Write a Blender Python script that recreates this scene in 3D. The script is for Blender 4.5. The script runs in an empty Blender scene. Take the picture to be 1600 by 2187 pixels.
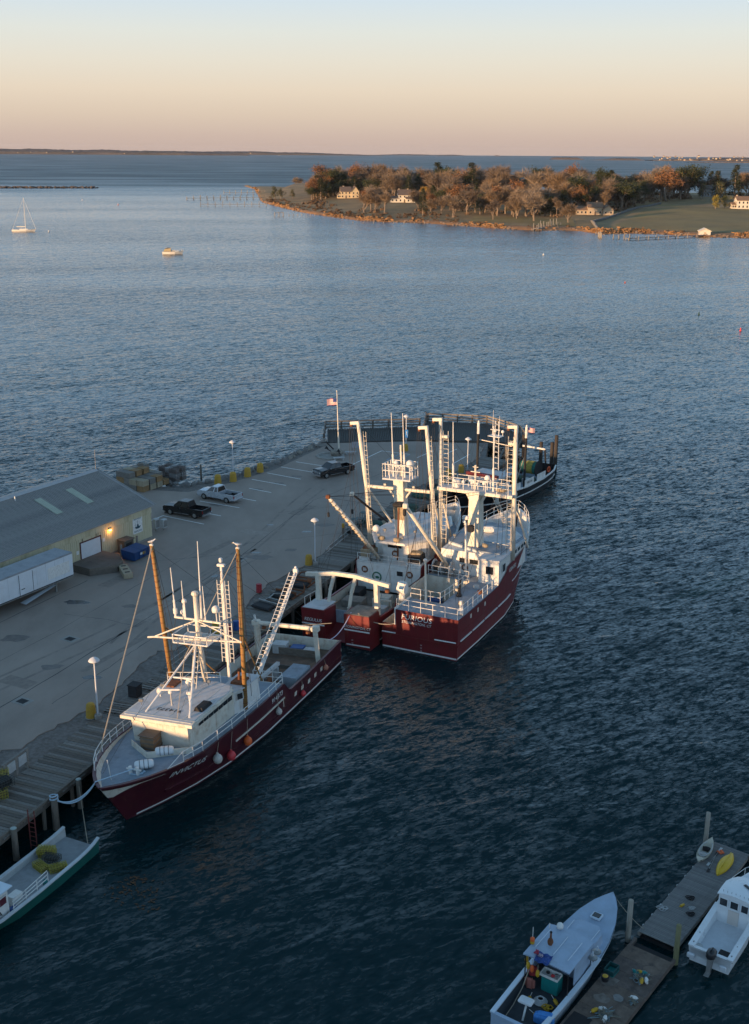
import bpy, bmesh, math, random
from mathutils import Vector, Matrix
R=math.radians; PI=math.pi
random.seed(7)
sc=bpy.context.scene; C=sc.collection

# ---------------------------------------------------------------- camera, sky, sun, exposure
cam=bpy.data.cameras.new('camera'); co=bpy.data.objects.new('camera',cam); C.objects.link(co)
PITCH=math.atan((1093.5-321)/2450.); ROLL=math.atan(10/1600)
co.matrix_world=Matrix.Translation((0,0,45))@Matrix.Rotation(PI/2-PITCH,4,'X')@Matrix.Rotation(ROLL,4,'Z')
cam.sensor_fit='VERTICAL'; cam.sensor_height=36; cam.lens=36*2450/2187.; cam.clip_start=.5; cam.clip_end=60000
sc.camera=co
SUN_AZ=229; SUN_EL=4.2
w=bpy.data.worlds.new('World'); sc.world=w; w.use_nodes=True; nt=w.node_tree; nt.nodes.clear()
N=nt.nodes.new; LK=nt.links.new
out=N('ShaderNodeOutputWorld'); bg=N('ShaderNodeBackground'); sky=N('ShaderNodeTexSky')
sky.sky_type='NISHITA'; sky.sun_disc=False; sky.sun_elevation=R(SUN_EL); sky.sun_rotation=R(SUN_AZ); sky.altitude=10; sky.air_density=1.; sky.dust_density=1.2; sky.ozone_density=2.
# dusk tint of the whole sky by height above the horizon (the pink and cream band runs all the way round)
tc=N('ShaderNodeTexCoord'); sx=N('ShaderNodeSeparateXYZ'); LK(tc.outputs['Generated'],sx.inputs[0])
rp=N('ShaderNodeValToRGB'); LK(sx.outputs['Z'],rp.inputs[0])
e=rp.color_ramp.elements; e[0].position=0.; e[0].color=(.358,.272,.234,1); e[1].position=1.; e[1].color=(.055,.11,.18,1)
for p,c in ((.009,(.378,.291,.25)),(.028,(.445,.36,.287)),(.046,(.495,.416,.33)),(.068,(.495,.458,.39)),(.09,(.47,.48,.447)),(.122,(.388,.465,.53)),(.16,(.31,.50,.70)),(.3,(.265,.465,.70)),(.45,(.215,.36,.53)),(.65,(.085,.165,.26))):
    k=e.new(p); k.color=c+(1,)
mx=N('ShaderNodeMix'); mx.data_type='RGBA'; mx.blend_type='MIX'; mx.inputs[0].default_value=.92
sm=N('ShaderNodeMix'); sm.data_type='RGBA'; sm.blend_type='MULTIPLY'; sm.inputs[0].default_value=1; sm.inputs[7].default_value=(1,1,1,1)
SKY_S=.12
rs=N('ShaderNodeMix'); rs.data_type='RGBA'; rs.blend_type='MULTIPLY'; rs.inputs[0].default_value=1; rs.inputs[7].default_value=(1/SKY_S,)*3+(1,)
LK(rp.outputs[0],rs.inputs[6]); LK(sky.outputs[0],mx.inputs[6]); LK(rs.outputs[2],mx.inputs[7]); LK(mx.outputs[2],bg.inputs[0])
bg.inputs[1].default_value=SKY_S; LK(bg.outputs[0],out.inputs[0])
sl=bpy.data.lights.new('sun','SUN'); sl.energy=4.4; sl.angle=R(.55); sl.color=(1.,.62,.32); so=bpy.data.objects.new('sun',sl); C.objects.link(so)
SD=Vector((-math.sin(R(SUN_AZ))*math.cos(R(SUN_EL)),-math.cos(R(SUN_AZ))*math.cos(R(SUN_EL)),-math.sin(R(SUN_EL))))
so.rotation_euler=SD.to_track_quat('-Z','Y').to_euler(); so.location=(-300,-350,60)
sc.view_settings.view_transform='Standard'; sc.view_settings.look='None'; sc.view_settings.exposure=.78; sc.view_settings.gamma=1; sc.view_settings.use_curve_mapping=False
sc.render.engine='CYCLES'; sc.cycles.use_denoising=True; sc.cycles.max_bounces=5; sc.cycles.diffuse_bounces=2; sc.cycles.glossy_bounces=3; sc.cycles.transparent_max_bounces=6
try: sc.cycles.denoiser='OPENIMAGEDENOISE'
except Exception: pass
sc.cycles.use_adaptive_sampling=False

# ---------------------------------------------------------------- materials
MATS={}
def mat(name,col,rough=.6,var=.12,scale=1.5,metal=0.,bump=0.,bscale=None,dirt=None,dirtamt=.5,dscale=.6,spec=.4,coord='Object',stretch=None,emit=None,streak=None):
    """procedural paint/wood/metal: base colour, uneven tone, blotches of a second colour, fine relief"""
    if name in MATS: return MATS[name]
    m=bpy.data.materials.new(name); m.use_nodes=True; t=m.node_tree; n=t.nodes.new; l=t.links.new
    b=t.nodes['Principled BSDF']; b.inputs['Roughness'].default_value=rough; b.inputs['Metallic'].default_value=metal; b.inputs['Specular IOR Level'].default_value=spec
    tc=n('ShaderNodeTexCoord'); src=tc.outputs[coord]
    if stretch:
        mp=n('ShaderNodeMapping'); mp.inputs['Scale'].default_value=stretch; l(src,mp.inputs[0]); src=mp.outputs[0]
    nz=n('ShaderNodeTexNoise'); nz.inputs['Scale'].default_value=scale; nz.inputs['Detail'].default_value=6; nz.inputs['Roughness'].default_value=.65; l(src,nz.inputs[0])
    mr=n('ShaderNodeMapRange'); mr.inputs[1].default_value=.3; mr.inputs[2].default_value=.7; mr.inputs[3].default_value=1-var; mr.inputs[4].default_value=1+var; l(nz.outputs[0],mr.inputs[0])
    vm=n('ShaderNodeVectorMath'); vm.operation='SCALE'; vm.inputs[0].default_value=col; l(mr.outputs[0],vm.inputs['Scale']); o=vm.outputs[0]
    if dirt:
        n2=n('ShaderNodeTexNoise'); n2.inputs['Scale'].default_value=dscale; n2.inputs['Detail'].default_value=8; n2.inputs['Roughness'].default_value=.72; l(src,n2.inputs[0])
        r2=n('ShaderNodeMapRange'); r2.inputs[1].default_value=.52; r2.inputs[2].default_value=.68; r2.inputs[3].default_value=0; r2.inputs[4].default_value=dirtamt; l(n2.outputs[0],r2.inputs[0])
        x=n('ShaderNodeMix'); x.data_type='RGBA'; l(r2.outputs[0],x.inputs[0]); l(o,x.inputs[6]); x.inputs[7].default_value=tuple(dirt)+(1,); o=x.outputs[2]
    if streak:   # rust runs: narrow, drawn out downwards
        mp2=n('ShaderNodeMapping'); mp2.inputs['Scale'].default_value=(2.2,2.2,.16); l(tc.outputs[coord],mp2.inputs[0])
        n4=n('ShaderNodeTexNoise'); n4.inputs['Scale'].default_value=1.6; n4.inputs['Detail'].default_value=5; n4.inputs['Roughness'].default_value=.7; l(mp2.outputs[0],n4.inputs[0])
        r4=n('ShaderNodeMapRange'); r4.inputs[1].default_value=.56; r4.inputs[2].default_value=.72; r4.inputs[3].default_value=0; r4.inputs[4].default_value=streak[3]; l(n4.outputs[0],r4.inputs[0])
        x4=n('ShaderNodeMix'); x4.data_type='RGBA'; l(r4.outputs[0],x4.inputs[0]); l(o,x4.inputs[6]); x4.inputs[7].default_value=tuple(streak[:3])+(1,); o=x4.outputs[2]
    l(o,b.inputs['Base Color'])
    rr=n('ShaderNodeMapRange'); rr.inputs[3].default_value=max(.05,rough-.12); rr.inputs[4].default_value=min(1,rough+.12); l(nz.outputs[0],rr.inputs[0]); l(rr.outputs[0],b.inputs['Roughness'])
    if bump:
        n3=n('ShaderNodeTexNoise'); n3.inputs['Scale'].default_value=bscale or scale*8; n3.inputs['Detail'].default_value=4; l(src,n3.inputs[0])
        bp=n('ShaderNodeBump'); bp.inputs['Strength'].default_value=bump; bp.inputs['Distance'].default_value=.03; l(n3.outputs[0],bp.inputs['Height']); l(bp.outputs[0],b.inputs['Normal'])
    if emit: b.inputs['Emission Color'].default_value=tuple(emit[:3])+(1,); b.inputs['Emission Strength'].default_value=emit[3]
    MATS[name]=m; return m

# ---------------------------------------------------------------- mesh builder
class MB:
    def __init__(s): s.v=[]; s.f=[]
    def add(s,vs,fs):
        o=len(s.v); s.v+=[tuple(p) for p in vs]; s.f+=[tuple(i+o for i in f) for f in fs]; return s
    def bx(s,x0,x1,y0,y1,z0,z1,top=None):
        """box; top=(ix,iy) shrinks the top face on each side"""
        a,b=top or (0,0)
        return s.add([(x0,y0,z0),(x1,y0,z0),(x1,y1,z0),(x0,y1,z0),(x0+a,y0+b,z1),(x1-a,y0+b,z1),(x1-a,y1-b,z1),(x0+a,y1-b,z1)],
            [(3,2,1,0),(4,5,6,7),(0,1,5,4),(1,2,6,5),(2,3,7,6),(3,0,4,7)])
    def cb(s,c,sz,rz=0,bev=0):
        """box by centre and size, turned about z, edges chamfered"""
        hx,hy,hz=sz[0]/2,sz[1]/2,sz[2]/2; ca,sa=math.cos(rz),math.sin(rz)
        if bev<=0:
            vs=[(x,y,z) for z in(-hz,hz) for x,y in((-hx,-hy),(hx,-hy),(hx,hy),(-hx,hy))]; fs=[(3,2,1,0),(4,5,6,7),(0,1,5,4),(1,2,6,5),(2,3,7,6),(3,0,4,7)]
        else:
            b=min(bev,hx*.9,hy*.9,hz*.9); vs=[];fs=[]
            def ring(ix,z): return [(-hx+ix,-hy+ix+b,z),(-hx+ix+b,-hy+ix,z),(hx-ix-b,-hy+ix,z),(hx-ix,-hy+ix+b,z),(hx-ix,hy-ix-b,z),(hx-ix-b,hy-ix,z),(-hx+ix+b,hy-ix,z),(-hx+ix,hy-ix-b,z)]
            for ix,z in((b,-hz),(0,-hz+b),(0,hz-b),(b,hz)): vs+=ring(ix*.99,z)
            for k in range(3):
                for i in range(8): j=(i+1)%8; fs.append((k*8+i,k*8+j,k*8+8+j,k*8+8+i))
            fs+=[tuple(range(7,-1,-1)),tuple(range(24,32))]
        return s.add([(c[0]+x*ca-y*sa,c[1]+x*sa+y*ca,c[2]+z) for x,y,z in vs],fs)
    def tube(s,pts,r,n=6,caps=True):
        P=[Vector(p) for p in pts]; m=len(P); rr=r if isinstance(r,(list,tuple)) else [r]*m; base=len(s.v); up=None
        for i,p in enumerate(P):
            t=(P[min(i+1,m-1)]-P[max(i-1,0)]).normalized()
            if up is None: up=Vector((0,0,1)) if abs(t.z)<.9 else Vector((1,0,0))
            u=t.cross(up); 
            if u.length<1e-5: u=t.cross(Vector((0,1,0)))
            u.normalize(); v=u.cross(t).normalized(); up=v
            for k in range(n):
                a=2*PI*k/n; s.v.append(tuple(p+(u*math.cos(a)+v*math.sin(a))*rr[i]))
        for i in range(m-1):
            for k in range(n):
                a=base+i*n+k; b=base+i*n+(k+1)%n; s.f.append((a,b,b+n,a+n))
        if caps: s.f+=[tuple(base+k for k in range(n-1,-1,-1)),tuple(base+(m-1)*n+k for k in range(n))]
        return s
    def bar(s,a,b,wd,ht=None):
        """rectangular beam between two points"""
        a=Vector(a);b=Vector(b);ht=ht or wd;t=(b-a).normalized();u=t.cross(Vector((0,0,1)))
        if u.length<1e-4: u=Vector((1,0,0))
        u.normalize();v=u.cross(t).normalized();vs=[]
        for p in(a,b):
            for i,j in((-1,-1),(1,-1),(1,1),(-1,1)): vs.append(p+u*(i*wd/2)+v*(j*ht/2))
        return s.add(vs,[(3,2,1,0),(4,5,6,7),(0,1,5,4),(1,2,6,5),(2,3,7,6),(3,0,4,7)])
    def prism(s,poly,z0,z1,axis='z'):
        n=len(poly)
        f={'z':lambda p,h:(p[0],p[1],h),'x':lambda p,h:(h,p[0],p[1]),'y':lambda p,h:(p[0],h,p[1])}[axis]
        return s.add([f(p,z0) for p in poly]+[f(p,z1) for p in poly],[tuple(range(n-1,-1,-1)),tuple(range(n,2*n))]+[(i,(i+1)%n,(i+1)%n+n,i+n) for i in range(n)])
    def lathe(s,prof,c=(0,0,0),n=12):
        """profile of (radius, z) turned about a vertical axis at c"""
        b=len(s.v)
        for r,z in prof:
            for k in range(n): a=2*PI*k/n; s.v.append((c[0]+r*math.cos(a),c[1]+r*math.sin(a),c[2]+z))
        for i in range(len(prof)-1):
            for k in range(n): j=(k+1)%n; s.f.append((b+i*n+k,b+i*n+j,b+i*n+n+j,b+i*n+n+k))
        s.f+=[tuple(b+k for k in range(n-1,-1,-1)),tuple(b+(len(prof)-1)*n+k for k in range(n))]
        return s
    def ball(s,c,r,n=10,m=6,sc=(1,1,1)):
        return s._ball(c,r,n,m,sc)
    def _ball(s,c,r,n,m,sc):
        b=len(s.v); s.v.append((c[0],c[1],c[2]-r*sc[2]))
        for i in range(1,m):
            p=-PI/2+PI*i/m
            for k in range(n): a=2*PI*k/n; s.v.append((c[0]+r*sc[0]*math.cos(p)*math.cos(a),c[1]+r*sc[1]*math.cos(p)*math.sin(a),c[2]+r*sc[2]*math.sin(p)))
        s.v.append((c[0],c[1],c[2]+r*sc[2])); t=len(s.v)-1
        for k in range(n):
            j=(k+1)%n; s.f.append((b,b+1+j,b+1+k)); s.f.append((t,b+1+(m-2)*n+k,b+1+(m-2)*n+j))
        for i in range(m-2):
            for k in range(n): j=(k+1)%n; s.f.append((b+1+i*n+k,b+1+i*n+j,b+1+(i+1)*n+j,b+1+(i+1)*n+k))
        return s
    def grid(s,rows,close=False):
        b=len(s.v); n=len(rows[0])
        for r in rows: s.v+=[tuple(p) for p in r]
        for i in range(len(rows)-1):
            for k in range(n if close else n-1): j=(k+1)%n; s.f.append((b+i*n+k,b+i*n+j,b+i*n+n+j,b+i*n+n+k))
        return s
    def mesh(s,name,m,smooth=False):
        me=bpy.data.meshes.new(name); me.from_pydata(s.v,[],s.f); me.materials.append(m)
        if smooth: me.polygons.foreach_set('use_smooth',[True]*len(me.polygons))
        me.update(); return me
    def build(s,name,m,parent=None,smooth=False):
        o=bpy.data.objects.new(name,s.mesh(name,m,smooth)); C.objects.link(o); o.parent=parent; return o
def fixn(o):
    bm=bmesh.new(); bm.from_mesh(o.data); bmesh.ops.recalc_face_normals(bm,faces=bm.faces); bm.to_mesh(o.data); bm.free(); return o
def tag(o,label=None,cat=None,group=None,kind=None):
    if label: o['label']=label
    if cat: o['category']=cat
    if group: o['group']=group
    if kind: o['kind']=kind
    return o
def thing(name,label,cat,loc=(0,0,0),rz=0,group=None,rot=None):
    o=bpy.data.objects.new(name,None); C.objects.link(o); o.location=loc; o.rotation_euler=rot or (0,0,rz); o.empty_display_size=.3
    return tag(o,label,cat,group)
def inst(name,me,parent=None,loc=(0,0,0),rot=(0,0,0),scale=(1,1,1)):
    o=bpy.data.objects.new(name,me); C.objects.link(o); o.parent=parent; o.location=loc; o.rotation_euler=rot; o.scale=scale; return o
def copy_tree(o,parent=None):
    c=o.copy(); C.objects.link(c); c.parent=parent
    for ch in list(o.children): copy_tree(ch,c)
    return c
def struct(o): o['kind']='structure'; return o
def text(s,m,parent,loc,rot,size,name='lettering',shear=0,sx=1,align='CENTER',ext=.004,bend=None,space=1):
    """raised lettering as mesh; local x along the line, y up; bend maps a local point to its final place"""
    cu=bpy.data.curves.new(name,'FONT'); cu.body=s; cu.size=size; cu.align_x=align; cu.align_y='CENTER'; cu.extrude=ext; cu.shear=shear; cu.resolution_u=3; cu.space_character=space
    t=bpy.data.objects.new(name,cu); C.objects.link(t); dg=bpy.context.evaluated_depsgraph_get(); dg.update()
    me=bpy.data.meshes.new_from_object(t.evaluated_get(dg)); bpy.data.objects.remove(t); me.materials.clear(); me.materials.append(m)
    for v in me.vertices: v.co.x*=sx
    if bend:
        for v in me.vertices: v.co=Vector(bend(v.co.x,v.co.y,v.co.z))
    o=bpy.data.objects.new(name,me); C.objects.link(o); o.parent=parent; o.location=loc; o.rotation_euler=rot; return o
def rail(parent,pts,h=1.,levels=(1.,.5),step=1.2,r=.03,m=None,name='guard_rail',posts=True):
    """pipe rail along a path: horizontal pipes in one part, each stanchion a sub-part"""
    m=m or WHITE; mb=MB(); P=[Vector(p) for p in pts]
    for lv in levels: mb.tube([p+Vector((0,0,h*lv)) for p in P],r*.85,5)
    o=mb.build(name,m,parent)
    if posts:
        k=0
        for a,b in zip(P,P[1:]):
            n=max(1,round((b-a).length/step))
            for i in range(n):
                p=a.lerp(b,i/n); MB().tube([p,p+Vector((0,0,h))],r,5).build('stanchion',m,o)
        MB().tube([P[-1],P[-1]+Vector((0,0,h))],r,5).build('stanchion',m,o)
    return o
def ladder_mb(a,b,w,side=(1,0,0),step=.38,r=.035,rr=.025):
    a=Vector(a);b=Vector(b);u=Vector(side).normalized()*w/2;mb=MB();mb.tube([a-u,b-u],r,5);mb.tube([a+u,b+u],r,5)
    n=int((b-a).length/step)
    for i in range(1,n): p=a.lerp(b,i/n); mb.tube([p-u,p+u],rr,4,False)
    return mb
def wire(name,m,parent,pts,r=.015,sag=0,n=8,sides=4):
    """rope or cable; two end points with sag, or a path"""
    if len(pts)==2:
        a,b=Vector(pts[0]),Vector(pts[1]); pts=[a.lerp(b,i/n)-Vector((0,0,sag*4*(i/n)*(1-i/n))) for i in range(n+1)] if sag else [a,b]
    return MB().tube(pts,r,sides).build(name,m,parent)

WHITE=mat('white_marine_paint',(.72,.71,.68),.45,.08,1.2,dirt=(.42,.30,.20),dirtamt=.35,dscale=1.4,streak=(.30,.15,.07,.55))
# ---------------------------------------------------------------- water
def water_mat():
    m=bpy.data.materials.new('sea_water'); m.use_nodes=True; t=m.node_tree; n=t.nodes.new; l=t.links.new
    b=t.nodes['Principled BSDF']; b.inputs['Base Color'].default_value=(.0002,.0165,.0195,1); b.inputs['IOR'].default_value=1.333; b.inputs['Specular Tint'].default_value=(.80,.95,1.,1)
    tc=n('ShaderNodeTexCoord')
    def mapped(rot,st):
        mp=n('ShaderNodeMapping'); mp.vector_type='TEXTURE'; mp.inputs['Rotation'].default_value=(0,0,R(rot)); mp.inputs['Scale'].default_value=(st,1,1); l(tc.outputs['Object'],mp.inputs[0]); return mp.outputs[0]
    def math_(op,a,b_=None,v=None):
        q=n('ShaderNodeMath'); q.operation=op; l(a,q.inputs[0])
        if b_ is not None: l(b_,q.inputs[1])
        if v is not None: q.inputs[1].default_value=v
        return q.outputs[0]
    def noise(src,scale,detail,rough,dist=0.):
        z=n('ShaderNodeTexNoise'); z.inputs['Scale'].default_value=scale; z.inputs['Detail'].default_value=detail; z.inputs['Roughness'].default_value=rough; z.inputs['Distortion'].default_value=dist; l(src,z.inputs[0]); return z
    def rng(a,i0,i1,o0,o1):
        r=n('ShaderNodeMapRange'); r.inputs[1].default_value=i0; r.inputs[2].default_value=i1; r.inputs[3].default_value=o0; r.inputs[4].default_value=o1; l(a,r.inputs[0]); return r.outputs[0]
    # the harbour is sheltered by the pier and rougher out in the open
    sx=n('ShaderNodeSeparateXYZ'); l(tc.outputs['Object'],sx.inputs[0]); 
    # gusts: streaks of calmer and rougher water
    g=noise(mapped(8,3.2),.010,5,.6).outputs[0]; gr=rng(g,.36,.64,.62,1.15)
    def layer(scale,st,rot,amp,detail=2,rough=.5,dist=0.):
        z=noise(mapped(rot,st),scale,detail,rough,dist); return math_('MULTIPLY',math_('POWER',z.outputs[0],v=1.7),v=amp)
    a=None
    for L in (layer(.085,2.0,32,.3,2),layer(.24,2.4,38,.15,3,.5,.3),layer(.62,2.1,27,.13,3,.55,.5),layer(1.7,1.7,44,.04,3,.6,.6)): a=L if a is None else math_('ADD',a,L)
    bp=n('ShaderNodeBump'); bp.inputs['Distance'].default_value=1.; l(gr,bp.inputs['Strength']); l(a,bp.inputs['Height'])
    nrm=bp.outputs[0]
    for sc_,st_,rot,amp in ((.45,2.2,33,.26),(2.1,2.4,38,.80),(5.2,1.8,28,.62)):
        z=noise(mapped(rot,st_),sc_,2.5,.55,.35); cs=n('ShaderNodeSeparateColor'); l(z.outputs['Color'],cs.inputs[0])
        cx=math_('MULTIPLY',math_('SUBTRACT',cs.outputs[0],v=.5),v=amp*.6)
        # wind waves are steep on their lee side: the faces looking towards the town are sharper than the backs
        cy=math_('MULTIPLY',math_('SUBTRACT',cs.outputs[1],v=.5),v=amp); cy=math_('ADD',math_('MULTIPLY',math_('MINIMUM',cy,v=0.),v=1.35),math_('MULTIPLY',math_('MAXIMUM',cy,v=0.),v=.28))
        cb_=n('ShaderNodeCombineXYZ'); l(cx,cb_.inputs[0]); l(cy,cb_.inputs[1])
        v3=n('ShaderNodeVectorMath'); v3.operation='SCALE'; l(cb_.outputs[0],v3.inputs[0]); l(gr,v3.inputs['Scale'])
        v4=n('ShaderNodeVectorMath'); v4.operation='ADD'; l(nrm,v4.inputs[0]); l(v3.outputs[0],v4.inputs[1]); nrm=v4.outputs[0]
    nz=n('ShaderNodeVectorMath'); nz.operation='NORMALIZE'; l(nrm,nz.inputs[0]); l(nz.outputs[0],b.inputs['Normal'])
    # unresolved ripples as surface roughness
    rg=n('ShaderNodeMapRange'); rg.interpolation_type='SMOOTHSTEP'; rg.inputs[1].default_value=850; rg.inputs[2].default_value=1900; rg.inputs[3].default_value=.11; rg.inputs[4].default_value=.45; l(sx.outputs['Y'],rg.inputs[0]); l(math_('MULTIPLY',rg.outputs[0],rng(g,.36,.64,.82,1.15)),b.inputs['Roughness'])
    return m
mb=MB(); rows=[]
for r in (1,60,200,600,1500,4000,12500): rows.append([(r*math.cos(2*PI*k/160),r*math.sin(2*PI*k/160)+40,0) for k in range(160)])
mb.grid(rows,close=True); mb.f.append(tuple(range(159,-1,-1)))
water=struct(fixn(mb.build('water',water_mat()))); 
water.data.flip_normals() if water.data.polygons[5].normal.z<0 else None

# ---------------------------------------------------------------- pier
GRAVEL=mat('pier_gravel',(.17,.15,.135),.95,.35,3.,bump=.9,bscale=9,dirt=(.09,.07,.055),dirtamt=.8,dscale=.5)
ASPH=mat('asphalt',(.31,.252,.212),.88,.14,.22,bump=.35,bscale=14,dirt=(.23,.188,.16),dirtamt=.6,dscale=.09,stretch=(1.4,.7,1))
CONC=mat('old_concrete',(.30,.285,.26),.9,.18,1.5,bump=.4,dirt=(.13,.12,.10),dirtamt=.6)
WOODS=[mat('weathered_plank_%s'%k,c,.85,.3,2.5,bump=.6,bscale=10,stretch=(1,6,6),dirt=(.07,.06,.05),dirtamt=.7,dscale=1.2) for k,c in (('grey',(.21,.195,.175)),('brown',(.17,.145,.12)),('pale',(.26,.24,.215)),('dark',(.125,.11,.095)))]
PILE=mat('creosote_pile',(.16,.135,.11),.9,.3,3,bump=.7,stretch=(4,4,.6),dirt=(.05,.045,.04),dirtamt=.8,dscale=1.1)
EDGE=[(-31,45),(-24.2,64.6),(-20.3,74.3),(-8.4,103.8),(-2.1,118.2),(6.,138.),(20.,161.5),(23.5,176)]
def off(pts,d):
    o=[]
    for i,p in enumerate(pts):
        a=Vector(pts[max(i-1,0)]);b=Vector(pts[min(i+1,len(pts)-1)]);t=(b-a).normalized(); o.append((p[0]-t.y*d,p[1]+t.x*d))
    return o
inner=off(EDGE,4.1)
left=[(-7.9,172.),(-11.3,166.4),(-15.9,157.),(-21.7,150.2),(-26.2,146.6),(-34.5,149.5),(-40,141),(-92,60),(-70,10),(-36,30)]
solid=inner[:-1]+[(17.5,172.5)]+left
pier=struct(MB().prism(solid,-4,1.93).build('pier_ground',GRAVEL))
# asphalt, its broken edge following the apron
ae=off(EDGE,6.2); edge=[]
for a,b in zip(ae,ae[1:]):
    n=int(math.dist(a,b)/.7)
    for i in range(n):
        k=i/n; j=(random.random()-.5)*.5+.5*math.sin((a[1]+(b[1]-a[1])*k)*.35); nx,ny=-(b[1]-a[1])/math.dist(a,b),(b[0]-a[0])/math.dist(a,b)
        d=j-(1.4 if a[1]+(b[1]-a[1])*k>95 else 0)+(1.0 if a[1]<74 else 0); edge.append((a[0]+(b[0]-a[0])*k+nx*d,a[1]+(b[1]-a[1])*k+ny*d))
edge=[p for p in edge if p[1]<169]
poly=edge+[(15.5,171.8),(6.5,173.0),(-6.9,171.4),(-9.6,165.6),(-14.0,156.2),(-19.6,149.),(-24.5,144.6),(-33,146),(-38,139),(-90,60),(-69,12),(-40,40)]
asphalt=struct(MB().prism(poly,1.90,2.0).build('asphalt',ASPH))
# parking lines, each a painted strip
PAINT=mat('road_paint',(.82,.80,.76),.7,.12,4,dirt=(.35,.34,.33),dirtamt=.7,dscale=3)
BLUEP=mat('blue_road_paint',(.22,.36,.48),.7,.15,4,dirt=(.15,.15,.16),dirtamt=.8,dscale=3)
def stripe(a,b,wd=.14,m=PAINT,z=2.004):
    a=Vector((a[0],a[1]));b=Vector((b[0],b[1]));t=(b-a).normalized();n=Vector((-t.y,t.x))*wd/2
    return MB().add([(p.x,p.y,z) for p in(a-n,b-n,b+n,a+n)],[(0,1,2,3)]).build('parking_line',m,asphalt)
for a,b in (((-27.8,131.2),(-25.9,134.5)),((-25.9,134.3),(-20.5,131.1)),((-24.2,137.4),(-18.9,134.4)),((-22.4,140.6),(-17.0,137.8)),((-20.5,143.9),(-15.2,140.8)),((-16.7,146.5),(-13.6,144.6)),((-16.8,150.9),(-11.9,148.)),((-15.0,154.2),(-10.1,151.1)),((-13.3,157.4),(-8.4,154.6)),((-11.4,160.3),(-6.2,157.4)),((-5.2,156.6),(-3.4,159.)),
   ((-3.4,158.6),(1.,166.9)),((1.,166.9),(5.2,164.9)),((6.13,162.9),(8.73,167.1)),((9.6,163.8),(12.4,168.3)),((11.3,159.8),(14.1,165.2))): stripe(a,b,.16)
for a,b in (((1.73,161.7),(4.6,166.6)),((1.73,161.7),(3.2,160.9)),((3.2,160.9),(5.2,164.9)),((2.4,163.2),(4.0,162.4))): stripe(a,b,.13,BLUEP,2.007)
# tar joints, patches and drains
TAR=mat('tar',(.035,.035,.038),.7,.2,3)
def crack(pts,wd):
    mb=MB(); rows=[]
    for i,p in enumerate(pts):
        a=Vector(pts[max(i-1,0)]);b=Vector(pts[min(i+1,len(pts)-1)]);t=(b-a).normalized();k=wd*(.5+random.random()); rows.append([(p[0]-t.y*k,p[1]+t.x*k,2.004),(p[0]+t.y*k,p[1]-t.x*k,2.004)])
    return mb.grid(rows).build('tar_joint',TAR,asphalt)
for a,b,wd in (((-36,70),(-14,118),.035),((-44,84),(-30,112),.03),((-33,92),(-20,121),.02),((-26,84),(-20,98),.03),((-30,103),(-22,100),.02),((-18,112),(-8,141),.03),((-15,124),(-4,128),.02),((-24,118),(-14,121),.02),((-8,141),(4,158),.025),((-12,136),(0,141),.02)):
    n=22; d=Vector(b)-Vector(a); nn=Vector((-d.y,d.x)).normalized(); j=0; pts=[]
    for i in range(n+1): j+=(random.random()-.5)*.35; p=Vector(a)+d*(i/n)+nn*j*.6; pts.append((p.x,p.y))
    crack(pts,wd)
PATCH=mat('asphalt_patch',(.245,.202,.172),.9,.2,2,bump=.3); STAIN=mat('oil_stain',(.17,.142,.125),.6,.3,2)
def blob(x,y,r,m,name,e=.6,z=2.003):
    ps=[]; 
    for k in range(14): a=2*PI*k/14; q=r*(.7+.5*random.random()); ps.append((x+q*math.cos(a),y+q*e*math.sin(a),z))
    return MB().add(ps,[tuple(range(14))]).build(name,m,asphalt)
for x,y,r in ((-12.7,119.5,1.5),(-9.4,122,.8),(-28,91,1.),(-24,105,.8),(-17,108,1.1),(-33,97,1.3),(-15.5,146,.9),(-13,149,.8),(-10.8,152.5,.8),(-20,139,1.),(-6,131,1.2)): blob(x,y,r,STAIN,'oil_stain')
LPATCH=mat('pale_asphalt_patch',(.325,.268,.228),.9,.2,1.5,bump=.3); WET=mat('damp_patch',(.05,.05,.052),.18,.2,1)
for x,y,a,b,rz,m in ((-30,88,3.2,1.6,.5,PATCH),(-21,104,2.2,5.5,.52,LPATCH),(-27,112,1.4,4.,.5,PATCH),(-14,128,3.5,1.8,.45,LPATCH),(-9,137,1.6,4.5,.5,PATCH),(-34,80,2.,6.,.5,LPATCH),(-18,122,1.,7.,.52,PATCH),(0,150,2.5,1.6,.4,LPATCH),(-23,94,.7,9.,.5,PATCH)):
    ca,sa=math.cos(-rz),math.sin(-rz); MB().add([(x+(u*ca-v*sa),y+(u*sa+v*ca),2.0025) for u,v in((-a/2,-b/2),(a/2,-b/2+.1),(a/2-.1,b/2),(-a/2,b/2-.05))],[(0,1,2,3)]).build('asphalt_patch',m,asphalt)
for x,y,r in ((-16.5,113.5,.9),(-13.2,121.,.6),(-24.,89.,.8),(-29.5,106.,1.2),(-8.,128.5,.7),(-12.5,131,.5)): blob(x,y,r,WET,'damp_patch',.5,2.0035)
for a,b in (((-40,74),(-13,122)),((-38.2,73),(-11.2,121)),((-24,96),(-8,147)),((-22.3,95.4),(-6.3,146.4))):   # worn tyre tracks
    d=Vector(b)-Vector(a); nn=Vector((-d.y,d.x)).normalized(); rows=[]
    for i in range(25): p=Vector(a)+d*(i/24)+nn*.5*math.sin(i*.35); rows.append([(p.x-nn.x*.16,p.y-nn.y*.16,2.0015),(p.x+nn.x*.16,p.y+nn.y*.16,2.0015)])
    MB().grid(rows).build('tyre_track',mat('tyre_track',(.25,.205,.175),.85,.3,.8),asphalt)
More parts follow.
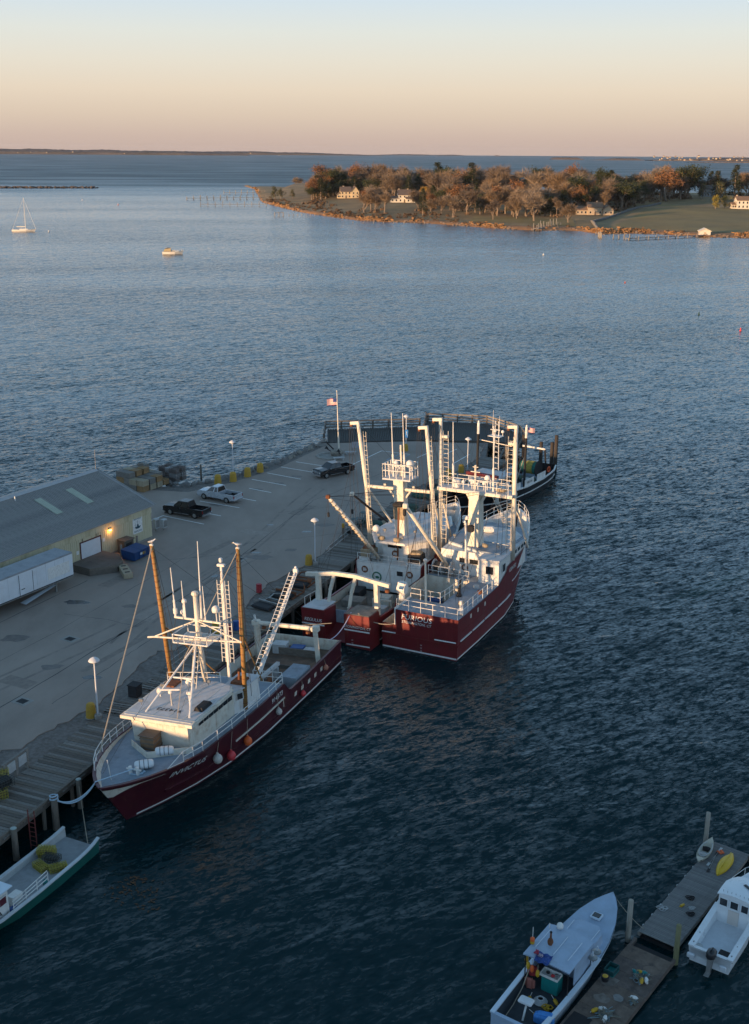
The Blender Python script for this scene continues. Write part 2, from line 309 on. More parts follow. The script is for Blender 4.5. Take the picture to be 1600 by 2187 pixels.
for i,(x,y) in enumerate(((-28.6,84.5),(-14.9,118.9),(-27.9,97))):
    d=thing('storm_drain','%s square iron storm drain set in pale concrete collar in the asphalt'%('nearest','far','middle')[i] if i!=0 else 'square iron storm drain in the asphalt near the left edge of the frame','storm drain',(x,y,2.0),R(-30))
    MB().bx(-.75,.75,-.6,.6,.0,.008).build('collar',CONC,d)
    mb=MB(); mb.bx(-.42,.42,-.34,.34,.008,.014)
    for k in range(6): mb.bx(-.40,.40,-.32+k*.11,-.27+k*.11,.014,.03)
    mb.build('grate',TAR,d)
# timber apron: every plank its own piece
apron=struct(bpy.data.objects.new('timber_apron',None)); C.objects.link(apron)
pm=[]
for k in range(12):
    L=4.25; wv=.135; mb=MB(); z0=-.07
    e0,e1=(random.random()-.5)*.12,(random.random()-.5)*.25
    mb.add([(-L+e1,-wv,z0),(e0,-wv,z0),(e0,wv,z0),(-L+e1,wv,z0),(-L+e1+.01,-wv+.012,0),(e0-.01,-wv+.012,0),(e0-.01,wv-.012,0),(-L+e1+.01,wv-.012,0)],[(3,2,1,0),(4,5,6,7),(0,1,5,4),(1,2,6,5),(2,3,7,6),(3,0,4,7)])
    pm.append(mb.mesh('plank',WOODS[(0,0,1,2,0,3,1,0,2,0,1,3)[k]]))
PLANKS=[]; st=.292
for a,b in zip(EDGE[0:6],EDGE[1:6]):
    n=int(math.dist(a,b)/st); az=math.atan2(b[1]-a[1],b[0]-a[0])
    for i in range(n):
        k=(i+.5)/n; x,y=a[0]+(b[0]-a[0])*k,a[1]+(b[1]-a[1])*k
        if y<53: continue
        PLANKS.append(inst('plank',random.choice(pm),apron,(x,y,2.03+random.uniform(-.012,.012)),(random.uniform(-.006,.006),random.uniform(-.003,.003),az-PI/2+random.uniform(-.006,.006))))
# stringers and cap timbers under the apron edge
for a,b in zip(EDGE[:-1],EDGE[1:]):
    t=(Vector(b)-Vector(a)).normalized(); n=Vector((-t.y,t.x))
    for d,z,hh,wd in ((.22,1.80,.30,.3),(2.1,1.78,.3,.3)):
        MB().bar((a[0]+n.x*d,a[1]+n.y*d,z),(b[0]+n.x*d,b[1]+n.y*d,z),wd,hh).build('stringer',WOODS[3],apron)
    MB().bar((a[0]+n.x*.14,a[1]+n.y*.14,2.14),(b[0]+n.x*.14,b[1]+n.y*.14,2.14),.2,.18).build('curb_timber',WOODS[1],apron)
# far part of the apron beyond the third berth is a plain deck
a,b=EDGE[5],EDGE[6]
t=(Vector(b)-Vector(a)); n=int(t.length/st); az=math.atan2(t.y,t.x)
for i in range(n):
    k=(i+.5)/n; inst('plank',random.choice(pm),apron,(a[0]+t.x*k,a[1]+t.y*k,2.03+random.uniform(-.012,.012)),(0,0,az-PI/2))
def pile(name,label,x,y,top,r=.2,lean=(0,0),m=PILE,cap=None,group=None,bot=-3.):
    o=thing(name,label,'piling',(x,y,0),random.random()*6,group); l=[]; h=top-bot
    mb=MB(); pts=[(lean[0]*(z),lean[1]*z,z) for z in (bot,0,top*.5,top)]; mb.tube(pts,[r*1.08,r*1.05,r,r*.97],12); mb.build('shaft',m,o,True)
    if cap: MB().lathe([(r*.99,0),(r*.99,.03),(r*.5,.06)],(lean[0]*top,lean[1]*top,top+.002),12).build('cap',cap,o)
    return o
GREENCAP=mat('pile_cap_metal',(.30,.36,.34),.5,.2,4)
pile('piling','round wooden piling with pale cap at the apron edge beside the red ladder',-23.6,65.6,2.35,.21,cap=GREENCAP)
pile('piling','round wooden piling wrapped with pale blue mooring line at the apron edge',-21.9,69.2,2.55,.24)
pile('piling','short wooden piling with green cap between the blue mooring lines and the apron edge',-20.9,71.9,2.3,.2,cap=GREENCAP)
pile('piling','wooden piling close to the bow of the nearest red trawler',-19.55,75.0,2.5,.22)
for i,(x,y) in enumerate(((-26,59.5),(-17.2,81.2),(-14.6,88),(-12.0,94.6),(-9.2,101.3),(-5.0,111.2),(-2.4,117.2),(1.4,127),(4.2,133.6),(7.5,140.7),(12.6,149.2))):
    pile('piling','dark wooden piling half hidden along the apron edge behind the moored trawlers',x,y,2.4,.2,group='pilings along the apron behind the trawlers')
# vertical support rows under the apron
for a,b in zip(EDGE[:4],EDGE[1:5]):
    t=Vector(b)-Vector(a); u=t.normalized(); n=int(t.length/3.2)
    for i in range(n):
        x=a[0]+u.x*(i+.5)*3.2-u.y*.3; y=a[1]+u.y*(i+.5)*3.2+u.x*.3
        MB().tube([(x,y,-3),(x,y,1.7)],.15,8).build('support_post',PILE,apron)
# ---- end of the pier: dark timber deck with post and rail fence
DARKDECK=mat('dark_deck',(.08,.077,.072),.85,.3,2,bump=.5,stretch=(3,.4,1))
enddeck=struct(bpy.data.objects.new('end_deck',None)); C.objects.link(enddeck)
def deckstrip(a,b,c_,d_,n):
    for i in range(n):
        k0,k1=i/n+.004,(i+1)/n-.004
        l=lambda p,q,k:(p[0]+(q[0]-p[0])*k,p[1]+(q[1]-p[1])*k)
        MB().prism([l(a,b,k0),l(a,b,k1),l(d_,c_,k1),l(d_,c_,k0)],1.95,2.03+random.uniform(-.01,.01)).build('deck_board',DARKDECK,enddeck)
deckstrip((-7.3,171.9),(6.5,173.9),(7.4,183.1),(-7.7,180.7),40)
deckstrip((6.55,173.9),(17.3,173.2),(18.4,185.6),(8.6,187.0),30)
deckstrip((17.35,173.2),(23.5,172),(23.2,178.5),(18.5,185.5),14)
MB().prism([(-7.3,171.9),(6.5,173.9),(17.3,173.2),(23.5,172),(23.2,178.5),(18.5,185.5),(8.6,187),(7.4,183.1),(-7.7,180.7)],1.2,1.9).build('deck_frame',WOODS[3],enddeck)
for x,y in ((-7,180),(-2,181.3),(3,182),(7.5,183),(9,186.5),(13.5,186),(18,185),(22.8,178)): MB().tube([(x,y,-3),(x,y,1.6)],.2,8).build('support_post',PILE,enddeck)
def fence(label,pts,h=1.25,m=None,base=2.03,step=2.6,nr=3):
    m=m or WOODS[0]; f=thing('timber_fence',label,'fence',(pts[0][0],pts[0][1],base)); o=Vector((pts[0][0],pts[0][1]))
    for a,b in zip(pts,pts[1:]):
        A=Vector(a)-o;B=Vector(b)-o;n=max(1,round((B-A).length/step))
        for i in range(n+1):
            p=A.lerp(B,i/n); MB().cb((p.x,p.y,h/2),(.26,.26,h+.1),math.atan2(B.y-A.y,B.x-A.x),.02).build('post',WOODS[3],f)
        for k in range(nr):
            z=h*(.25+.37*k); MB().bar((A.x,A.y,z),(B.x,B.y,z),.1,.24).build('board',m,f)
    return f
fence('weathered timber fence along the seaward left half of the pier end deck',[(-7.9,172.3),(-8.0,180.6),(7.3,183.0)],nr=3)
fence('short timber fence returning beside the step in the pier end deck',[(7.75,178.),(8.5,186.8)],h=1.5)
fence('weathered timber fence along the right half of the pier end deck',[(8.8,186.9),(18.5,185.4),(23.1,178.4),(23.4,173)])
# ---- rock edge on the seaward side
ROCKS=[mat('riprap_%d'%i,c,.9,.3,2.,bump=.9,bscale=5,dirt=(.09,.08,.07),dirtamt=.6,dscale=1.) for i,c in enumerate(((.24,.23,.215),(.20,.19,.18),(.27,.245,.21),(.17,.165,.16)))]
rm=[]
for k in range(10):
    bm=bmesh.new(); bmesh.ops.create_icosphere(bm,subdivisions=2 if k<8 else 1,radius=1); rnd=random.Random(k)
    pl=[(Vector((rnd.gauss(0,1),rnd.gauss(0,1),rnd.gauss(0,1))).normalized(),.55+rnd.random()*.4) for _ in range(9)]
    for v in bm.verts:
        for nn,d in pl:
            q=v.co.dot(nn)
            if q>d: v.co-=nn*(q-d)
    me=bpy.data.meshes.new('stone'); bm.to_mesh(me); bm.free(); me.materials.append(ROCKS[k%4]); rm.append(me)
rip=thing('riprap','bank of grey boulders along the seaward edge of the pier','rocks',(-15.9,157,0))
pl=[(-7.9,172.4),(-11.3,167.2),(-15.9,158),(-21.7,151.2),(-26.4,147.6),(-30,149)]
for a,b in zip(pl,pl[1:]):
    d=Vector(b)-Vector(a); nn=Vector((d.y,-d.x)).normalized(); n=int(d.length/1.05)
    if nn.x>0: nn=-nn
    for i in range(n):
        for row in range(5):
            s=random.uniform(.45,.95)*(1.1-.1*row); p=Vector(a)+d*((i+random.random()*.8)/n)+nn*(row*.95-.9+random.uniform(-.3,.3)); z=1.95-row*.52+random.uniform(-.1,.2)
            if row==0: z=2.1; s*=.8
            inst('stone',random.choice(rm),rip,(p.x+15.9,p.y-157,z-s*.25),(random.random()*6,random.random()*6,random.random()*6),(s*1.25,s,s*.75))
# ---------------------------------------------------------------- fishing vessels
def lerp_tab(tab,y,k):
    if y<=tab[0][0]: return tab[0][k]
    for a,b in zip(tab,tab[1:]):
        if y<=b[0]:
            f=(y-a[0])/(b[0]-a[0]) if b[0]>a[0] else 1; return a[k]+(b[k]-a[k])*f
    return tab[-1][k]
class Hull:
    """local frame: x starboard, y forward, z up from the waterline. sheer=[(y,half,z)], wl=[(t,half)] over 0..1, wlb=y where the stem meets the water"""
    def __init__(s,sheer,wl,wlb,parent,flare=1.25):
        s.sh=sheer; s.wl=wl; s.wlb=wlb; s.p=parent; s.fl=flare; s.ys=sheer[0][0]; s.yb=sheer[-1][0]
        ts=set((1-(1-i/44)**1.5) for i in range(45))
        for q in sheer: ts.add((q[0]-s.ys)/(s.yb-s.ys))
        s.T=sorted(ts)
    def at(s,t,k,sgn=1):
        y=s.ys+(s.yb-s.ys)*t; sx=lerp_tab(s.sh,y,1); sz=lerp_tab(s.sh,y,2); wx=lerp_tab(s.wl,t,1); wy=s.ys+(s.wlb-s.ys)*t
        if k<0: return Vector((sgn*wx*(1+.25*k),wy+k*.4*t*t,k))
        return Vector((sgn*(wx+(sx-wx)*k**s.fl),wy+(y-wy)*k,sz*k))
    def surf(s,y,z,sgn=-1,off=.0):
        lo,hi=0.,1.
        for _ in range(26):
            t=(lo+hi)/2; sz=lerp_tab(s.sh,s.ys+(s.yb-s.ys)*t,2); k=z/sz if z>0 else 0
            if s.at(t,k)[1]<y: lo=t
            else: hi=t
        sz=lerp_tab(s.sh,s.ys+(s.yb-s.ys)*t,2); k=max(0,z/sz); p=s.at(t,k,sgn); q=s.at(min(1,t+.01),k,sgn)-s.at(max(0,t-.01),k,sgn); u=s.at(t,k+.05,sgn)-s.at(t,max(0,k-.05),sgn)
        n=q.cross(u); n.normalize()
        if n.x*sgn<0: n=-n
        return p+n*off
    def shell(s,m,name='hull'):
        K=[-1.2,-.4,0,.15,.3,.45,.6,.75,.9,1.]; mb=MB()
        for sg in (-1,1):
            rows=[[s.at(t,k,sg) for k in K] for t in s.T]
            if sg>0: rows=[r[::-1] for r in rows]
            mb.grid(rows)
        a=[s.at(0,k,-1) for k in K]; b=[s.at(0,k,1) for k in K]; mb.grid([b,a])
        o=mb.build(name,m,s.p,True); return o
    def band(s,y0,y1,z,h,m,name='rub_rail',sides=(-1,1),off=.05,n=30,parent=None):
        zf=z if callable(z) else (lambda y:z)
        for sg in sides:
            mb=MB(); rows=[]
            for i in range(n+1):
                y=y0+(y1-y0)*i/n; zz=zf(y); a=s.surf(y,zz-h/2,sg,0);b=s.surf(y,zz-h/2,sg,off);c_=s.surf(y,zz+h/2,sg,off);d=s.surf(y,zz+h/2,sg,0); rows.append([a,b,c_,d])
            mb.grid(rows,close=True); mb.f.append((0,1,2,3)); k=len(mb.v)-4; mb.f.append((k+3,k+2,k+1,k)); mb.build(name,m,parent or s.p)
    def outline(s,y0,y1,ins,z,sgn,n=24):
        o=[]
        for i in range(n+1):
            y=y0+(y1-y0)*i/n; t=(y-s.ys)/(s.yb-s.ys); sz=lerp_tab(s.sh,y,2); k=1 if z is None else min(1.,z/sz); p=s.at(t,k)
            o.append(Vector((sgn*max(0.,p.x-ins),p.y-(ins*.6 if t>.93 else 0),sz if z is None else z)))
        return o
    def deck(s,y0,y1,z,m,name='deck',ins=.1):
        a=s.outline(y0,y1,ins,z,-1);b=s.outline(y0,y1,ins,z,1); return MB().grid(list(map(list,zip(a,b)))).build(name,m,s.p)
    def bulwark(s,y0,y1,zd,m_in,m_cap,ins=.12,cap=.2,sides=(-1,1),capz=.03):
        for sg in sides:
            top=s.outline(y0,y1,ins,None,sg); bot=s.outline(y0,y1,ins,zd,sg); MB().grid([list(t) for t in zip(top,bot)]).build('bulwark_lining',m_in,s.p)
            o_=s.outline(y0,y1,-.05,None,sg); i_=s.outline(y0,y1,cap-.03,None,sg); mb=MB(); up=Vector((0,0,capz+.02)); dn=Vector((0,0,-.05))
            mb.grid([[a+dn,b+dn,b+up,a+up] for a,b in zip(o_,i_)],close=True); mb.f+=[(0,1,2,3),tuple(len(mb.v)-4+k for k in (3,2,1,0))]; mb.build('cap_rail',m_cap,s.p)
MAROON=mat('maroon_hull_paint',(.068,.009,.018),.42,.2,.8,dirt=(.045,.012,.015),dirtamt=.6,dscale=.9,spec=.5,streak=(.16,.06,.035,.6),bump=.12,bscale=2.2)
CRIMSON=mat('crimson_hull_paint',(.15,.012,.016),.42,.15,.8,dirt=(.075,.02,.014),dirtamt=.55,dscale=.9,spec=.5,streak=(.19,.075,.035,.6),bump=.12,bscale=2.2)
BLACKH=mat('black_hull_paint',(.010,.010,.012),.35,.3,1)
ANTIF=mat('antifouling',(.012,.02,.022),.7,.3,1)
DECKB=mat('blue_grey_deck',(.25,.30,.355),.75,.16,1.3,dirt=(.14,.15,.16),dirtamt=.6,dscale=.8,bump=.2)
DECKW=mat('pale_deck',(.52,.54,.56),.7,.12,1.3,dirt=(.36,.33,.30),dirtamt=.5,dscale=.8,bump=.15)
RUSTD=mat('rusty_working_deck',(.16,.105,.075),.9,.35,1.6,bump=.5,dirt=(.09,.075,.06),dirtamt=.8,dscale=1.1)
WOODD=mat('grey_deck_wood',(.20,.18,.155),.9,.3,2,bump=.5,dirt=(.1,.085,.07),dirtamt=.7)
CREAM=mat('cream_marine_paint',(.66,.62,.53),.5,.1,1.2,dirt=(.40,.24,.12),dirtamt=.55,dscale=1.3,streak=(.28,.13,.05,.6))
MASTW=mat('mast_paint',(.68,.635,.54),.55,.1,2,dirt=(.36,.20,.11),dirtamt=.65,dscale=1.5,stretch=(2,2,.5))
OCHRE=mat('ochre_outrigger_paint',(.31,.165,.05),.65,.25,2,dirt=(.15,.08,.04),dirtamt=.6,dscale=2)
RUST=mat('rust',(.17,.065,.03),.9,.35,3,bump=.5)
BLACK=mat('black_rubber',(.018,.018,.02),.75,.3,3)
GLASS=mat('dark_window_glass',(.012,.014,.018),.12,.2,1,spec=.8)
STEEL=mat('dull_steel',(.30,.30,.29),.45,.2,3,metal=.6)
WIRE=mat('wire_rope',(.05,.045,.042),.7,.2,5)
ROPE=mat('blue_rope',(.40,.52,.62),.9,.15,10)
ROPET=mat('tan_rope',(.40,.34,.26),.9,.2,10)
ORANGE=mat('orange_float',(.75,.13,.03),.5,.12,3); REDF=mat('red_float',(.62,.05,.06),.5,.15,3); WHITEF=mat('fouled_white_float',(.50,.47,.42),.6,.2,4,dirt=(.25,.2,.14),dirtamt=.7)
LETW=mat('white_lettering',(.72,.71,.68),.6,.1,6,dirt=(.3,.2,.2),dirtamt=.5,dscale=5); LETK=mat('black_lettering',(.02,.022,.03),.6,.2,6); LETG=mat('gold_lettering',(.50,.36,.16),.5,.15,6)
CRATE=mat('brown_plywood',(.23,.14,.08),.85,.25,2,bump=.4); TAN=mat('tan_tarp',(.33,.26,.17),.9,.2,3,bump=.4); BLUEB=mat('blue_plastic',(.015,.07,.24),.5,.15,3); GREYB=mat('grey_tote',(.45,.46,.46),.6,.15,3)
def poly_house(mb,lo,hi,z0,z1):
    """house with a given plan at floor and at eave: lists of xy in order"""
    n=len(lo); mb.add([(x,y,z0) for x,y in lo]+[(x,y,z1) for x,y in hi],[tuple(range(n-1,-1,-1)),tuple(range(n,2*n))]+[(i,(i+1)%n,(i+1)%n+n,i+n) for i in range(n)]); return mb
def wall_panel(parent,a,b,z0,z1,off,name='window',m=None,frame=None):
    """flat panel standing on the wall line a-b (plan), proud by off on the right-hand side"""
    a=Vector(a);b=Vector(b);t=(b-a).normalized();n=Vector((t.y,-t.x)); mb=MB(); th=.03
    vs=[]
    for d in(off,off+th):
        for p,z in((a,z0),(b,z0),(b,z1),(a,z1)): vs.append((p.x+n.x*d,p.y+n.y*d,z))
    mb.add(vs,[(3,2,1,0),(4,5,6,7),(0,1,5,4),(1,2,6,5),(2,3,7,6),(3,0,4,7)]); o=mb.build(name,m or GLASS,parent)
    if frame:
        f=MB(); w_=.05
        P=lambda p,z,d:(p.x+n.x*d,p.y+n.y*d,z)
        for p,q,za,zb in((a,b,z0-w_,z0),(a,b,z1,z1+w_)):
            f.add([P(p-t*w_,za,off),P(q+t*w_,za,off),P(q+t*w_,zb,off),P(p-t*w_,zb,off),P(p-t*w_,za,off+.05),P(q+t*w_,za,off+.05),P(q+t*w_,zb,off+.05),P(p-t*w_,zb,off+.05)],[(4,5,6,7),(0,1,5,4),(1,2,6,5),(2,3,7,6),(3,0,4,7)])
        for p,q in((a-t*w_,a),(b,b+t*w_)):
            f.add([P(p,z0,off),P(q,z0,off),P(q,z1,off),P(p,z1,off),P(p,z0,off+.05),P(q,z0,off+.05),P(q,z1,off+.05),P(p,z1,off+.05)],[(4,5,6,7),(0,1,5,4),(1,2,6,5),(2,3,7,6),(3,0,4,7)])
        f.build('frame',frame,o)
    return o
def dome(parent,c,r,m=None,stem=0,name='radome'):
    mb=MB(); mb.lathe([(r*.6,0),(r*.95,r*.12),(r,r*.6),(r*.93,r*1.05),(r*.68,r*1.45),(r*.3,r*1.66),(r*.05,r*1.7)],c,14); o=mb.build(name,m or WHITE,parent,True)
    if stem: MB().tube([(c[0],c[1],c[2]-stem),c],.045,6).build('stem',m or WHITE,o)
    return o
def whip(parent,a,b,m=None,r=.035,name='whip_antenna'):
    a=Vector(a);b=Vector(b); o=MB().tube([a,a.lerp(b,.35),a.lerp(b,.36),b],[r*1.5,r*1.5,r*.9,r*.5],6).build(name,m or WHITE,parent); return o
def radar(parent,c,wd=1.4,rz=0,h=.7):
    o=MB().lathe([(.06,-h),(.05,-.18),(.17,-.16),(.19,0),(.12,.06)],c,10).build('radar',WHITE,parent,True); MB().cb((c[0],c[1],c[2]+.12),(wd,.14,.12),rz,.03).build('scanner',WHITE,o); return o
def floodlight(parent,c,rz=0,m=None):
    o=MB().cb(c,(.34,.24,.26),rz,.04).build('floodlight',m or STEEL,parent); MB().tube([(c[0],c[1],c[2]-.35),(c[0],c[1],c[2]-.12)],.03,5).build('bracket',m or STEEL,o); return o
def tv(parent,c,r,m,rope_to=None,name='fender'):
    o=MB().ball(c,r,12,8,(1,1,1.12)).build(name,m,parent,True)
    MB().tube([(c[0],c[1],c[2]+r),(c[0],c[1],c[2]+r*1.4)],r*.25,8).build('eye',m,o)
    if rope_to: wire('lanyard',ROPET,o,[(c[0],c[1],c[2]+r*1.3),rope_to],.02)
    return o
def gull(parent_loc,label,rz=0,s=1.):
    o=thing('gull',label,'gull',parent_loc,rz); o.scale=(s,s,s)
    mb=MB(); rows=[]
    for y,r,z in((-.30,.015,.17),(-.2,.05,.17),(-.05,.09,.18),(.1,.085,.21),(.18,.055,.26),(.22,.055,.31),(.28,.05,.33),(.33,.02,.32)):
        rows.append([(r*math.cos(2*PI*k/10),y,z+r*math.sin(2*PI*k/10)) for k in range(10)])
    mb.grid(rows,close=True); mb.f+=[tuple(range(9,-1,-1)),tuple(range(70,80))]; mb.build('body',mat('gull_white',(.75,.74,.72),.7,.05),o,True)
    for sg in(-1,1):
        MB().add([(sg*.09,.1,.23),(sg*.10,-.1,.22),(sg*.04,-.36,.19),(sg*.02,-.1,.275)],[(0,1,2,3)]).build('wing',mat('gull_grey',(.30,.31,.33),.7,.1),o)
        MB().tube([(sg*.04,0,.12),(sg*.04,.02,0)],.012,5).build('leg',mat('gull_leg',(.6,.35,.2),.7,.1),o)
    MB().tube([(0,.32,.32),(0,.41,.305)],[.02,.006],5).build('beak',mat('gull_beak',(.7,.45,.08),.6,.1),o); return o
GWHITE=None
def boat(name,label,loc,az,heel,cat='trawler'):
    o=thing(name,label,cat); o.matrix_world=Matrix.Translation((loc[0],loc[1],0))@Matrix.Rotation(R(-az),4,'Z')@Matrix.Rotation(R(heel),4,'Y'); return o

# ================================================================ INVICTUS
B1=boat('fishing_trawler','maroon fishing trawler with ochre outriggers, bow towards the viewer, nearest along the pier',(-12.08,83.26),202.2,3.5)
h=Hull([(-15.32,3.75,2.2),(-12,3.85,2.16),(-8,3.92,2.15),(-4.62,3.95,2.2),(-4.4,3.95,2.25),(-3.5,3.95,3.2),(-2,3.95,3.14),(2,3.97,3.16),(5,3.95,3.24),(9,3.80,3.40),(11.,3.42,3.52),(12.5,2.92,3.6),(13.8,2.28,3.67),(14.8,1.6,3.71),(15.5,1.0,3.74),(15.9,.55,3.75),(16.15,.25,3.76),(16.25,.0,3.76)],
  [(0,3.62),(.2,3.68),(.5,3.6),(.68,3.1),(.8,2.3),(.9,1.3),(.97,.45),(1,.03)],13.9,B1,1.15)
h.shell(MAROON)
h.band(-15.2,13.2,.16,.13,LETW,'boot_stripe',off=.015,n=50)
h.band(-3.6,4.2,lambda y:1.9+(y+3.6)*-.01,.12,MASTW,'rub_rail',off=.07)
h.band(2.5,11.5,lambda y:1.05+.03*(y-2.5),.16,MAROON,'rub_rail',off=.10)
h.band(-15.2,2.,lambda y:.78,.14,MAROON,'rub_rail',off=.09)
h.deck(-3.4,15.9,3.18,DECKB,'fore_deck'); h.deck(-15.2,-3.45,1.15,RUSTD,'work_deck')
h.bulwark(10.5,16.3,3.18,CREAM,MAROON); h.bulwark(-15.3,-4.5,1.15,CREAM,MAROON)
MB().bx(-3.8,3.8,-3.5,-3.42,1.15,3.17).build('break_bulkhead',CREAM,B1)
h.bulwark(-3.4,10.5,3.1,CREAM,MAROON,ins=.08,cap=.14)
MB().bx(-3.7,3.7,-15.3,-15.22,1.15,2.2).build('transom_lining',CREAM,B1)
# pale scuff plate under the flare of the bow
for sg in(-1,1):
    mb=MB(); rows=[]
    for i in range(17):
        t=.885+.115*i/16; hh=.012+.2*min(1,(max(0,i-3)/12.))**2.6; rows.append([h.at(t,.925-hh*k/4,sg)+Vector((sg*.02*(1-i/16),.03,-.012)) for k in range(5)])
    mb.grid(rows); mb.build('bow_scuff_plate',CREAM,B1)
# name, number
def onhull(hl,y0,z0,sgn,dirn,slope=0,off=.085): return lambda x,y,z: hl.surf(y0+dirn*x,z0+y+slope*x,sgn,off+z)
text('INVICTUS',LETW,B1,(0,0,0),(0,0,0),.62,shear=.25,bend=onhull(h,10.2,2.72,-1,-1,-.10),sx=1.3)
text('914373',LETW,B1,(0,0,0),(0,0,0),.62,'number',bend=onhull(h,-2.15,2.62,-1,-1,0),sx=1.05)
# freeing ports
for y in(-5.6,-6.9,-8.2,-9.5,-10.8):
    P=[h.surf(y+dy,1.35+dz,-1,.012) for dy,dz in((-.22,-.2),(.22,-.2),(.22,.2),(-.22,.2))]; MB().add([tuple(p) for p in P],[(0,1,2,3)]).build('freeing_port',CREAM,B1)
# rail round the foredeck
pr=[tuple(h.outline(y,y,.08,None,-1,1)[0]+Vector((0,0,.04))) for y in(12.4,11,9,7,5,3,1,-1,-3.4)]
rail(B1,[pr[0],pr[1]],.02,(1,),9,.03); rail(B1,pr[1:],.78,(1,.5),1.35,.035)
wire('rail_brace',WHITE,B1,[pr[0],(pr[1][0],pr[1][1],pr[1][2]+.78)],.035)
pr=[tuple(h.outline(y,y,.08,None,1,1)[0]+Vector((0,0,.04))) for y in(14.3,13,11.5,10,8,6,4)]; rail(B1,pr,.85,(1,.5),1.3,.035)
# wheelhouse
lo=[(2.4,8.6),(-2.35,8.6),(-2.6,8.15),(-2.75,2.4),(2.6,2.4),(2.6,8.2)][::1]; 
wh=poly_house(MB(),lo,[(x*1.01,y+(.12 if y>8.3 else 0)) for x,y in lo],3.18,5.18).build('wheelhouse',CREAM,B1); fixn(wh)
rf=[(3.06,9.15),(-3.06,9.15),(-3.06,3.2),(-2.6,2.4),(-1.2,2.0),(3.06,2.9)]
o=MB().prism([(x*.93,y-.25 if y>8 else y) for x,y in rf],5.40,5.46).build('roof',DECKW,B1); MB().prism(rf,5.16,5.405).build('eave',CREAM,o)
# brow over the front windows, sloping
MB().add([(3.06,9.15,5.40),(-3.06,9.15,5.40),(-3.0,8.55,5.47),(3.0,8.55,5.47)],[(0,1,2,3)]).build('brow',CREAM,o)
for k in range(7):
    x0=-2.15+k*.62; wall_panel(wh,(x0+.5,8.72),(x0,8.72),4.93,5.12,.03,'window',GLASS)
for k in range(7):
    y0=7.6-k*.68; wall_panel(wh,(-2.63-.02*k,y0),(-2.65-.02*k,y0-.56),4.62,5.08,.06,'window',GLASS)
text('914373',LETK,o,(-.15,7.45,5.482),(0,0,0),.62,'number',sx=1.15)
for x in(1.9,.6,-.7,-2.): MB().bx(x-.02,x+.02,3.2,8.6,5.462,5.475).build('roof_seam',CREAM,o)
MB().bx(-2.75,-2.0,5.6,7.1,5.47,5.72,(.08,.12)).build('roof_hatch',BLACK,o); MB().bx(1.6,2.7,2.9,4.0,5.47,5.6).build('brown_hatch',RUST,o)
# box and life rafts in front of the house
bxw=thing('wooden_deck_box','brown wooden box lashed against the wheelhouse front of the nearest trawler','box'); bxw.matrix_world=B1.matrix_world@Matrix.Translation((.55,9.15,3.18))
MB().cb((0,0,.55),(1.15,1.15,1.1),0,.03).build('box_body',CRATE,bxw)
for z in(.2,.55,.9): MB().bx(-.6,.6,-.6,.6,z-.04,z+.04).build('batten',WOODS[1],bxw)
MB().bx(-.66,.66,-.66,.66,1.105,1.17).build('lid',WOODS[3],bxw)
RAFT=mat('life_raft_canister',(.74,.75,.76),.35,.06,2)
for i,(x,y,rz,lb) in enumerate(((-1.05,9.9,.5,'white life raft canister beside the wooden box on the nearest trawler'),(-.75,12.1,.6,'white life raft canister lying on the foredeck behind the mooring bitt'))):
    lr=thing('life_raft',lb,'life raft'); lr.matrix_world=B1.matrix_world@Matrix.Translation((x,y,3.19))@Matrix.Rotation(rz,4,'Z')
    mb=MB(); rows=[]
    for q,r in((-.68,.05),(-.66,.2),(-.58,.28),(-.3,.32),(.3,.32),(.58,.28),(.66,.2),(.68,.05)): rows.append([(q,r*1.15*math.cos(2*PI*k/12),.33+r*math.sin(2*PI*k/12)) for k in range(12)])
    mb.grid(rows,close=True).build('canister',RAFT,lr,True); 
    for q in(-.3,0,.3): MB().tube([(q,.385*math.cos(2*PI*k/12),.33+.335*math.sin(2*PI*k/12)) for k in range(13)],.018,4,False).build('strap',LETK,lr)
# breakwater V on the foredeck
for a,b in(((-2.9,9.0),(-.1,10.75)),((-.1,10.75),(2.1,9.4))): MB().bar(a+(3.42,),b+(3.42,),.06,.5).build('breakwater_plate',CREAM,B1)
bt=MB(); bt.tube([(-.8,13,3.18),(-.8,13,3.75)],.13,8); bt.tube([(-.2,13,3.18),(-.2,13,3.75)],.13,8); bt.tube([(-1.1,13,3.55),(.1,13,3.55)],.07,6); bt.build('mooring_bitt',WHITE,B1)
rp_=[(-.5+.55*math.cos(a*.9)*(1+.2*math.sin(a*2.3)),12.7+.45*math.sin(a*.9),3.23+.03*math.sin(a*3)) for a in range(26)]
MB().tube(rp_,.05,5).build('rope_coil',ROPE,B1)
MB().tube([(.6,14.2,3.2),(.5,14.5,4.9)],.035,6).build('jackstaff',WHITE,B1); wire('bow_line',ROPE,B1,[(-.5,13.0,3.6),(.75,15.75,3.85)],.045)
# funnel house abaft the wheelhouse, port side
fh=poly_house(MB(),[(-1.6,2.6),(-2.75,2.6),(-3.3,1.6),(-3.3,-.6),(-1.6,-.6)],[(-1.6,2.6),(-2.75,2.6),(-3.2,1.6),(-3.2,-.6),(-1.6,-.6)],3.17,5.05).build('stack_house',WHITE,B1); fixn(fh)
MB().prism([(-1.5,2.7),(-2.85,2.7),(-3.35,1.65),(-3.35,-.7),(-1.5,-.7)],5.05,5.13).build('roof',DECKW,fh); wall_panel(fh,(-2.9,2.35),(-3.15,1.9),4.3,4.8,.03,'window',GLASS,WHITE)
MB().bx(-2.9,-1.9,.2,1.5,5.13,5.32,(.05,.05)).build('exhaust_hatch',RUST,fh); MB().tube([(-2.4,.9,5.3),(-2.4,.8,6.2)],.11,8).build('exhaust_pipe',RUST,fh)
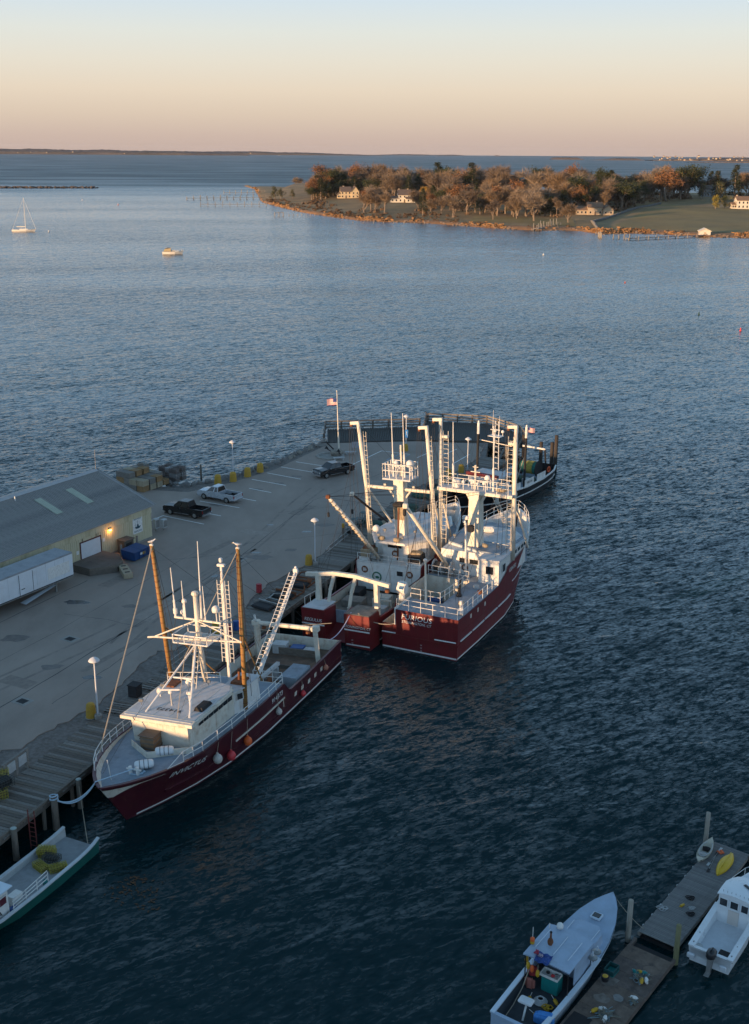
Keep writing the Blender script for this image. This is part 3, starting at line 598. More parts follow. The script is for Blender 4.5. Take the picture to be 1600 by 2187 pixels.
# main mast: tripod legs, trunk, platform, crosstree
ms=MB().tube([(-.1,2.1,5.4),(0,2.3,9.0),(0,2.25,12.6)],[.24,.22,.18],10).build('main_mast',MASTW,B1,True)
MB().lathe([(.2,0),(.3,.12),(.26,.3),(.12,.38)],(0,2.25,12.55),10).build('mast_cap',MASTW,ms)
for a in((1.41,8.2),(-2.3,8.15)): MB().tube([a+(5.45,),(0,2.8,8.8)],.085,7).build('tripod_leg',WHITE,ms)
MB().tube([(.75,5.4,7.1),(-1.2,5.4,7.15)],.07,6).build('tripod_tie',WHITE,ms); ladder_mb((.1,3.6,5.45),(0,2.6,9.0),.45).build('ladder',CREAM,ms)
pf=MB(); 
for z in(9.1,9.75):
    for a,b in(((-1.5,1.4),(1.5,1.4)),((1.5,1.4),(1.5,3.6)),((1.5,3.6),(-1.5,3.6)),((-1.5,3.6),(-1.5,1.4))): pf.tube([a+(z,),b+(z,)],.055,5)
for x in(-1.5,-.5,.5,1.5):
    for y in(1.4,3.6): pf.tube([(x,y,9.1),(x,y,9.75)],.04,5)
for i in range(12): pf.bx(-1.5,1.5,1.45+i*.18,1.52+i*.18,9.08,9.11)
pf.build('mast_platform',WHITE,ms)
ct=MB(); ct.tube([(-4.15,3,9.5),(0,3.2,9.35),(3.5,3,9.1),(4.2,3,9.0)],.075,6); ct.tube([(-4.15,3,9.5),(0,2.4,10.6),(3.5,3,9.15)],.06,6); ct.build('crosstree',MASTW,ms)
yd=MB(); yd.bar((-2.1,2.3,10.55),(2.0,2.3,10.65),.14); yd.build('antenna_yard',MASTW,ms)
for a,b,r in(((-.35,2.2,10.7),(-.2,1.5,16.7),.06),((1.9,2.3,10.6),(2.05,2.1,14.6),.06),((1.1,2.3,10.6),(1.2,2.1,13.6),.05),((-.75,2.3,10.6),(-.7,2.2,13.4),.045)): whip(B1,a,b,r=r)
dome(B1,(-1.75,2.3,11.4),.32,stem=.8); dome(B1,(1.0,2.3,11.9),.2,stem=1.3,name='gps_antenna'); dome(B1,(1.35,2.1,10.9),.2,stem=.3,name='gps_antenna'); MB().cb((1.95,2.2,11.1),(.3,.25,.5),0,.05).build('signal_box',WHITE,B1)
radar(B1,(.1,6.7,6.6),1.5,.3,1.15); radar(B1,(-.1,4.6,6.5),1.2,-.4,.9); dome(B1,(1.8,5.6,5.75),.26,stem=.3); MB().tube([(-1.3,6.4,5.46),(-1.3,6.4,6.3)],.06,6).build('searchlight_post',WHITE,B1); floodlight(B1,(-1.3,6.4,6.5),.3,WHITE)
for x,y in((2.3,7.4),(2.2,4.6),(-.9,3.0),(.5,2.6)): floodlight(B1,(x,y,5.9),.4,STEEL)
rail(B1,[(2.7,3.1,5.46),(-.4,2.3,5.46),(-1.4,2.0,5.46)],.8,(1,.5),1.1)
# outriggers
for nm,a,b,s in(('starboard',(3.55,1.3,3.3),(3.55,2.1,16.3),1),('port',(-3.25,1.75,3.3),(-3.0,.4,16.0),-1)):
    a_=Vector(a);b_=Vector(b); og=MB().tube([a_,a_.lerp(b_,.5),b_],[.18,.19,.14],10).build('outrigger',OCHRE,B1,True)
    bm_=MB().lathe([(.2,-.02),(.2,.02)],(0,0,0),8).mesh('step_band',RUST)
    for k in range(1,26): inst('step_band',bm_,og,a_.lerp(b_,k/26.),(b_-a_).to_track_quat('Z','Y').to_euler())
    MB().cb(tuple(b_),(.3,.22,.2),0,.05).build('head_fitting',CREAM,og)
    d=.22*s
    wire('topping_wire',WIRE,og,[b_+Vector((0,-.2,-.1)),(a[0]-.3*s,a[1]-1.4,4)],.022); wire('topping_wire',WIRE,og,[b_+Vector((0,-.25,-.3)),(a[0]+.1*s,a[1]-.9,4)],.022)
    wire('brace_pole',OCHRE,og,[a_.lerp(b_,.48),(a[0]*.6,-3.4,3.3)],.07)
wire('forestay',ROPET,B1,[(3.5,2.1,16.2),(2.75,12.4,4.0)],.05); wire('forestay',ROPET,B1,[(-3.,.5,15.8),(-.9,5.9,9.1),(-1.5,8.6,5.4)],.035)
# ladder masts on the working deck
m1=MB().tube([(.5,-2.45,3.17),(.5,-2.75,13.3)],[.15,.12],8).build('ladder_mast',WHITE,B1)
for s in(-1,1): ladder_mb((.5+s*.38,-2.5,5.0),(.5+s*.36,-2.75,12.0),.34).build('ladder',WHITE,m1)
MB().cb((.5,-2.75,13.3),(.7,.3,.22),0,.04).build('mast_head',WHITE,m1); MB().lathe([(.12,0),(.16,.1),(.16,.3),(.1,.36)],(.5,-2.75,13.55),8).build('mast_light',WHITE,m1)
m2=MB().tube([(-1.,-4.3,3.0),(-1.,-12.6,9.5)],[.17,.12],8).build('ladder_boom',WHITE,B1)
ladder_mb((-1.,-4.5,3.5),(-1.,-12.2,9.55),.75).build('ladder',WHITE,m2); MB().cb((-1.,-12.65,9.6),(.45,.3,.4),0,.05).build('boom_head',WHITE,m2); dome(m2,(-1.,-12.7,9.8),.12,stem=.1,name='boom_light')
# gantry over the stern
for s in(-1,1): MB().bar((s*3.0,-11.9,1.15),(s*2.9,-11.85,4.5),.42,.42).build('gantry_post',CREAM,B1)
MB().tube([(-3.1,-11.85,4.6),(3.2,-11.85,4.6)],.2,10).build('gantry_beam',CREAM,B1)
for s in(-1,1): MB().cb((s*2.95,-11.85,4.62),(.7,.55,.5),0,.06).build('gantry_head',CREAM,B1); MB().lathe([(.05,-.12),(.2,-.1),(.2,.1),(.05,.12)],(s*2.2,-11.85,4.2),10).build('hanging_block',RUST,B1)
MB().tube([(3.0,-11.85,4.6),(3.1,-11.9,5.3)],.1,6).build('gantry_horn',WHITE,B1)
# deck gear
MB().bx(-3.6,-1.9,-9.2,-6.3,1.16,2.35,(.05,.05)).build('hatch_house',DECKB,B1)
MB().bx(-.9,-.6,-8.6,-4.2,2.3,2.6).build('gutting_rail',GREYB,B1); MB().bx(-1.0,-.5,-8.2,-7.9,1.16,2.3).build('rail_leg',GREYB,B1)
wn=MB(); wn.tube([(-1.6,-5.2,2.1),(1.6,-5.2,2.1)],.16,10)
for x in(-1.6,-.7,.7,1.6): wn.tube([(x-.05,-5.2,2.1),(x+.05,-5.2,2.1)],.62,14)
wn.build('trawl_winch',RUST,B1); MB().tube([(-1.5,-5.2,2.1),(-.8,-5.2,2.1)],.42,12).build('wire_drum',WIRE,B1)
for x,y,sz,m,n in((1.6,-13.6,(1.3,1.0,.9),GREYB,'fish_tote'),(.0,-13.9,(1.2,.9,.6),BLUEB,'fish_tote'),(-1.3,-13.8,(1.2,.9,.5),GREYB,'fish_tote')): 
    t_=MB().cb((x,y,1.16+sz[2]/2),sz,.1,.06).build(n,m,B1); MB().cb((x,y,1.16+sz[2]),(sz[0]*1.06,sz[1]*1.06,.07),.1,.02).build('lid',GREYB if m is GREYB else m,t_)
MB().bx(-2.4,2.4,-13.2,-13.1,1.16,1.85).build('pen_board',WOODS[1],B1); MB().bx(-2.4,2.4,-10.4,-10.3,1.16,1.5).build('pen_board',WOODS[3],B1)
for x,y in((2.2,-1.),(1.4,-.6),(-.4,-1.3)): MB().lathe([(.18,0),(.22,.15),(.16,.5),(.05,.55)],(x,y,3.18),10).build('deck_vent',WHITE,B1)
MB().cb((1.9,.6,3.6),(1.4,1.2,.8),.1,.05).build('deck_locker',WHITE,B1)
rail(B1,[(3.6,3.6,3.18),(3.7,-3.3,3.18)],.9,(1,.5),1.4); rail(B1,[(-3.75,-3.6,3.2),(-1.2,-3.4,3.2)],.9,(1,.5),.9)
wire('stern_rope',ROPET,B1,[(3.3,-15,2.5),(3.3,-12,3.9),(-3,-15.1,3.9)],.03)
for y,z,r,m,t_ in((7.1,2.0,.36,WHITEF,.9),(5.2,1.25,.36,REDF,1),(2.9,1.3,.34,ORANGE,1),(-2.1,1.4,.27,WHITEF,1),(-6.6,.95,.24,REDF,1),(-11.2,1.35,.24,mat('faded_float',(.5,.2,.13),.6,.2),1)):
    p=h.surf(y,z,-1,r+.02); q=h.surf(y,lerp_tab(h.sh,y,2)*.98,-1,.04); tv(B1,tuple(p),r,m,tuple(q))
rnd=random.Random(8)
def rigging(b,tops,feet,n,r=.012):
    for k in range(n): wire('rigging_wire',WIRE,b,[rnd.choice(tops),rnd.choice(feet)],r)
rigging(B1,[(3.5,2.,16.),(-3.,.45,15.7),(0,2.2,12.4),(.5,-2.7,12.9)],[(3.6,-3,3.3),(-3.7,-3,3.3),(2.8,-11.8,4.6),(-2.8,-11.8,4.6),(1.5,8.3,5.5),(-1.5,8.3,5.5),(0,15.8,4.6),(2,3,5.5)],11)
wire('antenna_lead',WIRE,B1,[(1.9,2.3,10.6),(2.2,3.4,7.2),(2.0,5.,5.5)],.02); wire('antenna_lead',WIRE,B1,[(-.2,2.2,10.4),(.25,2.6,8.5),(.2,3.2,5.6)],.03)
gull(tuple(B1.matrix_world@Vector((-3.,.4,16.12))),'gull standing on the port outrigger head of the nearest trawler',1.9,1.1)
gull(tuple(B1.matrix_world@Vector((3.5,2.1,16.42))),'gull standing on the shoreward outrigger head of the nearest trawler',-1.2,1.0)
# ================================================================ FURIOUS
def medal(parent,c,r,rot):
    """round dark red badge with pale figure, flat against a wall"""
    o=MB().lathe([(r,0),(r,.02),(r*.9,.03)],(0,0,0),18).build('badge',RUST,parent); o.location=c; o.rotation_euler=rot
    mb=MB()
    for x in(-.38,.0,.38): mb.bx(r*(x-.1),r*(x+.1),-r*.5,r*.5,.03,.036)
    mb.bx(-r*.6,r*.6,-r*.08,r*.08,.03,.037); mb.build('emblem',LETW,o); return o
def gal_mast(parent,x,y,z0,zt,r=.3,lean=0,hd=1,ladder=None,dz=0):
    m=MB().tube([(x,y,z0),(x+lean*.5,y,(z0+zt)/2),(x+lean,y-dz,zt)],[r,r,r*.8],12).build('gallows_mast',MASTW,parent,True)
    MB().bar((x+lean+hd*.15,y-dz,zt-.05),(x+lean-hd*.85,y-dz,zt-.15),.35,.3).build('mast_arm',MASTW,m)
    MB().tube([(x+lean-hd*.8,y-dz,zt-.5),(x+lean-hd*.8,y-dz,zt-.2)],.16,8).build('hanging_block',RUST,m)
    for k in range(3): wire('fall_wire',WIRE,m,[(x+lean-hd*(.7+.12*k),y-dz-.1*k,zt-.4),(x-hd*(.2+.3*k),y-1.2-.8*k,z0+.2)],.018)
    return m
B2=boat('fishing_trawler','crimson trawler with high white pillar mast and blue-grey deck, outer of the rafted pair',(10.,109.8),27.3,-1.)
SH=[(-12.5,3.95,4.03),(-10,4.,3.98),(-4,4.,4.0),(-2.65,4.,4.05),(-2.5,4.,4.1),(-.5,4.,4.9),(-.3,4.,5.32),(3,4.,5.6),(6.6,3.6,5.9),(9,2.9,6.3),(11,2.0,6.7),(12.5,1.0,7.0),(13.4,.0,7.2)]
h=Hull(SH,[(0,3.85),(.2,3.92),(.5,3.85),(.66,3.3),(.8,2.3),(.92,.95),(1,.03)],11.6,B2,1.1)
K=[-1.2,-.4,0,.15,.3,.45,.6,.75,.9,1.]; mb=MB()
for sg in(-1,1):
    rows=[]
    for t in h.T:
        low=sg<0 and h.ys+(h.yb-h.ys)*t<-9.15; rows.append([h.at(t,min(k,.62) if low else k,sg) for k in K])
    mb.grid([r[::-1] for r in rows] if sg>0 else rows)
mb.add([(-3.8,-12.5,-1.2),(3.8,-12.5,-1.2),(3.85,-12.5,0),(3.91,-12.5,2.5),(3.95,-12.5,4.03),(-2.46,-12.5,4.03),(-2.46,-12.5,2.5),(-3.91,-12.5,2.5),(-3.85,-12.5,0)],[(8,0,1,2),(7,8,2,3,6),(6,3,4,5)])
mb.add([(-2.46,-12.5,2.5),(-2.46,-12.5,4.03),(-2.46,-9.2,4.03),(-2.46,-9.2,2.5)],[(0,1,2,3)])
mb.build('hull',CRIMSON,B2)
h.band(-12.4,11.,.12,.13,LETW,'boot_stripe',off=.012,n=50); h.bulwark(6.2,13.2,4.02,WHITE,WHITE)
MB().bx(-3.82,3.82,-12.515,-12.5,.05,.19).build('boot_stripe',LETW,B2)
# knuckle: dark lower strake line and white half-round rails in lengths
h.band(-12.5,9.5,lambda y:1.45+.012*(y+12),.12,CRIMSON,'knuckle',off=.07,n=40)
for a,b in((-11.9,-9.4),(-9.1,-6.3),(-6.,-2.8),(-2.5,1.2)): h.band(a,b,lambda y:1.74+.008*(y+12),.11,LETW,'rub_rail',(1,),.09,12)
h.band(-12.4,4.,lambda y:2.62,.06,CRIMSON,'plate_seam',(1,),.03,30); h.band(1.5,9.,lambda y:3.1+.05*y,.07,LETW,'rub_rail',(1,),.05,16)
MB().bx(-3.95,3.95,-12.56,-12.5,1.36,1.5).build('knuckle',CRIMSON,B2)
MB().tube([(1.6,-12.55,1.72),(3.75,-12.53,1.75)],.065,8).build('rub_rail',LETW,B2); MB().tube([(-3.85,-12.55,1.6),(-2.45,-12.55,1.62)],.065,8).build('rub_rail',LETW,B2)
text('FURIOUS',LETW,B2,(-.3,-12.52,3.42),(PI/2,0,0),.72,shear=.2,sx=1.05,space=1.05); text('STONINGTON, CT',LETW,B2,(-.3,-12.52,2.92),(PI/2,0,0),.36,shear=.2,sx=1.0)
for i,t_ in enumerate(('14','13','12')): text(t_,LETW,B2,(.2,-12.52,.85-.28*i),(PI/2,0,0),.2,'draft_mark')
text('1204752',LETW,B2,(0,0,0),(0,0,0),.6,'number',bend=onhull(h,1.2,4.72,1,1,.02,.02),sx=1.0)
MB().bx(2.3,3.4,-12.52,-12.5,2.2,3.2).build('welded_plate',CRIMSON,B2)
for y in(-9.6,-7.9,-6.15):
    P=[h.surf(y+dy,3.45+dz,1,.012) for dy,dz in((-.14,-.22),(.14,-.22),(.14,.22),(-.14,.22))]; MB().add([tuple(p) for p in P],[(0,1,2,3)]).build('freeing_port',CREAM,B2)
# decks: upper deck L-shaped round an open well on the port quarter
DK=3.99
MB().prism([(3.9,-12.4),(3.9,-2.4),(.9,-2.4),(.9,-9.2),(-2.4,-9.2),(-2.4,-12.4)],DK-.12,DK).build('upper_deck',DECKB,B2)
MB().prism([(-3.75,-2.4),(3.75,-2.4),(3.7,6.),(2.6,9.2),(.6,12.),(-.6,12.),(-2.6,9.2),(-3.7,6.)],DK-.05,DK+.02).build('fore_deck',DECKB,B2)
MB().bx(-3.9,.9,-12.4,-2.4,1.2,1.3).build('well_deck',RUSTD,B2); MB().bx(.9,1.0,-9.2,-2.4,1.3,3.87).build('well_bulkhead',CREAM,B2); MB().bx(-3.9,.9,-2.42,-2.3,1.3,3.9).build('well_bulkhead',CREAM,B2); MB().bx(-2.4,.9,-9.3,-9.2,1.3,3.87).build('well_bulkhead',CREAM,B2)
MB().bx(-3.86,-3.80,-9.2,-2.4,1.3,4.0).build('bulwark_lining',CREAM,B2); MB().bx(-3.86,-3.80,-12.4,-9.2,1.3,2.5).build('bulwark_lining',CREAM,B2)
MB().bx(-2.52,-2.44,-12.62,-9.2,2.5,4.2).build('stern_corner_plate',WHITE,B2)
# white rails round the deck
zt=DK+.02
rail(B2,[(-2.4,-12.35,zt),(3.8,-12.35,zt),(3.85,-2.8,zt)],1.05,(1,.5),1.25,.035)
rail(B2,[(-2.4,-9.3,zt),(.7,-9.3,zt),(.85,-7.5,zt),(.9,-3.2,zt)],1.05,(1,.5),1.1,.035)
MB().tube([(3.55,-11.0,zt),(3.6,-11.1,zt+1.4)],.14,8).build('roller_post',WHITE,B2); MB().cb((3.58,-11.05,zt+.35),(.5,.5,.5),.4,.08).build('fairlead',WHITE,B2)
# white stern light post
st=MB().tube([(-.2,-10.6,zt),(-.4,-10.3,8.3)],[.13,.09],8).build('stern_post',MASTW,B2); floodlight(st,(-.4,-10.3,8.5),0,WHITE)
# white power block on the well side
pb=MB(); pb.tube([(-3.1,-9.8,3.9),(-3.1,-9.7,5.2)],.3,10); pb.tube([(-3.5,-9.7,5.0),(-2.7,-9.7,5.0)],.52,14); pb.cb((-3.1,-9.7,5.5),(.9,.5,.5),0,.12); pb.build('power_block',WHITE,B2)
# wheelhouse block
lo=[(-3.,1.6),(-3.,-.9),(1.75,-.9),(1.75,-2.45),(3.9,-2.45),(3.9,-.3),(3.75,5.5),(2.6,8.2),(-1.9,8.6),(-3.3,6.)]
wh=poly_house(MB(),lo,lo,4.01,6.42).build('wheelhouse',WHITE,B2); fixn(wh)
ro=[(-3.25,1.5),(-2.9,.75),(1.7,-.95),(1.7,-2.6),(4.,-2.6),(4.0,-.4),(3.85,5.7),(2.7,8.45),(-2.,8.9),(-3.45,6.2)]
rf=MB().prism(ro,6.42,6.6).build('roof',DECKW,wh)
up=MB().prism([(-3.15,1.3),(-2.8,.75),(1.3,-.85),(3.3,-.75),(3.65,5.6),(2.5,8.2),(-1.9,8.7),(-3.3,6.1)],6.602,6.72).build('roof_deck',DECKB,wh); MB().prism([(-1.4,2.4),(3.2,1.9),(3.4,5.4),(1.6,7.4),(-1.7,6.6)],6.722,6.78).build('roof_panel',DECKW,wh)
text('1204752',LETK,wh,(-.35,.55,6.725),(0,0,-.25),.62,'number',sx=1.25)
for x0 in(-.95,.15): wall_panel(wh,(x0,-.9),(x0+.95,-.9),5.25,5.75,.03,'window',GLASS,WHITE)
wall_panel(wh,(2.55,-2.45),(3.35,-2.45),5.05,5.85,.03,'window',GLASS,WHITE); wall_panel(wh,(3.9,-1.6),(3.9,-.8),5.1,5.9,.03,'window',GLASS,WHITE); wall_panel(wh,(-2.4,-.9),(-1.7,-.9),4.1,5.8,.03,'door',DECKB,WHITE)
for y in(1.0,2.0,3.,4.,4.9): wall_panel(wh,(3.87-.026*(y+.3),y),(3.87-.026*(y+1),y+.65),5.9,6.25,.03,'window',GLASS)
medal(wh,(-.35,-.93,4.75),.36,(PI/2,0,0))
MB().bx(2.0,3.6,-2.47,-2.45,4.2,4.24).build('weld_line',CREAM,wh)
# pillar mast, platform, gallows masts with ladders
pl=MB(); pl.add([(sx_*(.62 if z<9 else .52),.9+sy*(.75 if z<9 else .6),z) for z in(6.7,12.3) for sx_,sy in((-1,-1),(1,-1),(1,1),(-1,1))],[(4,5,6,7),(0,1,5,4),(1,2,6,5),(2,3,7,6),(3,0,4,7)])
pm_=pl.build('pillar_mast',MASTW,B2)
for s in(-1,1): MB().tube([(s*.5,.9,11.2),(s*1.15,.9,12.35)],.16,8).build('knee_brace',MASTW,pm_)
pf=MB().bx(-4.05,4.05,.35,1.75,12.38,12.5).build('mast_platform',DECKW,B2); MB().bar((-4.05,.4,12.28),(4.05,.4,12.28),.2,.22).build('platform_beam',MASTW,pf); MB().bar((-4.05,1.7,12.28),(4.05,1.7,12.28),.2,.22).build('platform_beam',MASTW,pf)
rail(pf,[(-3.6,.4,12.5),(3.6,.4,12.5)],1.15,(1,.5),1.2,.04); rail(pf,[(-3.6,1.7,12.5),(3.6,1.7,12.5)],1.15,(1,.5),1.2,.04)
for s in(-1,1):
    m=gal_mast(B2,s*4.02,1.05,5.6,19.4,.23,0,s if s>0 else 1)
    la=ladder_mb((s*4.02-.55,1.05,12.4),(s*4.02-.5,1.05,18.3),.55,step=.45) if s>0 else ladder_mb((s*4.02+.62,1.05,12.6),(s*4.02+.55,1.05,18.2),.55,step=.45); la.build('ladder',MASTW,m)
    ladder_mb((s*4.02-.5*s,.9,6.4),(s*4.02-.5*s,1.0,11.9),.5,step=.45).build('ladder',MASTW,m); MB().cb((s*4.02+(.5 if s<0 else -.4),1.05,17.6),(.7,.4,.3),0,.05).build('bracket',MASTW,m)
    MB().tube([(s*4.,1.1,11.9),(s*4.35,4.6,5.9)],.12,8).build('back_stay_leg',MASTW,m)
ladder_mb((.7,7.8,6.75),(1.3,2.,12.3),.5,step=.42).build('ladder',MASTW,B2)
for x in(-2.6,1.75): whip(B2,(x,1.1,12.5),(x-.1,1.1,19.2),r=.07)
for x,z,r in((1.1,13.6,.3),(-1.5,12.95,.2),(.1,12.9,.22),(-.55,12.95,.18)): dome(pf,(x,1.1,z),r,stem=z-12.5)
MB().lathe([(.35,0),(.4,.1),(.4,.7),(.3,.8)],(-2.2,1.1,12.5),12).build('raft_canister',WHITE,pf); mx_=MB(); mx_.tube([(-.2,1.1,12.5),(-.2,1.1,15.0)],.1,6); mx_.bar((-.7,1.1,14.3),(.3,1.1,14.3),.08); mx_.bar((-.5,1.1,14.8),(.1,1.1,14.8),.06); mx_.build('top_mast',MASTW,pf)
for x in(-.7,.4): radar(pf,(x+.3,1.2,13.2),1.1,.2,.7)
MB().ball((2.6,1.,12.75),.4,10,6,(1.6,.7,.5)).build('folded_net',TAN,pf)
# thin signal post with dark exhaust gear, boom, winch
sp=MB().tube([(-.15,-1.1,4.02),(-.25,-1.1,9.6)],[.12,.1],8).build('signal_post',WHITE,B2); floodlight(sp,(-.35,-1.2,9.7),0,WHITE); MB().cb((.25,-1.0,9.0),(.7,.6,.7),.3,.12).build('exhaust_elbow',BLACK,sp); MB().cb((-.3,-1.1,10.1),(.6,.35,.4),.2,.05).build('signal_lamp',WHITE,sp)
bm=MB(); bm.tube([(-1.9,-.9,4.1),(-2.4,-4.5,8.1),(-2.95,-9.3,13.2)],[.2,.24,.18],10); bo=bm.build('cargo_boom',MASTW,B2,True)
MB().cb((-2.95,-9.3,13.2),(.5,.5,.5),.3,.08).build('boom_head',MASTW,bo); wire('topping_wire',WIRE,bo,[(-2.95,-9.3,13.3),(-.4,.3,12.3)],.02); wire('topping_wire',WIRE,bo,[(-2.9,-9.2,13.0),(.3,.3,12.2)],.02); wire('cargo_fall',WIRE,bo,[(-2.95,-9.3,12.9),(-2.9,-7.5,2.)],.018)
MB().cb((-2.95,-9.5,12.6),(.3,.3,.7),0,.08).build('hook_block',BLACK,bo)
wn=MB(); wn.tube([(-3.5,-1.6,4.7),(-1.2,-1.6,4.7)],.22,12)
for x in(-3.4,-2.5,-1.5): wn.tube([(x-.06,-1.6,4.7),(x+.06,-1.6,4.7)],.72,18)
wn.build('trawl_winch',GREYB,B2); MB().bx(-3.7,-.9,-2.2,-1.,3.95,4.05).build('winch_bed',STEEL,B2); MB().tube([(-3.3,-1.6,4.7),(-2.6,-1.6,4.7)],.5,14).build('wire_drum',WIRE,B2)
rail(B2,[(-3.7,-2.5,4.02),(.8,-2.6,4.02)],1.0,(1,.5),1.2,.035)
MB().tube([(.3,-3.6,4.4),(1.5,-6.6,4.05)],.11,8).build('hydraulic_ram',BLACK,B2); MB().lathe([(.25,0),(.3,.1),(.12,.5),(.1,.9)],(1.55,-6.8,zt-.02),10).build('deck_crane_foot',BLACK,B2)
rf_=MB(); rf_.cb((-.1,4.9,7.15),(1.3,.75,.65),.4,.18); rf_.build('life_raft',WHITE,B2)
for x,y in((-2.6,1.6),(1.2,.2),(2.8,.2)): floodlight(B2,(x,y,7.15),.3,STEEL)
MB().ball((1.5,-.1,7.1),.35,10,6,(1,.8,.6)).build('tarped_lamp',TAN,B2)
rail(B2,[(3.5,6.8,5.95),(2.9,9,6.3),(2,11,6.72),(1,12.5,7.),(0,13.3,7.2),(-1,12.5,7.),(-2,11,6.72),(-2.9,9,6.3)],.9,(1,.5),1.2,.035)
for s in(-1,1):
    for z in(15.5,): wire('stay',WIRE,B2,[(s*4.,1.05,18.9),(s*2.2,10.5,6.6)],.016); wire('stay',WIRE,B2,[(s*4.,1.05,18.8),(s*3.,-10.5,4.1)],.016)
wire('stay',WIRE,B2,[(-4,1.05,18.9),(-.4,-10.3,8.2)],.014)
rigging(B2,[(-4,1.,18.8),(4,1.,18.8),(0,.9,12.4),(-2.9,-9.2,13.),(-.25,-1.1,9.4)],[(3.6,-12,4.2),(-2.3,-12,4.2),(3.7,-3,4.2),(-3.6,-3,4.2),(2.5,8,6.7),(-2.,8.4,6.7),(0,13,7.),(-3,-9.8,5.)],14)
for x,y,sz,m in((-3.0,-6.,(1.2,1.4,.8),GREYB),(-1.2,-7.6,(1.6,1.2,.6),RUST),(-2.2,-4.2,(1.4,1.,.9),BLUEB),(.1,-5.4,(.8,1.2,.7),TAN)): MB().cb((x,y,1.31+sz[2]/2),sz,.15,.06).build('deck_bin',m,B2)
for x,y,m in((2.2,-4.,GREYB),(3.1,-5.2,RUST),(2.6,-8.6,ROPET)): MB().lathe([(.28,0),(.3,.06),(.28,.3),(.12,.34)],(x,y,DK+.005),12).build('coiled_hose',m,B2)
# ================================================================ REGULUS
B3=boat('fishing_trawler','crimson trawler with white arch gantry and split stern ramp, inboard of the rafted pair',(2.,111.5),27.8,-3.)
h=Hull([(-12,3.75,3.2),(-10.2,3.8,3.15),(-10.,3.8,2.5),(-6,3.8,2.3),(-1,3.8,2.4),(-.8,3.8,4.6),(4,3.8,4.7),(9,3.35,5.2),(12,2.5,5.65),(14.5,1.4,6.1),(16,.5,6.35),(16.5,0,6.4)],[(0,3.55),(.2,3.6),(.5,3.6),(.68,3.1),(.82,2.1),(.93,.9),(1,.03)],14.3,B3,1.15)
# shell without transom: two stern lobes with a ramp between them
K=[-1.2,-.4,0,.2,.4,.6,.8,1.]; mb=MB()
for sg in(-1,1):
    rows=[[h.at(t,k,sg) for k in K] for t in h.T]; mb.grid([r[::-1] for r in rows] if sg>0 else rows)
mb.build('hull',CRIMSON,B3)
for x0,x1,nm in((-3.7,-1.2,'port'),(1.0,3.72,'starboard')):
    mb=MB(); mb.prism([(x0,-12.0),(x1,-12.0),(x1+(.25 if x0<0 else 0),-10.1),(x0,-10.1)] if x0<0 else [(x0,-12.0),(x1,-12.0),(x1,-10.1),(x0-.2,-10.1)],-.9,3.16); mb.build('stern_lobe',CRIMSON,B3); MB().bx(x0+.1,x1-.1,-11.9,-9.4,3.162,3.2).build('lobe_deck',DECKW if x0<0 else WOODD,B3)
    MB().bx(x0,x1,-12.03,-12.0,1.55,1.68).build('rub_rail',LETW,B3); MB().bx(x0+.15,x1-.05,-12.02,-12.0,.08,.2).build('boot_stripe',LETW,B3)
MB().add([(-1.2,-12.0,.2),(1.,-12.,.2),(1.,-9.9,1.4),(-1.2,-9.9,1.4)],[(0,1,2,3)]).build('stern_ramp',CRIMSON,B3); MB().bx(-1.25,.95,-10.12,-10.02,1.35,2.65).build('ramp_gate',DECKB,B3)
text('REGULUS',LETW,B3,(-2.45,-12.02,2.05),(PI/2,0,0),.46,shear=.2,sx=1.0); text('STONINGTON, CT',LETW,B3,(2.4,-12.02,1.95),(PI/2,0,0),.36,shear=.2,sx=.95)
for i,t_ in enumerate(('14','13')): text(t_,LETW,B3,(1.8,-12.02,.62-.3*i),(PI/2,0,0),.2,'draft_mark')
h.deck(-10.,-.7,1.4,WOODD,'work_deck'); h.bulwark(-10,-.9,1.4,CREAM,CRIMSON); h.deck(-.8,16.2,4.35,DECKB,'fore_deck'); h.bulwark(4,16.4,4.35,WHITE,WHITE)
h.band(-11.9,12,.1,.12,LETW,'boot_stripe',(1,),.012,40); h.band(-11.8,8,1.6,.12,CRIMSON,'rub_rail',(-1,1),.07,30)
# arch gantry
ga=MB(); top=[(-4.4,-9.6,5.7),(-3.0,-9.6,5.85),(-1.2,-9.6,6.15),(1.15,-9.6,6.15),(3.2,-9.6,5.85),(4.75,-9.6,5.65)]
for a,b in zip(top,top[1:]): ga.bar(a,b,.36,.36)
go=ga.build('gantry_beam',CREAM,B3)
for x in(-3.08,3.35): MB().bar((x,-9.6,2.9 if x<0 else 1.5),(x,-9.6,5.8),.42,.42).build('gantry_leg',CREAM,go)
for x,s in((-1.2,-1),(1.15,-1)): MB().bar((x,-9.6,6.1),(x-.55,-9.6,4.4),.3).build('gantry_leg',CREAM,go); MB().bar((x-.55,-9.6,4.45),(x-.8,-9.75,2.9),.3).build('gantry_leg',CREAM,go)
for x in(-4.1,4.5): MB().lathe([(.06,-.15),(.24,-.13),(.24,.13),(.06,.15)],(x,-9.6,5.1),12).build('hanging_block',RUST,go)
MB().tube([(-3.9,-9.3,2.9),(-2.5,-10.6,3.1)],.1,6).build('strut',WHITE,B3); rail(B3,[(-3.5,-11.6,3.2),(-3.4,-9.7,3.2)],.9,(1,),1.)
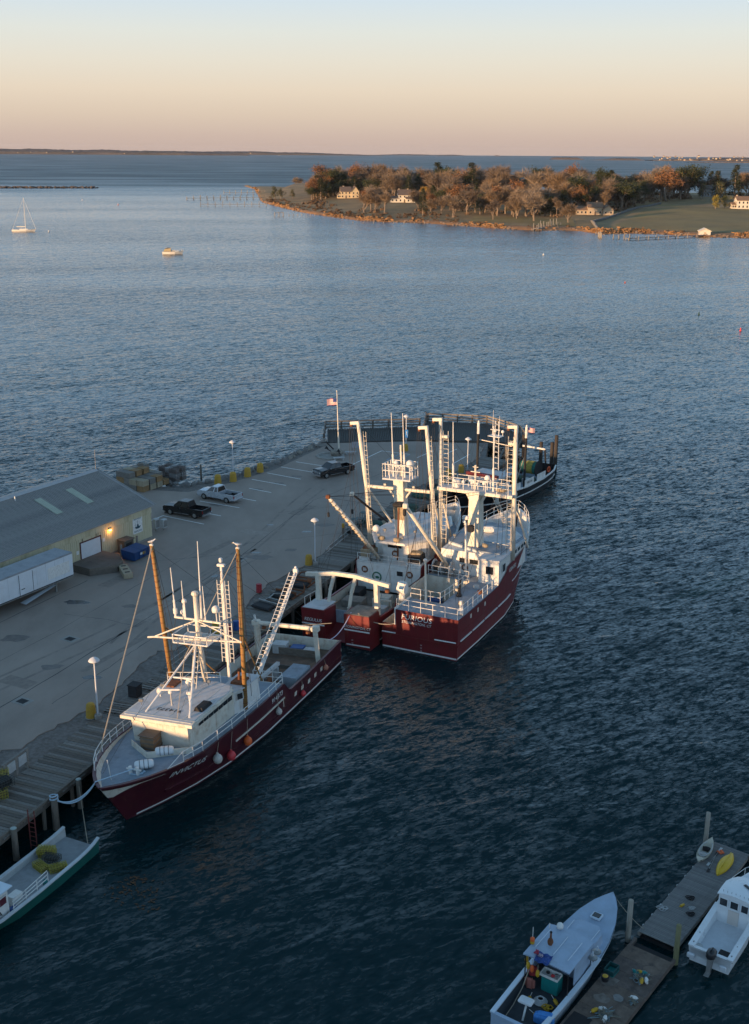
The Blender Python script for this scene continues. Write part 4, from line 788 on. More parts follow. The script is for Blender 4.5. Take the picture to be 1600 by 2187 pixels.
# deck house: white aft wall and bridge above
wl=MB().prism([(-3.7,-.8),(3.7,-.8),(3.7,4.2),(3.0,9.),(-3.,9.),(-3.7,4.2)],1.4,4.42).build('deck_house',WHITE,B3)
for x in(-2.75,2.45): medal(wl,(x,-.82,3.55),.38,(PI/2,0,0))
ring=MB().tube([(-1.35+.48*math.cos(a*PI/12),-.83,2.9+.48*math.sin(a*PI/12)) for a in range(25)],.07,6).build('green_ring_emblem',mat('green_sign_paint',(.03,.15,.09),.6,.2),wl); MB().ball((-1.3,-.84,2.85),.2,8,6,(1.2,.1,.7)).build('fish_emblem',mat('green_sign_paint',(.03,.15,.09)),ring)
wall_panel(wl,(1.0,-.8),(1.7,-.8),3.3,3.8,.02,'louvre',BLACK,WHITE)
rail(wl,[(-3.6,-.7,4.43),(3.6,-.7,4.43)],.85,(1,.5),1.2)
lo=[(-1.3,.7),(1.7,.7),(3.2,2.2),(3.1,7.6),(2.0,9.),(-1.8,9.4),(-3.,8.),(-3.0,2.2)]
wh=poly_house(MB(),lo,lo,4.43,6.5).build('wheelhouse',WHITE,B3); fixn(wh)
ro=[(-1.6,-.6),(1.9,-.6),(3.5,1.9),(3.45,7.8),(2.2,10.3),(-2.,10.7),(-3.4,8.6),(-3.4,2.2)]
MB().prism(ro,6.5,6.7).build('roof',WHITE,wh); MB().prism([(x*.95,y*.97+.1) for x,y in ro],6.702,6.75).build('roof_deck',DECKW,wh)
wall_panel(wh,(-.7,.7),(.9,.7),5.75,6.3,.03,'window',GLASS,WHITE); medal(wh,(.1,.68,5.1),.38,(PI/2,0,0))
for y in(2.6,3.7,4.8,5.9): wall_panel(wh,(3.17-.02*y,y),(3.17-.02*y,y+.7),5.75,6.25,.04,'window',GLASS)
for x,sg in((-2.75,1),(2.75,-1)): t_=MB().cb((x,.3,5.1),(1.5,1.3,.95),.05,.1).build('net_bin',TAN if x<0 else BLACK,B3); MB().cb((x,.3,5.62),(1.2,1.0,.3),.2,.1).build('heaped_net',RUST if x<0 else TAN,t_); MB().bx(x-.85,x+.85,-.4,1.,4.43,4.66).build('bin_tray',WHITE,t_)
wn=MB(); wn.tube([(-2.1,-.2,4.9),(-1.2,-.2,4.9)],.45,14); wn.tube([(-2.15,-.2,4.9),(-2.05,-.2,4.9)],.6,16); wn.build('boom_winch',STEEL,B3)
# booms
for a,m_,b,mt,r in(((-1.2,-.6,4.9),(-2.3,-3.3,8.8),(-3.5,-6.2,12.7),MASTW,.2),((-2.5,4.2,7.3),(-2.5,.6,9.7),(-2.5,-3.2,12.3),BLACK,.12)):
    bo=MB().tube([a,m_,b],[r,r*1.1,r*.85],10).build('boom',mt,B3,True); MB().cb(b,(.45,.45,.4),.4,.08).build('boom_head',RUST if mt is MASTW else MASTW,bo); wire('topping_wire',WIRE,bo,[b,(0,2.2,11.6)],.02); wire('topping_wire',WIRE,bo,[b,(-.3,2.2,11.0)],.018); wire('cargo_fall',WIRE,bo,[b,(b[0],b[1]-.1,b[2]-1.6)],.02); MB().cb((b[0],b[1]-.1,b[2]-1.8),(.22,.22,.5),0,.06).build('hook_block',BLACK,bo)
    if mt is MASTW:
        rb=MB().cb((0,0,0),(.40,.05,.40),0,0).mesh('boom_step',TAN)
        for k in range(1,16): inst('boom_step',rb,bo,Vector(a).lerp(Vector(b),k/16),(Vector(b)-Vector(a)).to_track_quat('Y','Z').to_euler())
# pillar mast with radar cage and gallows masts
pl=MB(); pl.add([(.05+sx_*.55,2.5+sy*.5,z) for z in(6.75,12.7) for sx_,sy in((-1,-1),(1,-1),(1,1),(-1,1))],[(4,5,6,7),(0,1,5,4),(1,2,6,5),(2,3,7,6),(3,0,4,7)]); pm_=pl.build('pillar_mast',MASTW,B3)
MB().bx(-.56,.66,1.96,2.0,8.4,9.9).build('soot_patch',TAN,pm_)
cage=MB().bx(-1.55,1.65,1.6,3.6,12.7,12.85).build('mast_platform',DECKW,pm_); rail(cage,[(-1.5,1.65,12.85),(1.6,1.65,12.85),(1.6,3.55,12.85),(-1.5,3.55,12.85),(-1.5,1.65,12.85)],1.5,(1,.55),.75,.05)
for x in(-.65,.65): whip(B3,(x,2.4,12.9),(x,2.4,19.6),r=.065)
dome(B3,(1.35,2.3,14.1),.42,stem=1.); dome(B3,(-.3,2.4,14.2),.25,stem=1.2); radar(B3,(.2,2.2,14.0),1.2,.3,1.); radar(B3,(-.2,3.,13.6),1.2,-.3,.7); MB().tube([(0.1,2.8,12.9),(0.1,2.8,16.2)],.1,6).build('top_mast',MASTW,B3)
MB().tube([(-3.75,2.4,11.6),(3.95,2.4,11.6)],.18,8).build('crosstree',MASTW,B3)
for x in(-1.6,1.7): floodlight(B3,(x,2.3,12.0),0,STEEL); MB().tube([(x*.35,2.4,10.6),(x*.75,2.4,11.5)],.1,6).build('knee_brace',MASTW,B3)
for s in(-1,1):
    m=gal_mast(B3,s*3.72,2.4,4.6,18.6,.23,-.35 if s<0 else 0,1,dz=.9); MB().tube([(s*3.7,2.4,11.3),(s*2.9,6.,6.7)],.12,8).build('back_stay_leg',MASTW,m)
    ladder_mb((s*3.72+.35,2.1,6),(s*3.72+.25,1.7,17.6),.3,step=.5,r=.025).build('ladder',MASTW,m)
dome(B3,(-2.6,1.8,6.95),.4,stem=.2)
for x,y in((-1.5,.2),(1.3,.0),(-1.7,2.0),(1.6,2.5)): floodlight(B3,(x,y,7.15),.3,STEEL)
MB().cb((-.9,-.3,7.0),(.7,.5,.4),0,.1).build('lamp_hood',TAN,B3); MB().cb((.9,-.35,7.0),(.7,.5,.4),0,.1).build('lamp_hood',TAN,B3)
MB().cb((.25,1.5,10.2),(1.1,.8,.5),.2,.15).build('exhaust_elbow',BLACK,B3); MB().tube([(.45,.5,4.5),(.45,1.2,9.9)],.1,8).build('exhaust_pipe',RUST,B3)
rail(B3,[(2.9,10.5,5.45),(2.,13.2,5.9),(.9,15.2,6.25),(0,16.3,6.4),(-.9,15.2,6.25),(-2.,13.2,5.9)],.9,(1,.5),1.2)
# clutter on the working deck
for x,y,sz,m in((2.2,-7,(1.4,1.,.9),GREYB),(-1.5,-5.5,(2.2,1.6,.7),WOODD),(1.2,-4.2,(1.6,1.2,.9),CREAM),(-2.4,-3.2,(1.2,2.,.8),BLACK)): MB().cb((x,y,1.41+sz[2]/2),sz,.1,.05).build('deck_bin',m,B3)
MB().bx(.9,3.,-6.1,-5.9,2.5,2.65).build('sorting_table',CREAM,B3); MB().bx(.9,1.,-6.1,-5.9,1.4,2.5).build('table_leg',CREAM,B3); MB().bx(2.9,3.,-6.1,-5.9,1.4,2.5).build('table_leg',CREAM,B3)
for x in(-.4,2.6): MB().tube([(x,-8.6,1.4),(x,-8.6,2.4)],.16,8).build('bollard',CREAM,B3)
for s in(-1,1): wire('stay',WIRE,B3,[(s*3.9,1.6,18.3),(s*3.2,-9.3,3.)],.016); wire('stay',WIRE,B3,[(s*3.9,1.7,18.3),(s*1.,13.8,6.2)],.016)
wire('stay',WIRE,B3,[(-3.7,2.3,11.7),(-3.,-9.5,5.9)],.016)
rigging(B3,[(-4,1.6,18.2),(3.7,1.6,18.2),(0,2.4,12.6),(-3.5,-6.2,12.6),(-2.5,-3.2,12.2)],[(3.3,-9.6,5.9),(-3.1,-9.6,5.9),(3.6,-1,4.5),(-3.6,-1,4.5),(2.,10,6.8),(-2.,10,6.8),(0,16,6.4)],13)
# ================================================================ HERITAGE
B4=boat('fishing_trawler','black hulled trawler with green net drum at the far end of the pier',(17.4,149.8),215.7,0.)
h=Hull([(-11.2,2.3,2.5),(-9.5,2.9,2.2),(-6,3.1,1.85),(-1,3.2,1.8),(3,3.2,2.1),(6,3.0,2.6),(6.3,3.,3.0),(9,2.2,3.5),(11,1.1,4.0),(12.2,0,4.3)],[(0,1.9),(.15,2.7),(.4,3.0),(.6,2.85),(.78,2.0),(.92,.8),(1,.03)],10.6,B4,1.15); h.shell(BLACKH)
h.band(-11,11.3,lambda y:.85+.0035*(y+1)**2,.12,LETW,'rub_rail',off=.08,n=40); h.band(-11.1,12,lambda y:lerp_tab(h.sh,y,2)-.06,.1,LETW,'sheer_stripe',off=.03,n=40)
h.deck(-11,6.2,1.05,DECKB,'work_deck'); h.bulwark(-11.1,6,1.05,WHITE,WHITE); h.deck(6.2,12,2.95,DECKW,'fore_deck'); h.bulwark(6.3,12.1,2.95,WHITE,WHITE)
MB().bx(-2.9,2.9,6.1,6.2,1.05,2.95).build('break_bulkhead',WHITE,B4)
text('HERITAGE',LETG,B4,(0,0,0),(0,0,0),.55,shear=.2,bend=onhull(h,8.6,2.55,-1,-1,-.03),sx=1.1)
wh=MB().prism([(-2.1,1.9),(2.1,1.9),(2.1,5.6),(1.2,6.0),(-1.2,6.0),(-2.1,5.6)],1.06,4.0).build('wheelhouse',WHITE,B4); MB().prism([(-2.3,1.7),(2.3,1.7),(2.3,5.8),(1.3,6.3),(-1.3,6.3),(-2.3,5.8)],4.0,4.14).build('roof',DECKW,wh); MB().bx(-2.32,2.32,5.3,5.9,4.15,4.6).build('dodger',mat('maroon_canvas',(.12,.015,.02),.8,.2),wh)
for k in range(4): wall_panel(wh,(-2.1,5.3-k*.85),(-2.1,4.7-k*.85),3.2,3.75,.03,'window',GLASS,WHITE)
for k in range(3): wall_panel(wh,(.9-k*.75,6.),(.35-k*.75,6.),3.3,3.8,.03,'window',GLASS,WHITE)
# white side plates with letters
for i,(y0,y1,t_) in enumerate(((2.6,.6,''),(-.6,-3.2,'GEORGIA'[3:]+'A'),(-4.2,-6.8,''))):
    P=[h.surf(y,z,-1,-.14) for y,z in((y0,1.7),(y1,1.7))]; z0=1.8
    MB().bar((P[0].x,P[0].y,z0+.45),(P[1].x,P[1].y,z0+.45),.06,1.0).build('side_plate',WHITE,B4)
text('601114',LETK,B4,(h.surf(-1.9,1.8,-1,-.1).x,-1.9,2.3),(PI/2,0,-PI/2),.45,'lettering')
for x,y,zt in((2.4,2.9,10.6),(-2.5,-1.4,9.9)):
    m=MB().tube([(x,y,1.06),(x,y,zt-1.5)],.17,10).build('mast',BLACK,B4); MB().tube([(x,y,zt-1.5),(x,y,zt)],.18,10).build('mast_top',WHITE,m); MB().lathe([(.1,0),(.14,.1),(.06,.3)],(x,y,zt),8).build('mast_light',WHITE,m)
lm=MB()
for sx_,sy in((-.4,-.35),(.4,-.35),(0,.4)): lm.tube([(sx_,2.4+sy,4.15),(sx_*.6,2.4+sy*.6,11.0)],.055,5)
for k in range(9):
    z=4.5+k*.75; lm.tube([(-.35,2.1,z),(.35,2.1,z)],.035,4,False); lm.tube([(.33,2.1,z),(0,2.7,z+.35)],.03,4,False); lm.tube([(-.33,2.1,z),(0,2.7,z+.35)],.03,4,False)
lm=lm.build('lattice_mast',WHITE,B4); MB().bar((-2.5,2.4,8.0),(2.5,2.4,8.2),.1).build('crosstree',MASTW,lm); MB().bx(-.9,.9,1.8,3.,9.0,9.08).build('mast_platform',WHITE,lm)
for a,b in(((.5,2.4,9.1),(.5,2.4,12.5)),((-.4,2.3,9.1),(-.4,2.3,11.8))): whip(B4,a,b)
dome(B4,(-.8,2.,9.5),.22,stem=.4); radar(B4,(0,2.6,9.8),1.3,.3,.6)
# net drum, stern gallows, life ring
nd=MB().tube([(-1.3,-7.6,2.6),(1.3,-7.6,2.6)],.85,16).build('net_drum',mat('green_net',(.03,.16,.13),.9,.35,4,bump=1,bscale=20),B4); MB().tube([(-.7,-7.6,2.6),(.35,-7.6,2.6)],.92,16).build('yellow_net',mat('yellow_net',(.34,.27,.06),.9,.3,4,bump=1,bscale=20),nd)
for x in(-1.35,1.35): MB().tube([(x-.05,-7.6,2.6),(x+.05,-7.6,2.6)],1.15,18).build('flange',BLACK,nd)
gl=MB(); 
for x in(-2.,2.): gl.bar((x,-8.9,1.06),(x*.85,-8.6,5.2),.2)
gl.build('stern_gallows',BLACK,B4); MB().bar((-1.8,-8.6,5.25),(1.8,-8.6,5.25),.22).build('gallows_beam',WHITE,B4)
lr=MB().tube([(-2.5,-8.5+.35*math.cos(a*PI/8),2.5+.35*math.sin(a*PI/8)) for a in range(17)],.1,8).build('life_ring',mat('life_ring_orange',(.6,.1,.03),.6,.15),B4)
for x,y,sz,m in((.6,-3.6,(1.6,1.4,.9),BLACK),(-1.2,-4.6,(1.2,1.,.8),GREYB),(1.6,-1.,(1.2,2.,.8),BLUEB),(-.9,.6,(1.2,1.2,.9),WHITE),(1.2,.6,(.9,.9,1.3),TAN)): MB().cb((x,y,1.06+sz[2]/2),sz,.15,.08).build('deck_bin',m,B4)
NETG=mat('green_net_heap',(.04,.09,.07),.95,.5,4,bump=1,bscale=12)
for x,y,r in((.2,-5.6,.8),(-1.1,-6.1,.6),(1.3,-5.9,.7)): MB().ball((x,y,1.3),r,12,7,(1.2,1.,.6)).build('heaped_net',NETG,B4,True)
wire('stay',WIRE,B4,[(0,2.4,10.9),(0,11.6,4.1)],.02); wire('stay',WIRE,B4,[(0,2.4,10.8),(0,-8.6,5.3)],.02)
for x in(-1,1): MB().tube([(x*.6,-2.2,1.06),(x*1.6,-3.4,6.2)],.06,6).build('derrick',ROPET,B4)
def flag(name,label,loc,rz,wd,ht,pole_h,pole_m,tilt=0):
    """small ensign on its staff: striped fly and blue canton, rippled"""
    f=thing(name,label,'flag',loc,rz); MB().tube([(0,0,0),(0,0,pole_h)],[.03,.02],6).build('staff',pole_m,f)
    RD=mat('flag_red',(.45,.04,.05),.8,.1); WT=mat('flag_white',(.7,.69,.66),.8,.05); BL=mat('flag_blue',(.03,.05,.2),.8,.1); top=pole_h-.05
    for k in range(13):
        z0=top-ht*(k+1)/13;z1=top-ht*k/13; x0=wd*.4 if k<7 else .02; rows=[]
        for i in range(9): x=x0+(wd-x0)*i/8; y=.10*wd*math.sin(x/wd*7)*min(1,x/wd*2); dz=-.25*wd*(x/wd)**1.5*tilt; rows.append([(x,y,z0+dz),(x,y,z1+dz)])
        MB().grid(rows).build('stripe',RD if k%2==0 else WT,f)
    rows=[]
    for i in range(5): x=.02+(wd*.4-.02)*i/4; y=.10*wd*math.sin(x/wd*7)*min(1,x/wd*2); dz=-.25*wd*(x/wd)**1.5*tilt; rows.append([(x,y,top-ht*7/13+dz),(x,y,top+dz)])
    MB().grid(rows).build('canton',BL,f); return f
rigging(B4,[(0,2.4,10.8),(2.4,2.9,10.2),(-2.5,-1.4,9.6)],[(1.8,-8.6,5.2),(-1.8,-8.6,5.2),(2.6,5.5,2.4),(-2.6,5.5,2.4),(0,11.5,4.1),(2.8,-5,1.9),(-2.9,-5,1.9)],12)
p=B4.matrix_world@Vector((-2.5,-1.4,8.4)); flag('ensign','small ensign flying from the black mast of the far trawler',tuple(p),R(-12),1.1,.65,1.5,MASTW,.3)
# ---------------------------------------------------------------- float docks, small boats
FGREY=[mat('float_plank_%d'%i,c,.88,.25,2.5,bump=.5,stretch=(1,5,5),dirt=(.10,.095,.09),dirtamt=.6,dscale=1.) for i,c in enumerate(((.20,.195,.19),(.175,.17,.165),(.225,.22,.21)))]
FBRN=[mat('float_ply_%d'%i,c,.9,.35,1.6,bump=.5,dirt=(.06,.05,.045),dirtamt=.8,dscale=.9) for i,c in enumerate(((.155,.115,.09),(.13,.10,.085),(.19,.16,.135)))]
def float_dock(label,a,L,wd,az,z,mats,pw,edge):
    f=thing('float_dock',label,'float dock',(a[0],a[1],0),R(-az))   # local: y along, x right from the left edge
    n=int(L/pw); me=[]
    for m in mats:
        mb=MB(); mb.bx(0,wd,.01,pw-.012,z-.05,z); me.append(mb.mesh('plank',m))
    for i in range(n): inst('plank',me[random.choice((0,0,1,2)) if len(me)>2 else 0],f,(random.uniform(-.015,.015),i*pw,random.uniform(-.006,.006)))
    for x in(.04,wd-.10): MB().bx(x-.05,x+.11,0,L,z-.30,z-.052).build('side_beam',edge,f)
    MB().bx(.1,wd-.1,.1,L-.1,-.4,z-.31).build('float_tank',BLACK,f)
    return f
FD1=float_dock('grey plank float dock with two kayaks at its far end',(15.94,58.02),11.9,2.42,37.6,.5,FGREY,.15,WOODS[2])
for k in range(9): MB().cb((-.03,.8+k*1.25,.42),(.08,.16,.12),0,.02).build('edge_cleat',GREYB,FD1)
FD2=float_dock('stained brown plywood float dock strewn with rope, beside the blue lobster boat',(9.2,49.2),10.6,2.75,37.6,.45,FBRN,1.22,FBRN[1])
for x,y,s,m in((.9,4.6,.5,FBRN[2]),(1.7,3.7,.35,FGREY[2]),(.5,6.2,.6,FBRN[2]),(1.6,5.2,.35,FGREY[2]),(2.1,8.4,.5,FBRN[0])): 
    p=[(x+s*(.7+.4*random.random())*math.cos(2*PI*k/10),y+s*(.6+.4*random.random())*math.sin(2*PI*k/10),.454) for k in range(10)]; MB().add(p,[tuple(range(10))]).build('dried_stain',m,FD2)
MB().bx(.15,1.25,.2,2.8,.455,.47).build('rubber_mat',BLACK,FD2); MB().bx(1.5,1.85,3.0,3.5,.455,.5).build('loose_board',FBRN[2],FD2)
PILEG=mat('grey_pile',(.33,.30,.255),.9,.2,3,bump=.5,stretch=(4,4,.4),dirt=(.16,.15,.10),dirtamt=.7,dscale=1.)
PILEM=mat('mossy_pile',(.20,.19,.10),.9,.25,3,bump=.5,stretch=(4,4,.4),dirt=(.12,.13,.04),dirtamt=.8,dscale=1.)
pile('mooring_pile','tall pale round pile at the far corner of the grey float by the kayaks',22.7,67.85,2.45,.155,m=PILEG); pile('mooring_pile','pale round pile where the two floats meet, beside the blue boat bow',15.3,57.75,2.85,.16,m=PILEG); pile('mooring_pile','mossy green-topped pile between the white motorboat and the brown float',17.65,55.75,2.65,.155,m=PILEM); pile('mooring_pile','pale pile cut off by the right edge of the frame behind the white boat',25.15,65.75,2.6,.15,m=PILEG)
# kayaks
def kayak(label,loc,rz,L,wd,m,flip,roll=0):
    k=thing('kayak',label,'kayak',loc,rz); n=16; rows=[]; sg=-1 if flip else 1
    for i in range(n+1):
        u=i/n*2-1; w_=wd/2*max(.02,(1-abs(u)**2.3)); d=.30*(1-.35*u*u); z0=.05*u*u; ring=[]
        for j in range(9): a=PI*j/8; ring.append((-w_*math.cos(a),u*L/2,(.30+.10*u*u-d*math.sin(a)**.8*(1-.3*u*u))))
        rows.append(ring)
    if flip: rows=[[(x,y,.36-z) for x,y,z in r] for r in rows]
    o=fixn(MB().grid(rows).build('shell',m,k,True))
    dk=[]
    if not flip:
        for i in range(n+1): u=i/n*2-1; w_=wd/2*max(.02,(1-abs(u)**2.3)); dk.append([(-w_,u*L/2,.30+.10*u*u),(-w_*.5,u*L/2,.34+.1*u*u-(.18 if abs(u)<.55 else 0)),(0,u*L/2,.36+.10*u*u-(.24 if abs(u)<.55 else 0)),(w_*.5,u*L/2,.34+.1*u*u-(.18 if abs(u)<.55 else 0)),(w_,u*L/2,.30+.10*u*u)])
        MB().grid(dk).build('deck',m,k,True)
        for y,c in((.35,BLACK),(-.35,GREYB)): MB().cb((0,y,.22),(wd*.5,.45,.12),0,.05).build('seat',c,k); MB().cb((0,y-.25,.34),(wd*.48,.08,.32),0,.03).build('seat_back',c,k)
        MB().tube([(wd*.42*math.cos(2*PI*q/20),.12+.95*math.sin(2*PI*q/20),.335) for q in range(21)],.03,5).build('cockpit_rim',GREYB,k); MB().cb((0,1.25,.34),(.3,.35,.05),0,.02).build('hatch',BLACK,k); MB().cb((0,-1.2,.33),(.34,.4,.05),0,.02).build('tank_well',BLACK,k)
    else: MB().bar((0,-L*.36,.36),(0,L*.36,.36),.05,.04).build('keel_strip',m,k)
    return k
kayak('pale tan sit-on-top kayak lying upright near the end of the grey float',(22.1,65.95,.5),R(-32),3.2,.85,mat('tan_kayak',(.48,.44,.35),.5,.12,3,dirt=(.3,.26,.2),dirtamt=.5),False)
kayak('yellow kayak turned over on the grey float beside the white motorboat',(23.1,64.75,.5),R(-36),3.0,.8,mat('yellow_kayak',(.68,.42,.02),.45,.08,3),True)
o=thing('life_vest','orange life vest lying on the grey float between the kayaks','life vest',(23.2,66.1,.5),.3); MB().cb((-.1,0,.06),(.18,.42,.1),.2,.04).build('panel',ORANGE,o); MB().cb((.12,.02,.06),(.18,.40,.1),-.15,.04).build('panel',ORANGE,o)
for i,(x,y,rz,lb) in enumerate(((22.65,65.6,-.75,'grey kayak paddle leaning beside the yellow kayak'),(22.35,65.0,-.62,'kayak paddle lying along the tan kayak'))):
    p=thing('paddle',lb,'paddle',(x,y,.55),rz+.1); MB().tube([(0,-.9,0),(0,.9,0)],.02,6).build('shaft',STEEL,p)
    for s in(-1,1): MB().cb((0,s*1.05,0),(.17,.42,.02),0,.008).build('blade',BLACK if i else GREYB,p)
def coil(name,label,loc,r,m,turns=4,rr=.03,parent=None):
    o=thing(name,label,'rope',loc) ; pts=[]; rnd=random.Random(int(loc[0]*97))
    for i in range(turns*14): a=2*PI*i/14; q=r*(.55+.45*math.sin(i*.7+rnd.random())); pts.append((q*math.cos(a)+rnd.gauss(0,.02),q*math.sin(a)*.8,rr+.02*(i/14)))
    MB().tube(pts,rr,5).build('rope',m,o); return o
coil('rope_coil','thin pale rope loosely coiled in the middle of the grey float',(17.9,60.15,.5),.35,GREYB,4,.02); coil('rope_coil','dark rope tangle on the grey float near the white boat cabin',(19.9,61.2,.5),.3,BLACK,3,.03); coil('rope_coil','dark rope tangle on the grey float beside the white boat gunwale',(19.5,59.6,.5),.28,BLACK,3,.03); coil('rope_coil','pale rope bundle by the yellow bailer on the grey float',(19.7,60.2,.5),.22,GREYB,3,.02)
o=thing('bailer','small yellow bailer lying on the grey float','bailer',(19.2,60.4,.5),.6); MB().tube([(-.15,0,.08),(.15,0,.08)],[.09,.07],8).build('cup',mat('yellow_plastic',(.55,.32,.02),.5,.1),o); MB().tube([(-.15,0,.08),(-.3,0,.1)],.02,5).build('handle',mat('yellow_plastic',(.55,.32,.02)),o)
YEL=mat('yellow_plastic',(.55,.32,.02)); TEAL=mat('teal_plastic',(.01,.20,.19),.5,.1,3)
# gear heaps on the brown float
def heap(label,loc,s,parts):
    o=thing('gear_heap',label,'fishing gear',loc,random.random())
    rnd=random.Random(int(loc[0]*31)); pts=[]
    for i in range(46): pts.append((rnd.gauss(0,.22)*s,rnd.gauss(0,.22)*s,.05+abs(rnd.gauss(0,.12))*s))
    MB().tube(pts,.022,4).build('tangled_rope',mat('dull_rope',(.20,.19,.15),.9,.3,6),o); pts=[(p[1]*1.2,p[0]*.9,p[2]*.7) for p in pts]; MB().tube(pts,.022,4).build('tangled_rope',mat('blue_grey_rope',(.18,.25,.27),.9,.3,6),o)
    for x,y,m,rz in parts:
        b=MB().lathe([(.04,-.22),(.11,-.16),(.12,.05),(.08,.16),(.03,.22)],(0,0,0),10).build('buoy',m,o,True); b.location=(x,y,.16); b.rotation_euler=(PI/2-.2,0,rz); MB().tube([(0,0,-.3),(0,0,.25)],.014,5).build('spindle',WHITE,b)
    return o
heap('tangle of rope with yellow and green buoys on the edge of the brown float',(15.25,53.9,.45),1.3,((.25,.3,YEL,.4),(-.3,-.15,YEL,1.9),(.35,.05,TEAL,.2),(-.1,-.35,WHITE,2.2),(.1,.45,TEAL,2.9))); heap('tangle of pale blue rope and buoys on the near end of the brown float',(12.6,51.0,.45),1.3,((.2,.3,WHITE,.6),(-.2,.5,YEL,1.2),(-.3,-.25,WHITE,2.))); heap('small rope heap with white buoys hanging at the outer edge of the brown float',(14.35,52.0,.45),.6,((.2,.1,WHITE,.4),))
o=thing('bait_tub','yellow bait basket with black rim on the brown float edge','basket',(13.15,53.75,.45),.3); MB().lathe([(.18,0),(.24,.3),(.26,.32)],(0,0,0),14).build('tub',BLACK,o); MB().lathe([(.02,0),(.2,.03),(.1,.06)],(0,0,.28),12).build('contents',YEL,o)
o=thing('fish_crate','dark teal plastic crate beside the yellow basket on the brown float','crate',(13.65,54.45,.45),-.65); MB().bx(-.3,.3,-.4,.4,0,.06).build('base',TEAL,o)
for x0,x1,y0,y1 in((-.3,-.26,-.4,.4),(.26,.3,-.4,.4),(-.26,.26,-.4,-.36),(-.26,.26,.36,.4)): MB().bx(x0,x1,y0,y1,.06,.36).build('side',mat('dark_teal',(.01,.07,.07),.6,.2),o)
# ---- blue-grey lobster boat
BGP=mat('blue_grey_gelcoat',(.33,.42,.54),.45,.10,1.5,dirt=(.27,.33,.40),dirtamt=.5,dscale=1.2); BGT=mat('pale_blue_trim',(.58,.66,.74),.45,.06,2); INSD=mat('cockpit_dark',(.045,.055,.065),.75,.3,2)
B5=boat('lobster_boat','pale blue lobster boat with teal bait box moored along the brown float',(11.16,54.87),35.2,0,'lobster boat')
h=Hull([(-6.31,1.40,1.06),(-4,1.52,.98),(-1,1.6,1.0),(1.,1.6,1.08),(2.5,1.5,1.2),(4,1.22,1.4),(5.2,.78,1.57),(5.9,.38,1.68),(6.31,0,1.75)],[(0,1.3),(.3,1.4),(.55,1.35),(.72,1.0),(.86,.5),(1,.02)],5.7,B5,1.2); h.shell(mat('grey_hull_side',(.30,.34,.38),.5,.12,1.5,dirt=(.17,.18,.18),dirtamt=.6))
h.deck(-6.2,.6,.32,INSD,'cockpit_sole',.14); h.bulwark(-6.3,1.0,.32,INSD,BGT,.16,.24); MB().bx(-1.36,1.36,-6.33,-6.1,.3,1.07).build('transom_board',BGP,B5)
a=h.outline(.9,6.25,.03,None,-1,20);b=h.outline(.9,6.25,.03,None,1,20); MB().grid([[p+Vector((0,0,.03)),(p+q)/2+Vector((0,0,.10)),q+Vector((0,0,.03))] for p,q in zip(a,b)]).build('fore_deck',BGP,B5,True)
h.band(-6.2,5.6,lambda y:lerp_tab(h.sh,y,2)-.12,.08,BGT,'rub_rail',off=.04,n=24)
tr=poly_house(MB(),[(-1.05,.3),(1.2,.3),(1.2,2.3),(.75,2.95),(-.55,2.95),(-1.05,2.3)],[(-.98,.3),(1.12,.3),(1.12,2.1),(.68,2.75),(-.5,2.75),(-.98,2.1)],1.1,1.78).build('trunk_cabin',BGP,B5); fixn(tr)
for x in(-.75,.85): MB().tube([(x,.6,1.83),(x,2.4,1.83)],.022,6).build('grab_rail',BGT,tr)
MB().bx(.0-.27,.33,3.55,4.12,1.50,1.62).build('deck_hatch',BGT,B5); MB().bx(-.2,.26,3.62,4.05,1.62,1.635).build('hatch_glass',GLASS,B5)
cb=poly_house(MB(),[(-1.2,.35),(-1.2,-.5),(1.3,-.5),(1.3,.35)],[(-1.15,.25),(-1.15,-.5),(1.25,-.5),(1.25,.25)],.32,2.5).build('cabin_front',BGP,B5); fixn(cb)
for s,x in((-1,-1.22),(1,1.3)): MB().bx(min(x,x-s*.05),max(x,x-s*.05),-1.8,-.5,1.0,2.5).build('side_screen',BGP,B5)
rf=MB(); rows=[]
for y in(-2.87,-1.5,0,.45): rows.append([(x,y-(abs(x)*.12 if y>.3 else 0),2.6+.07*(1-(x/1.4)**2)) for x in(-1.36,-.8,0,.8,1.45)])
rf.grid(rows); rf.grid([[(x,y,z-.09) for x,y,z in r][::-1] for r in rows]); 
for r in(rows[0],rows[-1]): rf.grid([r,[(x,y,z-.09) for x,y,z in r]])
for k in(0,-1): rf.grid([[r[k] for r in rows],[(r[k][0],r[k][1],r[k][2]-.09) for r in rows]])
rf=rf.build('roof',BGP,B5)
for x in(-1.,0.1,.98): MB().tube([(x,-2.1,2.70),(x,-.3,2.71)],.022,6).build('grab_rail',BGT,rf)
for s in(-1.25,1.35): MB().tube([(s,-2.75,1.0),(s,-2.75,2.55)],.035,6).build('roof_post',BLACK,B5)
dome(B5,(-.62,.15,2.72),.2,stem=.06); MB().tube([(-1.15,-.1,2.6),(-1.15,-.1,2.95)],.03,5).build('nav_light',WHITE,B5)
for k,(x,y) in enumerate(((1.62,.1),(1.58,.7))): MB().lathe([(.04,-.1),(.26,-.06),(.26,0),(.04,.06)],(x-.1,y,1.75),12).build('pot_hauler',STEEL,B5); MB().bar((1.45,y,1.05),(1.5,y,2.1),.07).build('davit',BGT,B5)
